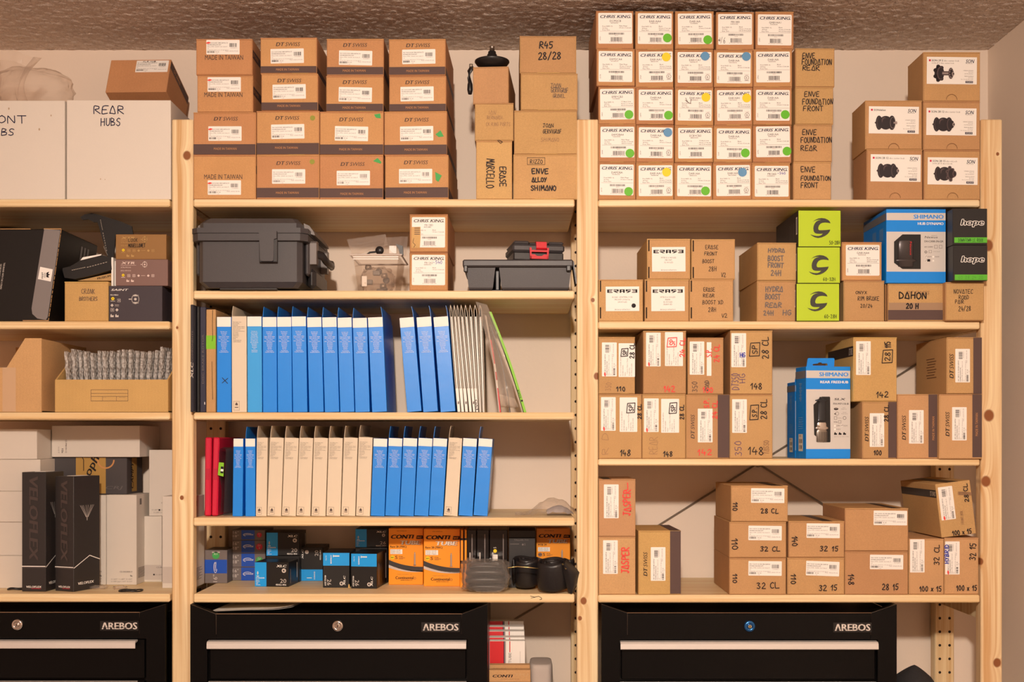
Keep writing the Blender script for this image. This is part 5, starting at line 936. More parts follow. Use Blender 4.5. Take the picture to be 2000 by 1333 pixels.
# white card with red edge, clear bag, green card
def leaner(name, label, cat, xt, xb, yt, th, m, Y=.01, dep=.17, sag=0):
    k = K(Y); h = Z(yt, Y) - ck - .001; dx_ = (xt - xb) * k; t = thing(name, label, cat, (X(xb, Y), Y, ck + .0008)); N = 10; b = MB()
    def f(s_, o): return (dx_ * s_ + sag * math.sin(math.pi * s_) + o, h * s_)
    for j in range(N):
        s0, s1 = j / N, (j + 1) / N; P = []
        for y in (0, dep): P += [(f(s0, 0)[0], y, f(s0, 0)[1]), (f(s1, 0)[0], y, f(s1, 0)[1]), (f(s1, th)[0], y, f(s1, th)[1]), (f(s0, th)[0], y, f(s0, th)[1])]
        b.add(P, [(0, 3, 2, 1), (4, 5, 6, 7), (0, 1, 5, 4), (3, 7, 6, 2)] + ([(1, 2, 6, 5)] if j == N - 1 else []), m if not callable(m) else m(j))
    b.build('sheet', t); return t, h, dx_, k
t, h, dx_, k = leaner('card_sheet', 'grey white card leaning after the cream sleeves, with a red and white edge', 'card', PD.x(985), PD.x(1104), PD.y(245), .0035, mat('greyish card', (190, 182, 174), .6), .016, sag=.003)
q = MB(); 
for j in range(9): s0, s1 = j / 12 + .0, (j + 1) / 12; q.add([(dx_ * s0 + .003 * math.sin(math.pi * s0) + .0022, -.0005, h * s0), (dx_ * s0 + .003 * math.sin(math.pi * s0) + .0048, -.0005, h * s0), (dx_ * s1 + .003 * math.sin(math.pi * s1) + .0048, -.0005, h * s1), (dx_ * s1 + .003 * math.sin(math.pi * s1) + .0022, -.0005, h * s1)], [(0, 1, 2, 3)], REDP if j not in (3, 5) else WHITE)
q.build('striped_edge', t, 'red and white striped edge')
leaner('card_sheet', 'dark grey leaflet leaning inside the clear bag', 'card', PD.x(1030), PD.x(1195), PD.y(330), .002, mat('slate card', (104, 102, 110), .5), .022, .15, .006)
t, h, dx_, k = leaner('card_sheet', 'bright green card leaning last on the upper slipcase shelf', 'card', PD.x(1020), PD.x(1318), PD.y(213), .0055, LTGRN, .016, .17, .004)
F = Fr((0, 0, 0), (k, 0, 0), (0, 0, -k), .0006); q = MB(); G = F.sub((dx_ * .22 + .0045) / k, -h * .22 / k, -71); q.text(G, 'EVO', 0, 1.6, 2.8, INK, 16, .03, k=1); q.disc(G, 22, 0, 2, INK, 1); q.build('lettering', t)
def crumple(name, label, cat, c, size, m, seed, n=(36, 18), lo=.0, amp=.28, pw=.6, shape=None, group=None, freq=3.2, parent=None):
    """a crumpled closed bag: a squashed superellipsoid with folds"""
    o = parent or thing(name, label, cat, c, group); b = MB(); R = Vector((seed, seed * 2.3, seed * .7)); sg = lambda v, p: math.copysign(abs(v) ** p, v)
    def f(u, v):
        a = 2 * math.pi * u; e = -math.pi / 2 + math.pi * v; p = Vector((sg(math.cos(e), pw) * sg(math.cos(a), pw), sg(math.cos(e), pw) * sg(math.sin(a), pw), sg(math.sin(e), pw)))
        d = 1 + amp * (abs(noise.noise(p * freq + R)) * 1.6 - .4) + amp * .35 * noise.noise(p * freq * 2.7 + R)
        q = Vector((p.x * size[0] * d, p.y * size[1] * d, (p.z * d) * size[2]))
        if shape: q = shape(q, u, v)
        q.z = max(q.z + size[2], lo); return q
    b.grid(f, n[0], n[1], m, closed=True); b.build('film' if not parent else name, o); return o
def sheetbag(label, cat, pts, Y, dep, zs, m, seed):
    t = thing('clear_bag', label, cat, (X(sum(p[0] for p in pts) / len(pts), Y), Y, zs), 'clear plastic bags'); return t
t = thing('clear_bag', 'clear plastic bag leaning before the bright green card', 'bag', (X(1000, .0), .0, ck + .0006), 'clear plastic bags'); k = K(.0)
pts = [(929, 590), (952, 596), (975, 650), (994, 720), (1004, 790), (1012, 803), (984, 803), (968, 740), (950, 660)]
b = MB()
for y, s_ in ((-.002, 1), (.006, 2)):
    cx0, cz0 = X(1000, .0), ck
    b.grid(lambda u, v, y=y, s_=s_: (lambda a, c_: (X(a[0] + (c_[0] - a[0]) * v, .0) - cx0, y + .005 * noise.noise(Vector((u * 6, v * 5, s_))), max(.0004, Z(a[1] + (c_[1] - a[1]) * v, .0) - cz0)))(tuple(p + (q_ - p) * (u * 4 % 1) for p, q_ in zip([(929, 590), (947, 650), (965, 720), (974, 770), (980, 803)][min(int(u * 4), 3)], [(929, 590), (947, 650), (965, 720), (974, 770), (980, 803)][min(int(u * 4), 3) + 1])), tuple(p + (q_ - p) * (u * 4 % 1) for p, q_ in zip([(951, 596), (974, 650), (996, 730), (1006, 780), (1016, 803)][min(int(u * 4), 3)], [(951, 596), (974, 650), (996, 730), (1006, 780), (1016, 803)][min(int(u * 4), 3) + 1]))), 20, 6, FILM)
b.build('film', t)
# ------------------------------------------------------------------ middle bay, slipcases on the fourth shelf
PE = cr(360, 800, 4.762); PF = cr(740, 800, 4.545); ck = SH[1, 3]; YB = .04
def Zs(Y): return ck
LB = [('blue', PE, 457, 550, 448, 540, 274, None), ('blue', PE, 568, 660, 567, 660, 274, 'l'), ('cream', PE, 672, 777, 665, 765, 266, 'l'), ('cream', PE, 796, 925, 771, 900, 266, 'l'), ('cream', PE, 934, 1064, 906, 1037, 268, 'l'), ('cream', PE, 1070, 1199, 1043, 1172, 268, 'l'), ('cream', PE, 1206, 1335, 1180, 1315, 268, 'l'), ('cream', PE, 1343, 1474, 1321, 1452, 268, 'l'), ('cream', PE, 1484, 1614, 1458, 1590, 266, 'l'), ('cream', PE, 1622, 1752, 1596, 1726, 262, 'l'), ('blue', PE, 1760, 1890, 1732, 1862, 274, None),
      ('blue', PF, 88, 210, 54, 180, 258, 'l'), ('blue', PF, 217, 342, 184, 310, 258, 'l'), ('blue', PF, 352, 478, 314, 440, 258, 'l'), ('blue', PF, 483, 608, 443, 570, 260, 'l'), ('cream', PF, 621, 740, 575, 700, 256, 'l'), ('blue', PF, 748, 873, 707, 832, 260, None), ('blue', PF, 887, 1010, 838, 965, 262, 'l')]
nb = nc = 0
for i, (kd, c_, a, b_, d, e, y0, fl) in enumerate(LB):
    if kd == 'cream':
        lab = f'cream slipcase, {ORD[nc]} of the eight side by side on the lower shelf' if nc < 8 else 'lone cream slipcase between leaning blue ones near the end of the lower shelf'; nc += 1
    elif i < 2: lab = f'blue slipcase, {["just after the clear folder", "just before the eight cream ones"][i]} on the lower shelf'
    elif i < 15: lab = f'blue slipcase, {ORD[i - 10]} after the eight cream ones on the lower shelf'
    else: lab = ['blue slipcase, just after the lone cream one on the lower shelf', 'blue slipcase, last in the row beside the bare wall, lower shelf'][i - 16]
    slipcase(lab, (c_.x(a), c_.x(b_)), (c_.x(d), c_.x(e)), c_.y(y0), 0, kd, ck, YB + .001 * (i % 3), 'slipcases on the lower shelf', flap=fl, fh=24, dep=.18)
for i, (a, b_, d, e, wh) in enumerate([(193, 251, 185, 245, 'nearer the post'), (268, 325, 252, 308, 'beside the clear folder')]):
    Y = YB + .002; k = K(Y); w = (PE.x(b_) - PE.x(a)) * k; h = Z(PE.y(261), Y) - ck; mx = (PE.x(d) + PE.x(e)) / 2; rl = math.degrees(math.atan2((a + b_ - d - e) / 2 / PE.f * k, h))
    t = thing('ring_binder', f'crimson red binder, the one {wh}', 'binder', (X(mx, Y), Y, ck + .001), 'crimson binders', 0, -rl); MB().box(-w / 2, w / 2, 0, .2, 0, h - .001, REDC, .0025).build('cover', t)
    q = MB(); F = Fr((-w / 2, 0, h), (k, 0, 0), (0, 0, -k)); q.rrect(F, 2, 62, w / k - 2, 84, .5, mat('deep crimson label', (186, 14, 54), .5)); q.build('spine_label', t)
Y = YB - .004; k = K(Y); t = thing('clear_folder', 'clear plastic folder bent over, with a lime tag, beside the red binders', 'folder', (X(441, Y), Y, ck + .0006))
prof = [(430, 1003), (433, 960), (427.5, 920), (427.5, 884), (430, 877.5), (435, 875), (440, 878), (442, 884), (441, 930), (437, 1003)]
b = MB()
for (a, c_), (d, e) in zip(prof, prof[1:]): b.add([(X(a, Y) - X(441, Y), 0, Z(c_, Y) - ck), (X(d, Y) - X(441, Y), 0, Z(e, Y) - ck), (X(d, Y) - X(441, Y), .16, Z(e, Y) - ck), (X(a, Y) - X(441, Y), .16, Z(c_, Y) - ck)], [(0, 1, 2, 3)], SLEEVE, True)
b.build('cover', t)
q = MB(); cxx = X(441, Y); q.add([(X(441, Y) - cxx, .001, Z(878, Y) - ck), (X(453, Y) - cxx, .04, Z(876, Y) - ck), (X(452, Y) - cxx, .05, .001), (X(436, Y) - cxx, .001, .001)], [(0, 1, 2, 3)], SLEEVE); q.build('front_flap', t)
q = MB(); F = Fr((X(0, Y) - cxx, -.002, Z(0, Y) - ck), (k, 0, 0), (0, 0, -k)); q.poly(F, [(426, 929), (428, 904), (438, 905), (437, 932)], LTGRN); q.poly(F, [(431, 925), (432, 912), (437.4, 912.6), (436.6, 926)], INK, 1); q.poly(F, [(431.4, 921.5), (432, 917), (437, 917.6), (436.6, 922)], WHITE, 2); q.build('tag', t, 'lime green tag with black and white marks')
# bag lying on the shelf
Y = .07; t = thing('clear_bag', 'crumpled clear bag with a paper lying flat beside the bare wall on the slipcase shelf', 'bag', (X(1066, Y), Y, ck + .001), 'clear plastic bags'); k = K(Y)
b = MB(); b.grid(lambda u, v: ((-60 + 120 * u) * k, -.03 + .10 * v + .01 * noise.noise(Vector((u * 4, v * 3, 7))), max(.0006, (.002 + .034 * max(0, math.sin(math.pi * min(1, max(0, (u - .22) / .82)))) * math.sin(math.pi * (v * .9 + .05)) + .006 * noise.noise(Vector((u * 9, v * 6, 2)))))), 30, 12, FILM); b.build('film', t)
b = MB(); b.grid(lambda u, v: ((2 + 52 * u) * k, -.012 + .06 * v, .0012 + .019 * math.sin(math.pi * (u * .8 + .15)) * math.sin(math.pi * (v * .8 + .1)) + .003 * noise.noise(Vector((u * 7, v * 5, 4)))), 14, 8, mat('bluish printed paper', (186, 180, 186), .6, vary=.35, bscale=90)); b.build('paper', t, 'printed paper inside')
# ------------------------------------------------------------------ middle bay, second shelf: toolbox, tub, two boxes, cases
PG = cr(360, 380, 5); PH = cr(660, 380, 3.846); ck = SH[1, 1]
Y = -.028; k = K(Y); x0, x1 = PG.x(128), PG.x(1140); cx = (x0 + x1) / 2; w = (x1 - x0) * k; hw = w / 2
t = thing('toolbox', 'big charcoal plastic toolbox with a lid, front latch and side clips', 'toolbox', (X(cx, Y), Y, ck + .0006)); T0 = Z(PG.y(222), Y) - ck
zq = lambda v: Z(PG.y(v), Y) - ck
def octa(b, hx, y0, y1, z0, z1, c, m, topc=0, botc=0):
    """box with chamfered uprights and optional chamfered top or bottom"""
    rings = []
    for z, ins in ([(z0, botc), (z0 + botc, 0)] if botc else [(z0, 0)]) + ([(z1 - topc, 0), (z1, topc)] if topc else [(z1, 0)]):
        X_, A, B = hx - ins, y0 + ins, y1 - ins; rings.append([(-X_ + c, A, z), (X_ - c, A, z), (X_, A + c, z), (X_, B - c, z), (X_ - c, B, z), (-X_ + c, B, z), (-X_, B - c, z), (-X_, A + c, z)])
    vs = [p for r in rings for p in r]; n = 8; fs = [tuple(range(7, -1, -1)), tuple(range((len(rings) - 1) * n, len(rings) * n))]
    for j in range(len(rings) - 1): fs += [(j * n + i, j * n + (i + 1) % n, (j + 1) * n + (i + 1) % n, (j + 1) * n + i) for i in range(n)]
    b.add(vs, fs, m)
b = MB(); octa(b, hw, .006, .25, .004, zq(450), .010, PLAST, 0, .011); b.box(-hw * .62, hw * .5, .02, .22, 0, .005, PLAST2, .001); octa(b, hw + .0125, -.003, .262, zq(455), zq(385), .014, PLAST)
for sx in (-1, 1): b.box(sx * (hw + .007) - .005, sx * (hw + .007) + .005, .03, .225, .032, zq(380), PLAST, .004)
b.build('body', t)
b = MB(); octa(b, hw + .0135, -.005, .264, zq(382), zq(332), .014, PLAST); octa(b, hw - .001, .006, .252, zq(333), T0, .010, PLAST, .012)
for sx in (-1, 1): b.prism([(sx * hw, zq(340)), (sx * (hw + (.022 if sx > 0 else .012)), zq(370)), (sx * (hw + (.020 if sx > 0 else .012)), zq(340)), (sx * (hw + .010), zq(275)), (sx * (hw - .002), zq(250))][::sx], .04, .22, PLASTL)
b.build('lid', t)
b = MB(); b.prism([(X(PG.x(a), Y) - X(cx, Y), zq(c_)) for a, c_ in ((740, 385), (745, 372), (910, 372), (912, 440), (886, 448), (880, 655), (868, 662), (765, 662), (752, 648))][::-1], -.011, -.002, PLAST); b.box(X(PG.x(737), Y) - X(cx, Y), X(PG.x(916), Y) - X(cx, Y), -.0065, -.002, zq(668), zq(368), PLAST2, .001); b.build('front_latch', t)  # larger dark plate behind the latch paints in its shadow gap
b = MB()
for yy in (.035, .17):
    b = MB(); b.prism([(.0, 0), (.0, .045), (.008, .050), (.026, .050), (.026, .008), (.018, 0)], hw + .010, hw + .026, PLASTL, T=Matrix.Translation((0, yy, zq(660))), axis='x'); b.build('side_clip', t)
b = MB(); b.tube([(hw + .008, .05, .085), (hw + .034, .06, .078), (hw + .038, .085, .07), (hw + .038, .16, .07), (hw + .034, .185, .078), (hw + .008, .195, .085)], .007, PLAST2, 10, .009); b.box(hw + .004, hw + .022, .05, .2, .006, .05, PLAST2, .008); b.build('side_handle', t)
# clear tub of parts in bags
Y = .02; k = K(Y); cx = 734; t = thing('clear_tub', 'tapered clear plastic tub holding bagged parts', 'tub', (X(cx, Y), Y, ck + .0006)); H = Z(PH.y(458), Y) - ck
def taper(b, wt, wb, dt, db, h, m, th=.001):
    for s_, inn in ((0, False), (th, True)):
        P = [(-wb / 2 + s_, (dt - db) / 2 + s_, th if inn else 0), (wb / 2 - s_, (dt - db) / 2 + s_, th if inn else 0), (wb / 2 - s_, (dt + db) / 2 - s_, th if inn else 0), (-wb / 2 + s_, (dt + db) / 2 - s_, th if inn else 0), (-wt / 2 + s_, s_, h), (wt / 2 - s_, s_, h), (wt / 2 - s_, dt - s_, h), (-wt / 2 + s_, dt - s_, h)]
        b.add(P, [(0, 1, 5, 4), (1, 2, 6, 5), (2, 3, 7, 6), (3, 0, 4, 7), (0, 3, 2, 1)], m)
b = MB(); taper(b, 89 * k, 73 * k, .13, .105, H, TUBP); b.build('tub', t)
b = MB(); hw = 89 * k / 2
rim = [(-hw - .006, -.005), (hw + .006, -.005), (hw + .006, .135), (-hw - .006, .135)]
for (a, c_), (d, e) in zip(rim, rim[1:] + rim[:1]): b.tube([(a, c_, H), (d, e, H)], .0018, mat('clear rim', (226, 214, 206), .15), 8)
for zz_ in (H - .004, H - .0085): b.box(-hw, hw, -.0022, -.0008, zz_ - .0014, zz_ + .0014, mat('zip strip', (236, 226, 220), .25), .0004)
b.build('rim', t)
def bag_sheet(label, P, Y, y1, m, seed, inside=None):
    """a flat zip bag: four photo corners pulled into a rippled sheet"""
    c = (sum(p[0] for p in P) / 4, sum(p[1] for p in P) / 4); k = K(Y); o = thing('zip_bag', label, 'bag', (X(c[0], Y), Y, Z(c[1], Y)), 'zip bags in the tub'); b = MB()
    for off in (0, .006):
        def f(u, v, off=off):
            a = [P[0][i] * (1 - u) + P[1][i] * u for i in (0, 1)]; d = [P[3][i] * (1 - u) + P[2][i] * u for i in (0, 1)]
            n_ = noise.noise(Vector((u * 5, v * 4, seed + off * 300)))
            return ((a[0] * (1 - v) + d[0] * v - c[0]) * k, off + (y1 - Y) * u * .3 + .009 * n_, -(a[1] * (1 - v) + d[1] * v - c[1]) * k)
        b.grid(f, 22, 12, m)
    b.build('film', o)
    for i, (pt, fn) in enumerate(inside or []): q = MB(); fn(q, lambda px, py: ((px - c[0]) * k, .003, -(py - c[1]) * k), k); q.build(pt, o)
    return o
bag_sheet('flat zip bag with a black cap standing out of the tub', [(677, 468), (752, 456), (756, 478), (688, 500)], .03, .06, FILM, 1, [('black_cap', lambda q, g, k: q.lathe([(0, -4 * k), (7 * k, -4 * k), (8.5 * k, 0), (7 * k, 5 * k), (0, 5 * k)], g(741, 489), RUB, 14, 'y')), ('cap_strap', lambda q, g, k: q.tube([g(716, 498), g(722, 493), g(732, 492), g(738, 490)], .0022, RUB, 6))])
bag_sheet('zip bag with a white tag and dark part leaning at the back of the tub', [(752, 464), (796, 460), (792, 500), (746, 500)], .06, .09, FILM, 4, [('white_tag', lambda q, g, k: q.box(g(760, 480)[0], g(774, 480)[0], .002, .003, g(760, 495)[2], g(760, 480)[2], WHITE, .0002)), ('dark_part', lambda q, g, k: q.prism([(g(a, c_)[0], g(a, c_)[2]) for a, c_ in ((772, 476), (786, 480), (787, 498), (780, 496), (778, 486))][::-1], .004, .014, RUB))])
Yb = .045; o = thing('zip_bag', 'crumpled bag of small parts filling the tub', 'bag', (X(734, Yb), Yb + .035, ck + .003), 'zip bags in the tub')
crumple('film', '', '', None, (.033, .038, .028), FILM, 3.3, (40, 22), .0005, .22, .6, parent=o, freq=3.0)
R_ = random.Random(5)
for i in range(9):
    q = MB(); p = (R_.uniform(-.02, .02), R_.uniform(-.02, .02), .006 + .0062 * i)
    if i % 3: q.lathe([(0, -.004), (.006, -.004), (.0075, 0), (.006, .006), (0, .006)], p, [RUB, PLASTL, DARKST][i % 3], 14, 'xyz'[i % 3])
    else: q.box(p[0] - .008, p[0] + .008, p[1] - .006, p[1] + .006, p[2] - .004, p[2] + .006, PLASTL if i else GREYC, .001)
    q.build('small_part', o)
q = MB(); q.box(-.030, -.019, -.0375, -.0367, .012, .034, WHITE, .0002); q.build('paper_slip', o)
# two white-labelled boxes
def kl(c, x, y, s_, code, seed, extra=None):
    def fn(F, q):
        G = F.sub(c.x(x), c.y(y), -.3, s_); ck_label(G, q, code, ['Front R45D CL', '28 Hole', 'Front Thru'], ['Black', '100 mm x 12 mm axle'], seed, faint=True)
        if extra: extra(G, q)
    return ('label', fn)
t, z1 = carton('small_hub_box', 'box with a white label and blue pen number, lower of the pair beside the tub', PH.r(537, 437, 825, 717), .2, ck, Y=.006, group='pair of white-labelled boxes beside the tub', m=CARDK, parts=[kl(PH, 556, 455, .985, 'FB1262', 71, lambda G, q: q.hand(G, '-540', 42, 11.5, 60, 18, BLUEM, .8))])
t, z1 = carton('small_hub_box', 'box with a white label partly torn away, upper of the pair beside the tub', PH.r(538, 150, 825, 430), .2, z1, Y=.004, group='pair of white-labelled boxes beside the tub', m=CARDK, yaw=-1, parts=[kl(PH, 556, 172, .985, 'FB1383', 72, lambda G, q: (q.poly(G, [(-.3, 19.5), (17, 19), (17.4, 40), (16, 61), (-.3, 61)], CARD2, 3), q.line(G, [(4, 42), (2, 50), (7, 55), (4, 60)], .8, MARK, 4), [q.quad(G, 5, 21 + 4 * j, 16, 22.4 + 4 * j, PEN, 4) for j in range(4)]))])
# black tray with two wells
Y = .004; k = K(Y); cx = PH.x(1352); t = thing('storage_case', 'low charcoal storage case with two bulging compartments', 'case', (X(cx, Y), Y, ck + .0006)); zq = lambda v: Z(PH.y(v), Y) - ck; xq = lambda v: X(PH.x(v), Y) - X(cx, Y)
zr = zq(545)
def well(b, xa, xb, dep):
    rr = []; 
    for z, ins in ((.002, .009), (.0055, .006), (.008, .0052), (zr, 0)): rr.append((z, ins))
    vs = []
    for z, ins in rr: vs += [(xa + ins, .006 + ins, z), (xb - ins, .006 + ins, z), (xb - ins, dep - ins, z), (xa + ins, dep - ins, z)]
    b.add(vs, [(0, 3, 2, 1)] + [(j * 4 + i, j * 4 + (i + 1) % 4, j * 4 + 4 + (i + 1) % 4, j * 4 + 4 + i) for j in range(3) for i in range(4)] + [(12, 13, 14, 15)], PLAST)
b = MB(); well(b, xq(962), xq(1182), .2); well(b, xq(1210), xq(1755), .2); b.box(xq(1180), xq(1212), .03, .195, .004, zr, PLAST2, .002); b.box(xq(975), xq(1745), .02, .19, 0, .004, PLAST2, .001); b.build('wells', t)
b = MB(); b.box(xq(937), xq(1768), -.003, .21, zr - .0005, zq(492), PLAST, .003); b.box(xq(945), xq(975), -.004, .006, zr - .012, zr + .003, PLAST2, .002); b.box(xq(1715), xq(1750), -.004, .006, zr - .01, zr + .003, PLAST2, .002); b.build('lid', t)
b = MB(); b.prism([(0, 0), (.003, .002), (.010, -.045), (.007, -.047)], .01, .06, PLAST2, T=Matrix.Translation((xq(1764), 0, zq(505)))); b.build('side_clip', t)
zc = ck + zq(492) + .001
Y2 = .02; k = K(Y2); cx = PH.x(1509); t = thing('small_case', 'small grey case with a red clip and red folding handle, on the charcoal case', 'case', (X(cx, Y2), Y2, zc), yaw=9); q_ = lambda v: (PH.x(v) - cx) * k; zq = lambda v: Z(PH.y(v), Y2) - zc
hw = 199 / 3.846 * k
b = MB(); b.box(-hw + .002, hw - .002, .003, .105, 0, zq(430), PLAST2, .003); b.build('tray', t)
b = MB(); b.box(-hw, hw, .0, .108, zq(432), zq(375), PLAST, .004); b.box(-hw + .002, q_(1440), .001, .106, zq(376), zq(350), PLAST, .004); b.box(q_(1582), hw - .002, .001, .106, zq(376), zq(352), PLAST, .004); b.box(q_(1438), q_(1584), .008, .106, zq(376), zq(358), PLAST2, .002); b.build('lid', t)
b = MB(); b.prism([(-.003, zq(415)), (-.006, zq(405)), (-.005, zq(360)), (.004, zq(352)), (.012, zq(354)), (.004, zq(366)), (0, zq(415))][::-1], q_(1487), q_(1566), RED, axis='x'); b.build('clip', t, 'red clip')
b = MB()
for pl in ([(1436, 404), (1450, 404), (1450, 488), (1440, 488)], [(1568, 404), (1583, 404), (1578, 488), (1568, 488)], [(1440, 488), (1440, 466), (1578, 466), (1578, 488)], [(1450, 422), (1450, 436), (1568, 436), (1568, 422)], [(1450, 466), (1450, 455), (1475, 455), (1492, 466)], [(1527, 466), (1545, 455), (1568, 455), (1568, 466)]):
    P = [(q_(a), zq(c_)) for a, c_ in pl]; ar = sum(P[i][0] * P[(i + 1) % 4][1] - P[(i + 1) % 4][0] * P[i][1] for i in range(4)); b.prism(P if ar > 0 else P[::-1], -.007, -.001, RED)
b.build('handle', t, 'red folding handle')
# ------------------------------------------------------------------ middle bay, fifth shelf: inner tubes
PI = cr(370, 1000, 4.651); PJ = cr(720, 1000, 4.348); ck = SH[1, 4]
def fY(py): return max(.0, ((ZC - ck) * S / (py - VY) - 1) * DC)      # depth of a foot seen at this height in the photo
def schw(F, b, x0, y0, x1, y1, col, rot=False):
    w, h = x1 - x0, y1 - y0
    if not rot:
        b.quad(F, x0 + w * .28, y0 + .3, x0 + w * .68, y1 - .3, NBLUE, 1); b.text(F, '16"', x0 + w * .03, y0 + h * .38, h * .24, LIGHTINK, w * .17); b.text(F, '18"', x0 + w * .03, y0 + h * .76, h * .24, LIGHTINK, w * .17)
        b.ring(F, x0 + w * .47, y0 + h * .5, w * .13, .9, WHITE, 2, 24, 120, 330, ry=h * .14); b.text(F, 'SCHWALBE', x0 + w * .36, y0 + h * .55, h * .11, WHITE, w * .28, .02, .2, k=2, res=1)
        b.disc(F, x0 + w * .82, y0 + h * .52, h * .26, col, 2); b.text(F, 'SV', x0 + w * .82, y0 + h * .5, h * .16, LIGHTINK, al='c', k=3, res=1); b.text(F, '4', x0 + w * .82, y0 + h * .7, h * .16, LIGHTINK, al='c', k=3, res=1)
    else:
        b.quad(F, x0 + .3, y0 + h * .29, x1 - .3, y0 + h * .7, NBLUE, 1); b.text(F, '16"', x0 + w * .56, y0 + h * .96, w * .18, LIGHTINK, h * .22, rot=90); b.ring(F, x0 + w * .48, y0 + h * .52, w * .07, .9, WHITE, 2, 24, 20, 250, ry=h * .16); b.text(F, 'SCHWALBE', x0 + w * .52, y0 + h * .62, w * .07, WHITE, h * .26, .02, rot=90, k=2, res=1)
        b.disc(F, x0 + w * .5, y0 + h * .16, w * .16, col, 2); b.text(F, 'AV', x0 + w * .5, y0 + h * .15, w * .1, LIGHTINK, al='c', k=3, res=1); b.quad(F, x0 + w * .33, y0 + h * .05, x0 + w * .68, y0 + h * .08, LIGHTINK, 2)
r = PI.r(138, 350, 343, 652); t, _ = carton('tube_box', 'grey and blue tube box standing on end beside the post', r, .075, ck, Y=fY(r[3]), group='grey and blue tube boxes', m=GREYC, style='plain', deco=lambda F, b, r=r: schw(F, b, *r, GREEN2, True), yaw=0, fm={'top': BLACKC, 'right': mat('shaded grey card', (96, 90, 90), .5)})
zz = ck
for i, (a, c_) in enumerate([(507, 627), (380, 500), (262, 374), (140, 254)]):
    r = PI.r(388 - 2 * (i == 0), a, 689, c_); r = (r[0], r[1] + (6 if i == 3 else 0), r[2], r[3]); t, zz = carton('tube_box', f'flat grey and blue tube box, {["lowest", "second from below", "third from below", "topmost"][i]} of the stack of four', r, .1, zz, Y=fY(PI.y(627)), group='grey and blue tube boxes', m=GREYC, style='plain', deco=lambda F, b, r=r, i=i: schw(F, b, *r, GREEN2 if i < 2 else REDC))
def xlc(F, b, x0, y0, x1, y1, o, num='20'):
    w, h = x1 - x0, y1 - y0
    if o == 'h':
        b.quad(F, x0 + .3, y0 + .4, x0 + w * .345, y1 - .3, XBLUE, 1); b.text(F, 'XLC', x0 + w * .92, y0 + h * .2, h * .09, WHITE, w * .28, .04, .3, al='r'); b.disc(F, x0 + w * .86, y0 + h * .34, h * .09, LIGHTINK, 1); b.poly(F, [(x0 + w * .86 + a * h, y0 + h * .34 + c_ * h) for a, c_ in ((-.05, .0), (.02, -.05), (.02, .06))], BLACKC, 2)
        b.text(F, num, x0 + w * .93, y0 + h * .84, h * .16, LIGHTINK, w * .18, al='r'); b.text(F, '40/62-406' if num == '20' else '40/62-559', x0 + w * .93, y0 + h * .95, h * .07, WHITE, w * .31, .03, al='r', res=1)
        cx_ = x0 + w * .09; b.quad(F, cx_ - .7, y0 + h * .38, cx_ + .7, y0 + h * .52, WHITE, 2); b.quad(F, cx_ - 1.4, y0 + h * .42, cx_ + 1.4, y0 + h * .47, WHITE, 2); b.quad(F, cx_ - 2.4, y0 + h * .56, cx_ + 2.4, y0 + h * .59, WHITE, 2)
        b.text(F, 'SCHRADER', x0 + w * .04, y0 + h * .67, h * .05, WHITE, w * .25, .04, k=2, res=1)
        for j, s_ in enumerate(('Auto', 'Moto', 'AV', '35mm')): b.text(F, s_, x0 + w * .04, y0 + h * (.75 + .065 * j), h * .05, WHITE, k=2, res=1)
    elif o == 'd':   # printed sideways, blue on top
        b.quad(F, x0 + .3, y0 + .4, x1 - .3, y0 + h * .37, XBLUE, 1); b.text(F, 'XLC', x0 + w * .84, y0 + h * .93, w * .07, WHITE, h * .26, .04, .3, rot=90); b.disc(F, x0 + w * .7, y0 + h * .88, w * .075, LIGHTINK, 1); b.poly(F, [(x0 + w * .7 + a * w, y0 + h * .88 + c_ * w) for a, c_ in ((-.05, .0), (.02, -.05), (.02, .05))], BLACKC, 2)
        b.text(F, num, x0 + w * .16, y0 + h * .76, w * .15, LIGHTINK, h * .17, rot=-90); b.text(F, '40/62-559', x0 + w * .06, y0 + h * .64, w * .06, WHITE, h * .3, .03, rot=-90, res=1)
        b.quad(F, x0 + w * .42, y0 + h * .08, x0 + w * .62, y0 + h * .11, WHITE, 2); b.quad(F, x0 + w * .38, y0 + h * .065, x0 + w * .41, y0 + h * .125, WHITE, 2); b.text(F, 'SCHRADER', x0 + w * .28, y0 + h * .08, w * .05, WHITE, h * .24, .04, rot=-90, k=2, res=1); b.text(F, 'Auto Moto', x0 + w * .1, y0 + h * .08, w * .045, WHITE, h * .15, rot=-90, k=2, res=1)
    else:            # printed sideways, blue at the foot
        b.quad(F, x0 + .3, y1 - h * .34, x1 - .3, y1 - .3, XBLUE, 1); b.text(F, 'XLC', x0 + w * .15, y0 + h * .34, w * .07, WHITE, h * .26, .04, .3, rot=90); b.disc(F, x0 + w * .3, y0 + h * .14, w * .085, LIGHTINK, 1); b.text(F, num, x0 + w * .8, y0 + h * .26, w * .15, LIGHTINK, h * .17, rot=90); b.text(F, '40/62-406', x0 + w * .92, y0 + h * .38, w * .06, WHITE, h * .3, .03, rot=90, res=1); b.quad(F, x0 + w * .3, y1 - h * .1, x0 + w * .52, y1 - h * .08, WHITE, 2); b.text(F, 'SCHRADER', x0 + w * .66, y1 - h * .04, w * .05, WHITE, h * .24, .04, rot=90, k=2, res=1)
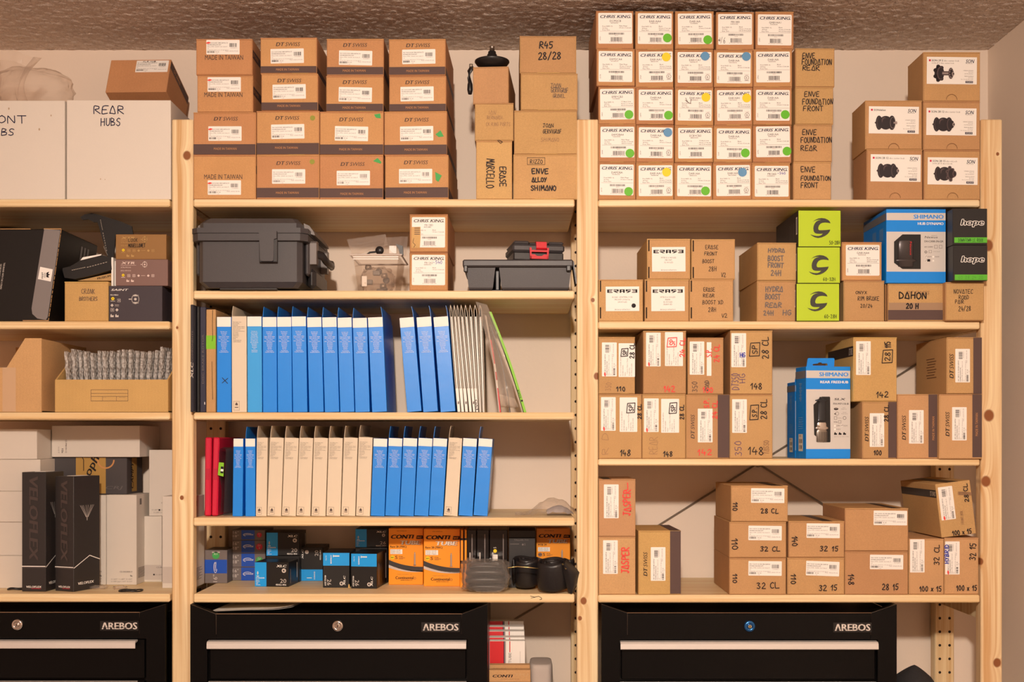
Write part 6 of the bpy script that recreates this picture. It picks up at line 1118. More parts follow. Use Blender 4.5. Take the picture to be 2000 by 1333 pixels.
def xbox(label, r, o, zb=None, Y=None, dep=.09, yaw=0, num='20'):
    zb = ck if zb is None else zb; Y = fY(r[3]) if Y is None else Y
    return carton('tube_box', label, r, dep, zb, Y=Y, group='black and cyan tube boxes', m=BLACKC, style='plain', deco=lambda F, b: xlc(F, b, *r, o, num), yaw=yaw, side=[('r', 'side_print', lambda G, q, n: (q.quad(G, n * .12, r[1] + (r[3] - r[1]) * .3, n * .2, r[3] - 6, GREYC), q.quad(G, n * .82, r[1] + 6, n * .9, r[3] - 12, LIGHTINK)))])
Yb_ = .197
r0 = PI.r(700, 402, 1000, 628); t, zb1 = carton('tube_box', 'plain black tube box under the tilted-looking cyan one beside the flat stack', (r0[0], r0[1], r0[2], r0[3]), .075, ck, Y=Yb_, group='black and cyan tube boxes', m=BLACKC, style='plain')
t, _ = xbox('black and cyan tube box on a plain black one beside the flat grey stack', PI.r(699, 190, 1000, 402), 'h', zb1, Yb_ + .001, .08)
t, _ = xbox('black and cyan tube box lying nearest the shelf edge, upright writing', PI.r(590, 460, 905, 683), 'h', yaw=-5, dep=.075)
t, _ = xbox('black tube box standing with its cyan end at the foot', PI.r(1004, 325, 1212, 630), 'u')
ra = PI.r(1213, 374, 1455, 692); t, z26 = xbox('black tube box with cyan top, the one next to the foot-cyan box', ra, 'd', num='26', dep=.1)
rb = PI.r(1466, 382, 1705, 700); t, z27 = xbox('black tube box with cyan top, the one next to the orange boxes', rb, 'd', num='26', yaw=-6, dep=.1)
rc = PI.r(1507, 150, 1806, 325); Yc = .186
rcb = PI.r(1507, 325, 1800, 600); t, zz = carton('tube_box', 'plain black tube box hidden behind the two cyan-topped ones', rcb, .09, ck, Y=Yc, group='black and cyan tube boxes', m=BLACKC, style='plain')
t, _ = xbox('black and cyan tube box raised at the back beside the orange boxes', (rc[0], 1034, rc[2], rc[3]), 'h', zz, Yc, .09, num='26')
q = MB(); Ya = fY(ra[3]); t = thing('paper_scrap', 'tiny torn kraft scrap between the two cyan-topped tube boxes', 'scrap', (X(PI.x(1460) - 2, Ya - .006), Ya - .008, ck + .0006)); MB().prism([(-.0022, 0), (.0022, 0), (.0012, .008), (-.001, .0085)], 0, .0005, CARDY).build('scrap', t)
def conti(F, b, x0, y0, x1, y1, kind='race'):
    w, h = x1 - x0, y1 - y0; p = lambda a, c_: (x0 + w * a, y0 + h * c_)
    b.text(F, 'www.conti-tubes.com', *p(.24, .05), h * .016, INK, w * .28, res=1); b.text(F, 'CONTI', *p(.06, .18), h * .068, INK, w * .64, .075, .3); b.poly(F, [p(a, c_) for a, c_ in ((.80, .185), (.82, .125), (.998, .125), (.998, .185))], INK, 1); b.text(F, 'RACE' if kind == 'race' else 'MTB', *p(.83, .17), h * .03, ORAN, w * .12, .03, .2, k=2)
    b.text(F, 'TUBE', *p(.325, .29), h * .074, PEN, w * .59, .07, .25, k=1); b.text(F, 'TUBE', *p(.32, .285), h * .07, mat('silver lettering', (232, 222, 208), .4), w * .58, .06, .25, k=2); b.text(F, 'Race 28 (700C)' if kind == 'race' else 'MTB 29', *p(.05, .34), h * .034, INK, w * (.47 if kind == 'race' else .25), .03)
    b.quad(F, *p(.05, .37), *p(.4, .455), WHITE, 1)
    for j, s_ in enumerate(('18-622 > 25-630', '27x3/4 > 27x1.00', '700x18C > 700x25C')): b.text(F, s_, *p(.07, .394 + .026 * j), h * .017, INK, w * .28, k=2, res=1)
    b.disc(F, *p(.11, .515), w * .06, YELLOW if kind == 'race' else MAUVE, 1); b.text(F, 'light', *p(.11, .522), h * .02, INK, w * .09, .03, .2, al='c', k=2, res=1); b.text(F, 'S', *p(.19, .54), h * .055, INK, w * .07); b.text(F, '60 mm', *p(.3, .505), h * .017, INK, .11 * w, .03, res=1); b.quad(F, *p(.3, .52), *p(.48, .525), PEN, 1); b.quad(F, *p(.3, .537), *p(.42, .542), PEN, 1)
    n = 16; cur = lambda t_, o: p(t_, (.555 + .125 * (1 - (1 - t_) ** 2.2)) + o)
    for o0, o1, m, kk in ((0, .088, mat('printed tyre', (46, 42, 42), .5), 2), (.088, .112, mat('printed tyre edge', (206, 196, 188), .5), 2)):
        A = [cur(i / n * .994 + .003, o0 * (1 if o0 == 0 else (1.0 - .2 * i / n))) for i in range(n + 1)]; B = [cur(i / n * .994 + .003, o1 * (1 if o1 < .1 else (1.25 - .47 * i / n))) for i in range(n + 1)]
        b.add([F.p(*q, kk) for q in A + B], [(i + n + 1, i + n + 2, i + 1, i) for i in range(n)], m)
    for a, c_, d, e in ((.735, .45, .785, .655), (.745, .42, .775, .45), (.72, .645, .80, .66)): b.quad(F, *p(a, c_), *p(d, e), mat('printed valve', (150, 126, 112), .4), 3)
    b.quad(F, *p(.757, .43), *p(.768, .65), LIGHTINK, 4)
    b.text(F, 'www.conti-tubes.com', *p(.25, .82), h * .012, PEN, w * .43, res=1); b.text(F, 'Continental', *p(.2, .9), h * .05, INK, w * .52, .03); b.ring(F, *p(.765, .885), w * .028, .5, PEN, 1); b.text(F, 'GERMAN TECHNOLOGY', *p(.34, .927), h * .014, INK, w * .35, .02, .2, res=1)
r = PJ.r(170, 140, 462, 622); r = (r[0], 1033, r[2], r[3]); carton('tube_box', 'orange tube box with black and silver lettering, next to the black boxes', r, .045, ck, Y=fY(r[3]), group='orange tube boxes', m=ORAN, style='plain', deco=lambda F, b, r=r: conti(F, b, *r))
r2 = PJ.r(467, 140, 775, 635); r2 = (r2[0], 1034, r2[2], r2[3]); carton('tube_box', 'orange tube box with black and silver lettering, partly behind the clear bag', r2, .045, ck, Y=fY(r2[3]), group='orange tube boxes', m=ORAN, style='plain', deco=lambda F, b: conti(F, b, *r2), yaw=-1)
Ys = .10
for i, (a, c_) in enumerate([(898.5, 904.5), (906, 911.5)]): carton('tube_box', f'thin orange and black tube box edge, {["touching", "just past"][i]} the orange box', (a, 1036, c_, 1120), .1, ck, Y=Ys, group='orange tube boxes', m=ORAN, style='plain', deco=lambda F, b, a=a, c_=c_: (b.quad(F, a, 1036, a + 1.6, 1119, INK, 1), b.quad(F, a, 1052, c_, 1056, INK, 1), b.quad(F, a, 1096, c_, 1102, INK, 1)))
for i, (a, c_) in enumerate([(912, 930), (931.5, 955), (956.5, 991)]):
    def bl(F, b, a=a, c_=c_, i=i):
        b.quad(F, c_ - 9, 1044, c_ - 7, 1100, GREYC, 1); b.quad(F, a + 5, 1080, a + 7, 1096, LIGHTINK, 1)
        if i == 2: b.disc(F, 967, 1077, 3.6, YELLOW, 1); b.text(F, 'S', 969, 1072, 5, LIGHTINK, rot=90); b.quad(F, 963, 1084, 972, 1096, WHITE, 1)
    carton('tube_box', f'glossy black tube box, {["narrowest", "middle", "widest"][i]} of the three behind the clear bag', (a, 1036, c_, 1120), .09, ck, Y=Ys + .002 * i, group='glossy black tube boxes', m=mat('glossy black card', (24, 22, 23), .16, bump=.3, bscale=14), style='plain', deco=bl)
t, zz = carton('tube_box', 'dark grey tube box, lower of two behind the coiled tubes', (993.5, 1051.5, 1045.5, 1120), .09, ck, Y=Ys, group='dark grey tube boxes', m=BLACKM, style='plain', deco=lambda F, b: (b.text(F, 'TALLAR 700', 1004, 1057, 3, GREYC, 28, res=1), b.text(F, 'S', 1024, 1066, 4, GREYC), b.disc(F, 1021, 1064.5, 1.8, GREYC, 1), b.quad(F, 996, 1063, 1014, 1064, GREYC, 1)))
t, zz = carton('tube_box', 'dark grey tube box, upper of two behind the coiled tubes', (993.5, 1037, 1046, 1051), .09, zz, Y=Ys + .001, group='dark grey tube boxes', m=BLACKM, style='plain')
r3 = (1047.7, 1033, 1113.5, 1132); carton('tube_box', 'orange tube box at the back behind the coiled tubes', r3, .045, ck, Y=.14, group='orange tube boxes', m=ORAN, style='plain', deco=lambda F, b: conti(F, b, *r3, 'mtb'))
# coiled inner tubes
def coil(label, cx, foot, rx, hz, turns, tail, seed, ry=None):
    Y = fY(foot) + rx * K(0) * .8; k = K(Y); R0 = rx * k; t = thing('inner_tube', label, 'inner tube', (X(cx, Y), Y, ck + .0008 + R0 * .8 * math.sin(math.radians(13))), 'coiled black inner tubes', pitch=13); H = hz * k / 2; P = []; N = int(turns * 40)
    for i in range(N + 1):
        a = 2 * math.pi * turns * i / N + seed; r_ = R0 * (.28 + .72 * i / N) - .003; P.append((r_ * math.cos(a), r_ * .8 * math.sin(a), H + .006 * noise.noise(Vector((a * .6, seed, 0)))))
    if tail: P += tail(P[-1], k)
    P = [(p[0], p[1], max(p[2], H * .98)) for p in P]
    MB().tube(P, .0042, RUB, 14, H * .97).build('tube', t); return t, P, k, H
t, P, k, H = coil('coiled black inner tube half hidden behind the bagged one', 1028, 1154, 28, 56, 3.4, None, .6)
MB().tube([(.0, -.010, 2 * H - .008), (.014, -.013, 2 * H - .003)], .0016, BRASS, 8).build('valve', t, 'brass valve')
t, P, k, H = coil('coiled black inner tube with a loose end beside the post', 1079, 1161, 34, 58, 3.4, lambda e, k: [(e[0] + 10 * k, e[1] - .012, e[2]), (e[0] + 17 * k, e[1] - .006, e[2] - 2 * k), (e[0] + 20 * k, e[1] + .003, e[2] - 3 * k)], -1.7)
MB().tube([(.020, -.026, 2 * H + .002), (.028, -.032, 2 * H - .008)], .0018, BRASS, 8).build('valve', t, 'brass valve')
Y = fY(1163); k = K(Y); q = MB(); hx = X(1112, Y) - t.location.x
loop = [(1098, 1103), (1104, 1095), (1116, 1104), (1134, 1121), (1132, 1140), (1122, 1161), (1112, 1163), (1107, 1140)]
q.grid(lambda u, v: (lambda a: (X(a[0], Y) - t.location.x, Y - t.location.y + .004 + .026 * math.sin(math.pi * v) * (-.5) + .012 * v, max(.0006, Z(a[1], Y) - ck)))((lambda A, B: (A[0] + (B[0] - A[0]) * v, A[1] + (B[1] - A[1]) * v))((lambda i, f: tuple([(1098, 1104), (1100, 1120), (1107, 1150), (1111, 1162)][i][j] * (1 - f) + [(1098, 1104), (1100, 1120), (1107, 1150), (1111, 1162)][i + 1][j] * f for j in (0, 1)))(min(int(u * 3), 2), u * 3 - min(int(u * 3), 2)), (lambda i, f: tuple([(1106, 1094), (1134, 1122), (1131, 1142), (1122, 1162)][i][j] * (1 - f) + [(1106, 1094), (1134, 1122), (1131, 1142), (1122, 1162)][i + 1][j] * f for j in (0, 1)))(min(int(u * 3), 2), u * 3 - min(int(u * 3), 2)))), 18, 10, RUB)
q.build('loose_end', t)
# bagged tube
Y = fY(1161) + .045; k = K(Y); t = thing('bagged_tube', 'rolled black tube in a shiny clear bag in front of the orange boxes', 'inner tube', (X(948, Y), Y, ck + .0008))
b = MB()
for z0_, z1_, s_ in ((.004, 15 * k, .94), (15 * k, 30 * k, 1.0), (30 * k, 44 * k, .97), (44 * k, 53 * k, .84)):
    zc_, zh_ = (z0_ + z1_) / 2, (z1_ - z0_) / 2 + .0008; q_ = lambda v, p: math.copysign(abs(v) ** p, v)
    b.grid(lambda u, v: (40 * k * s_ * q_(math.cos(2 * math.pi * u), .5) * math.cos(math.pi * (v - .5)) ** .35, .004 + .033 * s_ * q_(math.sin(2 * math.pi * u), .5) * math.cos(math.pi * (v - .5)) ** .35, zc_ + zh_ * math.sin(math.pi * (v - .5)) + .0012 * math.sin(6 * math.pi * u)), 40, 8, RUB, closed=True)
b.build('tube_roll', t)
b = MB(); b.quad(Fr((-20 * k, -.012, 52 * k), (k, 0, 0), (0, -k, 0), .0008), 0, 0, 18, 14, mat('faded red print', (120, 52, 56), .5)); b.build('label', t, 'faded red label')
crumple('film', '', '', None, (46 * k, .044, 31 * k), FILM, 8.1, (44, 22), .0004, .16, .5, parent=t, freq=2.4)
q = MB(); q.tube([(44 * k, -.03, 48 * k), (62 * k, -.036, 51 * k), (84 * k, -.042, 50 * k), (104 * k, -.036, 47 * k)], .0011, BRASS, 6); q.build('rubber_band', t)
# ------------------------------------------------------------------ first bay, top shelf
PK = cr(0, 60, 3.7025); ck = SH[0, 0]
def stain(F, b, *pts):
    for x, y, r_ in pts: b.disc(F, x, y, r_, mat('brown scuff', (188, 164, 136), .7), 1, 10, ry=r_ * 1.6)
def grip(F, b): b.ring(F, PK.x(1232), PK.y(850), 7, .5, PEN, 1, 20, 90, 270, ry=28)
t, zA = carton('storage_carton', 'large white carton with two handwritten words, the whole one beside the post', PK.r(483, 503, 1234, 1210), .15, ck, Y=.004, group='large white cartons', m=WBOX, style='plain', deco=lambda F, b: (hb(('REAR', *PK.r(680, 545, 895, 600), NAVY, 1.7), ('HUBS', *PK.r(728, 635, 872, 688), NAVY, 1.6))(F, b), stain(F, b, (PK.x(728), PK.y(1075), 1), (PK.x(760), PK.y(1078), .7))), yaw=.3)
x_ = PK.x(468); t, zB = carton('storage_carton', 'large white carton with cut-off handwriting at the edge of the picture', (-78, PK.y(506), x_, PK.y(1210)), .15, ck, Y=.004, group='large white cartons', m=WBOX, style='plain', deco=lambda F, b: (hb(('FRONT', PK.x(-170), PK.y(618), PK.x(190), PK.y(672), NAVY, 1.7), ('HUBS', PK.x(-90), PK.y(712), PK.x(103), PK.y(760), NAVY, 1.6))(F, b), stain(F, b, (PK.x(285), PK.y(715), 1.6), (PK.x(370), PK.y(615), 1.2), (PK.x(65), PK.y(565), 1.4))))
# propped brown box
Y = .085; k = K(Y); w = 122 * k; t = thing('hub_box', 'brown box propped at an angle on the whole white carton', 'box', (X(265, .115), .115, zA + .051), None, pitch=-22, yaw=-2)
h = .0895; b = MB().box(-w / 2, w / 2, 0, .13, 0, h, CARDD, .001); F = Fr((-w / 2, 0, h), (k, 0, 0), (0, 0, -k)); b.build('body', t)
q = MB(); dt_label(F.sub(53, 3, 0), q, 77); q.hand(F.sub(0, 0, lift=.001), 'XLR HUB', 66, 4.6, 92, 7.4, PEN, .5); q.build('shipping_label', t)
q = MB(); G = Fr((w / 2, 0, h), (0, k, 0), (0, 0, -k)); q.quad(G, 1, 4, .129 / k, 20, BAND); q.text(G, 'DT SWISS', 20, 16, 8, BANDT, 40, .02, .2); q.build('side_stripe', t)
q = MB(); G = Fr((0, .006, 0), (k, 0, 0), (0, -k, 0), .0006); q.rrect(G, -24, -4, 24, -1, 1.4, CARDY, 0, .0001); q.build('finger_slot', t)
BAGT = crumple('clear_bag', 'large crumpled clear bag on the cut-off white carton', 'bag', (X(62, .06), .075, zB), (.082, .06, .044), FILM, 2.2, (46, 24), .0006, .20, .75, group='clear plastic bags', freq=1.9)
Y = .08; k = K(Y)
b = MB(); b.grid(lambda u, v: (lambda a, r_: ((r_ * math.cos(a) * (1 + .25 * math.sin(5 * a + v * 3))) + (.012 * v), r_ * .7 * math.sin(a) * (1 + .25 * math.cos(4 * a)), .115 * v + .006 * math.sin(4 * a) * v))(2 * math.pi * u, .045 * (1 - 2.2 * v + 2.4 * v * v) + .003), 40, 14, FILM, closed=True); nk = b.build('twisted_neck', BAGT); nk.location = (X(14, Y) - BAGT.location.x, Y - BAGT.location.y, .002)
b = MB().prism([(-.02, 0), (.012, 0), (-.02, .028)], 0, .002, mat('navy card', (40, 38, 60), .5)); t = thing('card_scrap', 'dark navy card corner beside the twisted film', 'card', (X(2, .05), .05, zB + .0005)); b.build('card', t)
# ------------------------------------------------------------------ first bay, second shelf
PL = cr(0, 380, 4.76); ck = SH[0, 1]
# worn black shoebox standing on its end, with a silver strip
Y = .0; k = K(Y); xl = -120; xr = 98; w = (xr - xl) * k; rl = 8; h = (626 - 446) * k / math.cos(math.radians(rl)) - .002
t = thing('shoebox', 'worn black shoebox standing on end, silver strip with a white emblem tag', 'shoebox', (X((xl + xr) / 2, Y) - .004, Y, ck + .0006)); dl = math.tan(math.radians(rl)) * h
lean = lambda p: Vector((p[0] + dl * p[2] / h, p[1], p[2])); sh_ = Matrix(((1, 0, dl / h, 0), (0, 1, 0, 0), (0, 0, 1, 0), (0, 0, 0, 1)))
b = MB().box(-w / 2, w / 2, .0, .21, 0, h, BLACKC, .002, T=sh_); b.build('body', t)
b = MB(); F = Fr((w / 2 + dl, 0, h), (k, 0, 0), (-dl / h * k, 0, -k)); b.poly(F, [(-33, 0), (-1, 2.5), (-2, 172), (-5, 178), (-22, 175), (-33, 166), (-36, 155)], SILV, 0); b.build('silver_strip', t, 'worn silver strip')
b = MB(); b.poly(F, [(-30.5, 74), (-5, 79), (-5.6, 103), (-31.5, 98)], WHITE, 3); G = F.sub(-15, 90, -82)
for a in (-38, 0, 38): b.poly(G, [(math.sin(math.radians(a)) * r_ + math.cos(math.radians(a)) * o, -math.cos(math.radians(a)) * r_ + math.sin(math.radians(a)) * o + 3) for r_, o in ((1.5, 0), (5, 2), (9.5, 0), (5, -2))], INK, 5)
b.quad(G, -5, 3, 5, 3.6, INK, 5); b.quad(G, -5, 4.6, 5, 5.2, INK, 5); b.text(G, 'adidas', 0, 10, 3.4, INK, 13, .02, al='c', k=5); b.build('tag', t, 'white emblem tag')
b = MB()
for j, s_ in enumerate(('THE BRAND WITH THE 3 STRIPES', 'DIE WELTMARKE MIT DEN 3 STREIFEN', 'LA MARQUE AUX 3 BANDES')): b.text(F, s_, -103 - j * 6.2, 66 + j * 3, 3.2, LIGHTINK, 52, .01, rot=-90, k=1, res=1)
b.build('print', t)
b = MB()
R_ = random.Random(3)
for j in range(20): a = j / 20; b.tube([tuple(lean((w / 2, .0005, h * a))), tuple(lean((w / 2, .0005, h * (a + .03 + .02 * R_.random()))))], .0007, CARD2, 5)
b.tube([tuple(lean((w / 2 - 34 * k, .0005, h))), tuple(lean((w / 2, .0005, h)))], .0012, CARD2, 5); b.tube([tuple(lean((-w / 2, .0005, h))), tuple(lean((w / 2 - 60 * k, .0005, h)))], .0008, CARD2, 5); b.tube([tuple(lean((w / 2 - 50 * k, .0005, .001))), tuple(lean((w / 2, .0005, .001)))], .001, CARD2, 5); b.build('worn_edge', t)
q = MB(); G = Fr((w / 2 + dl, 0, h), (0, k, 0), (-dl / h * k, 0, -k)); n_ = .21 / k
for j in range(3): q.quad(G, n_ * .55 + j * 17, 16, n_ * .55 + j * 17 + 9, 84, SILV)
q.build('stripes', t, 'three silver grey stripes on the side')
t, zc = carton('pedal_box', 'kraft cube box with two words of thin handwriting beside the worn shoebox', PL.r(598, 812, 1004, 1167), .16, ck, Y=.006, group='pedal boxes', m=CARDY, deco=hb(('CRANK', *PL.r(758, 882, 885, 925), PEN, .9), ('BROTHERS', *PL.r(738, 955, 908, 990), PEN, .9)))
def icons(F, b, pts, m, s_=3.2):
    for i, (x, y) in enumerate(pts):
        if i == 0: b.disc(F, x, y, s_, YELLOW, 2, 16); b.quad(F, x - s_ * .4, y - .3, x + s_ * .4, y + .6, INK, 3); b.quad(F, x - s_ * 1.4, y + s_ + 1, x + s_ * 1.4, y + s_ + 2, m, 2)
        elif i % 3 == 1: b.frame(F, x - s_, y - s_, x + s_, y + s_, .7, m, 2); b.disc(F, x, y, s_ * .4, m, 2, 10)
        elif i % 3 == 2: b.poly(F, [(x - s_, y), (x, y - s_), (x + s_, y), (x, y + s_)], m, 2)
        else: b.poly(F, [(x - s_, y + s_), (x + s_, y + s_), (x + s_, y - s_ * .3), (x, y), (x - s_ * .4, y - s_), (x - s_, y - s_ * .4)], m, 2)
def pedalpic(F, b, x, y, s_, m):
    b.ring(F, x, y, 7 * s_, 1, m, 2, ry=9 * s_); b.disc(F, x, y, 2.6 * s_, m, 2); b.quad(F, x - 13 * s_, y - 1 * s_, x - 6 * s_, y + 1 * s_, m, 2)
    for sy in (-1, 1): b.quad(F, x - 5 * s_, y + sy * 7 * s_ - 1.4 * s_, x + 6 * s_, y + sy * 7 * s_ + 1.4 * s_, m, 2)
r = PL.r(1012, 852, 1508, 1165)
def saint(F, b):
    b.text(F, 'SAINT', r[0] + 4.5, r[1] + 9.6, 3.8, WHITE, 32, .02, .5); b.text(F, 'PD-M821', r[0] + 3.4, r[1] + 19, 2.4, WHITE, 15, .02); pedalpic(F, b, r[0] + 52, r[1] + 26, 1, LIGHTINK)
    icons(F, b, [PL_ for PL_ in ((r[0] + 8, r[1] + 25), (r[0] + 20, r[1] + 28.5), (r[0] + 6.5, r[1] + 38), (r[0] + 6.5, r[1] + 58), (r[0] + 7, r[1] + 47), (r[0] + 16, r[1] + 47), (r[0] + 16, r[1] + 58))], LIGHTINK); b.quad(F, r[0] + 12, r[1] + 37, r[0] + 20, r[1] + 37.8, LIGHTINK, 2); b.quad(F, r[0] + 12, r[1] + 39.5, r[0] + 20, r[1] + 40, LIGHTINK, 2)
t, zd = carton('pedal_box', 'dark grey printed box with white icons at the base of the pedal boxes', r, .15, ck, Y=.008, group='pedal boxes', m=mat('dark slate print', (66, 60, 68), .38), style='plain', deco=saint)
def xtr(F, b, r, c, tx=True):
    b.text(F, 'XTR', r[0] + 11, r[1] + 9.4, 4.6, c, 26, .05, .4); b.quad(F, r[0] + 10, r[1] + 11.4, r[0] + 40, r[1] + 11.9, c, 1); b.text(F, 'XTR-M9100', r[0] + 10, r[1] + 17, 2.4, c, 20, .01, res=1); b.text(F, 'SPD-M9100', r[0] + 10, r[1] + 23.4, 2.4, c, 20, .01, res=1); pedalpic(F, b, r[0] + 57, r[1] + 10, .62, c)
    icons(F, b, [(r[0] + 15, r[1] + 31), (r[0] + 26, r[1] + 32), (r[0] + 45, r[1] + 32), (r[0] + 24, r[1] + 41.5), (r[0] + 36, r[1] + 32), (r[0] + 64, r[1] + 32), (r[0] + 33, r[1] + 41.5), (r[0] + 73, r[1] + 32)], c, 2.7); b.quad(F, r[0] + 50, r[1] + 31.5, r[0] + 58, r[1] + 32.2, c, 2)
r1 = PL.r(1075, 605, 1560, 835); t, ze = carton('pedal_box', 'mauve bronze printed box with white icons, middle of the pedal boxes', r1, .14, zd, Y=.01, group='pedal boxes', m=MAUVE, style='plain', deco=lambda F, b: xtr(F, b, r1, mat('pinkish white print', (226, 206, 198), .5)))
r2 = PL.r(1076, 372, 1546, 597); t, _ = carton('pedal_box', 'golden brown printed box with pen writing, topmost of the pedal boxes', r2, .14, ze, Y=.012, group='pedal boxes', m=mat('bronze gold print', (150, 112, 68), .34), style='plain', deco=lambda F, b: (xtr(F, b, r2, mat('gold print', (188, 152, 96), .4)), b.hand(F, 'LOOK', *PL.r(1195, 410, 1282, 442), INK, .7, k=4), b.hand(F, 'MAGELLANET', *PL.r(1195, 460, 1352, 492), INK, .9, k=4)))
# open black box flap and lid pushed behind the pedal boxes
Y = .02; k = K(Y); px = lambda a, c_, y=0: (X(PL.x(max(a, 582)), .02 + y) - X(192, .02), Z(PL.y(c_), .02 + y) - (zc))
t = thing('open_box', 'torn open black box with upright flap behind the kraft cube box', 'box', (X(192, Y), Y, zc + .001))
b = MB(); P = [px(*p) for p in ((548, 712), (560, 690), (655, 672), (760, 610), (945, 570), (1030, 590), (1040, 705), (900, 745), (700, 792), (600, 780))]; b.prism(P, .0, .11, mat('worn black card', (22, 20, 21), .5)); b.build('lower_lid', t)
b = MB(); P = [px(*p, .03) for p in ((745, 215), (790, 190), (850, 178), (905, 190), (1120, 255), (1225, 300), (1240, 392), (1074, 392), (1055, 600), (1000, 580), (955, 430), (918, 300), (905, 262), (870, 262), (820, 235), (765, 240))]; b.prism(P, .03, .034, mat('worn black card', (22, 20, 21), .5)); b.build('flap', t)
for (a, c_), (d, e) in (((935, 240), (955, 340)), ((958, 360), (995, 540)), ((670, 710), (800, 682)), ((810, 684), (1005, 632)), ((965, 490), (1003, 575))):
    b = MB(); yy = .03 if a > 930 and c_ < 600 else 0; u, v = px(a, c_, yy), px(d, e, yy); n = 8
    for j in range(n): f0, f1 = j / n, (j + .62) / n; b.tube([(u[0] + (v[0] - u[0]) * f0, yy - .0008, u[1] + (v[1] - u[1]) * f0), (u[0] + (v[0] - u[0]) * f1, yy - .0008, u[1] + (v[1] - u[1]) * f1)], .0008, mat('torn edge', (180, 170, 160), .8), 5)
    b.build('torn_edge', t)
b = MB(); b.prism([px(*p) for p in ((750, 618), (770, 590), (945, 560), (940, 572))], -.001, .0, WHITE); b.build('paper_edge', t)
b = MB(); b.prism([px(*p) for p in ((700, 800), (1050, 722), (1050, 800))][::1], .012, .08, CARD); b.text(Fr((px(880, 790)[0], .012, px(880, 790)[1]), (k, 0, 0), (0, 0, -k)), 'MUSEUM', 2, 0, 4, INK, 26, .03, rot=12); b.build('card_wedge', t)
b = MB(); b.box(-.004, .0, 0, .10, 0, .062, WHITE, .0004).box(.002, .005, .004, .10, 0, .055, WHITE, .0004); t = thing('paper_sheet', 'white paper edges beside the golden brown box', 'paper', (X(221, .02), .02, zd + .0006)); b.build('sheets', t)
carton('black_box', 'plain black box at the back behind the worn shoebox', (-60, 447, 24, 560), .08, ck, Y=.215, m=BLACKC, style='plain')
# ------------------------------------------------------------------ first bay, third shelf
PM = cr(0, 620, 5); ck = SH[0, 2]
Y = .002; k = K(Y); xl, xr = -70, PM.x(405); w = (xr - xl) * k; h = Z(PM.y(208), Y) - ck; lo = Z(PM.y(495), Y) - ck
t = thing('magazine_file', 'cut-down cardboard file box with a sloping front edge', 'box', (X((xl + xr) / 2, Y), Y, ck + .0006)); hx = w / 2; cut0 = X(PM.x(65), Y) - X((xl + xr) / 2, Y); cut1 = X(PM.x(245), Y) - X((xl + xr) / 2, Y); dep = .25
b = MB(); b.prism([(-hx, 0), (hx, 0), (hx, h), (cut1, h), (cut0, lo), (-hx, lo)], 0, .003, CARDP); b.box(hx - .003, hx, .003, dep, 0, h - .001, CARDP, .0005); b.box(-hx, -hx + .003, .003, dep, 0, lo, CARDP, .0005); b.box(-hx, hx, dep - .003, dep, 0, h, CARDP, .0005); b.box(-hx, hx, .003, dep, 0, .003, CARDP, .0005); b.build('box', t)
b = MB(); b.quad(Fr((cut0, 0, lo), (k, 0, 0), (0, 0, -k)), -8, 0, 18, lo / k - 1, mat('clear parcel tape', (206, 172, 138), .25)); b.build('tape', t, 'strip of clear tape')
carton('dark_box', 'dark box in the gloom behind the cut-down file box', (-50, 690, 2, 800), .05, ck, Y=.262, m=BLACKC, style='plain') if 0 else None
Y = .0; k = K(Y); xl, xr = PM.x(535), PM.x(1640); cx = (xl + xr) / 2; w = (xr - xl) * k; hx = w / 2; hf = Z(PM.y(612), Y) - ck
t = thing('cardboard_tray', 'yellowish cardboard tray with a printed form, filled with bubble wrap bags', 'tray', (X(cx, Y), Y, ck + .0006)); dep = .24; hb_ = hf + .042
b = MB(); b.box(-hx, hx, 0, .003, 0, hf, CARDY, .0008)
for sx in (-1, 1): b.prism([(0.003, 0), (dep, 0), (dep, hb_), (.075, hb_), (.003, hf)], sx * hx - (.003 if sx > 0 else 0), sx * hx + (.003 if sx < 0 else 0), CARDY, axis='x')
b.box(-hx, hx, dep - .003, dep, 0, hb_, CARDY, .0008); b.box(-hx, hx, .003, dep - .003, 0, .003, CARDY, .0005); b.build('tray', t)
q = MB(); F = Fr((-hx, 0, hf), (k, 0, 0), (0, 0, -k)); f = lambda x, y: ((x - 535) / 5, (y - 612) / 5)
for a, c_ in ((f(888, 711), f(1252, 714)), (f(888, 746), f(1252, 749)), (f(888, 775), f(1252, 778)), (f(888, 819), f(1252, 822)), (f(888, 711), f(891, 822)), (f(1249, 711), f(1252, 822)), (f(1000, 775), f(1003, 822)), (f(1136, 775), f(1139, 822))): q.quad(F, *a, *c_, PEN, 1)
q.text(F, 'No. No.', *f(1010, 789), 1.3, PEN, 6, res=1); q.text(F, 'Made in Taiwan', *f(1165, 789), 1.3, PEN, 12, res=1); q.build('printed_form', t)
R_ = random.Random(11); nB = 17
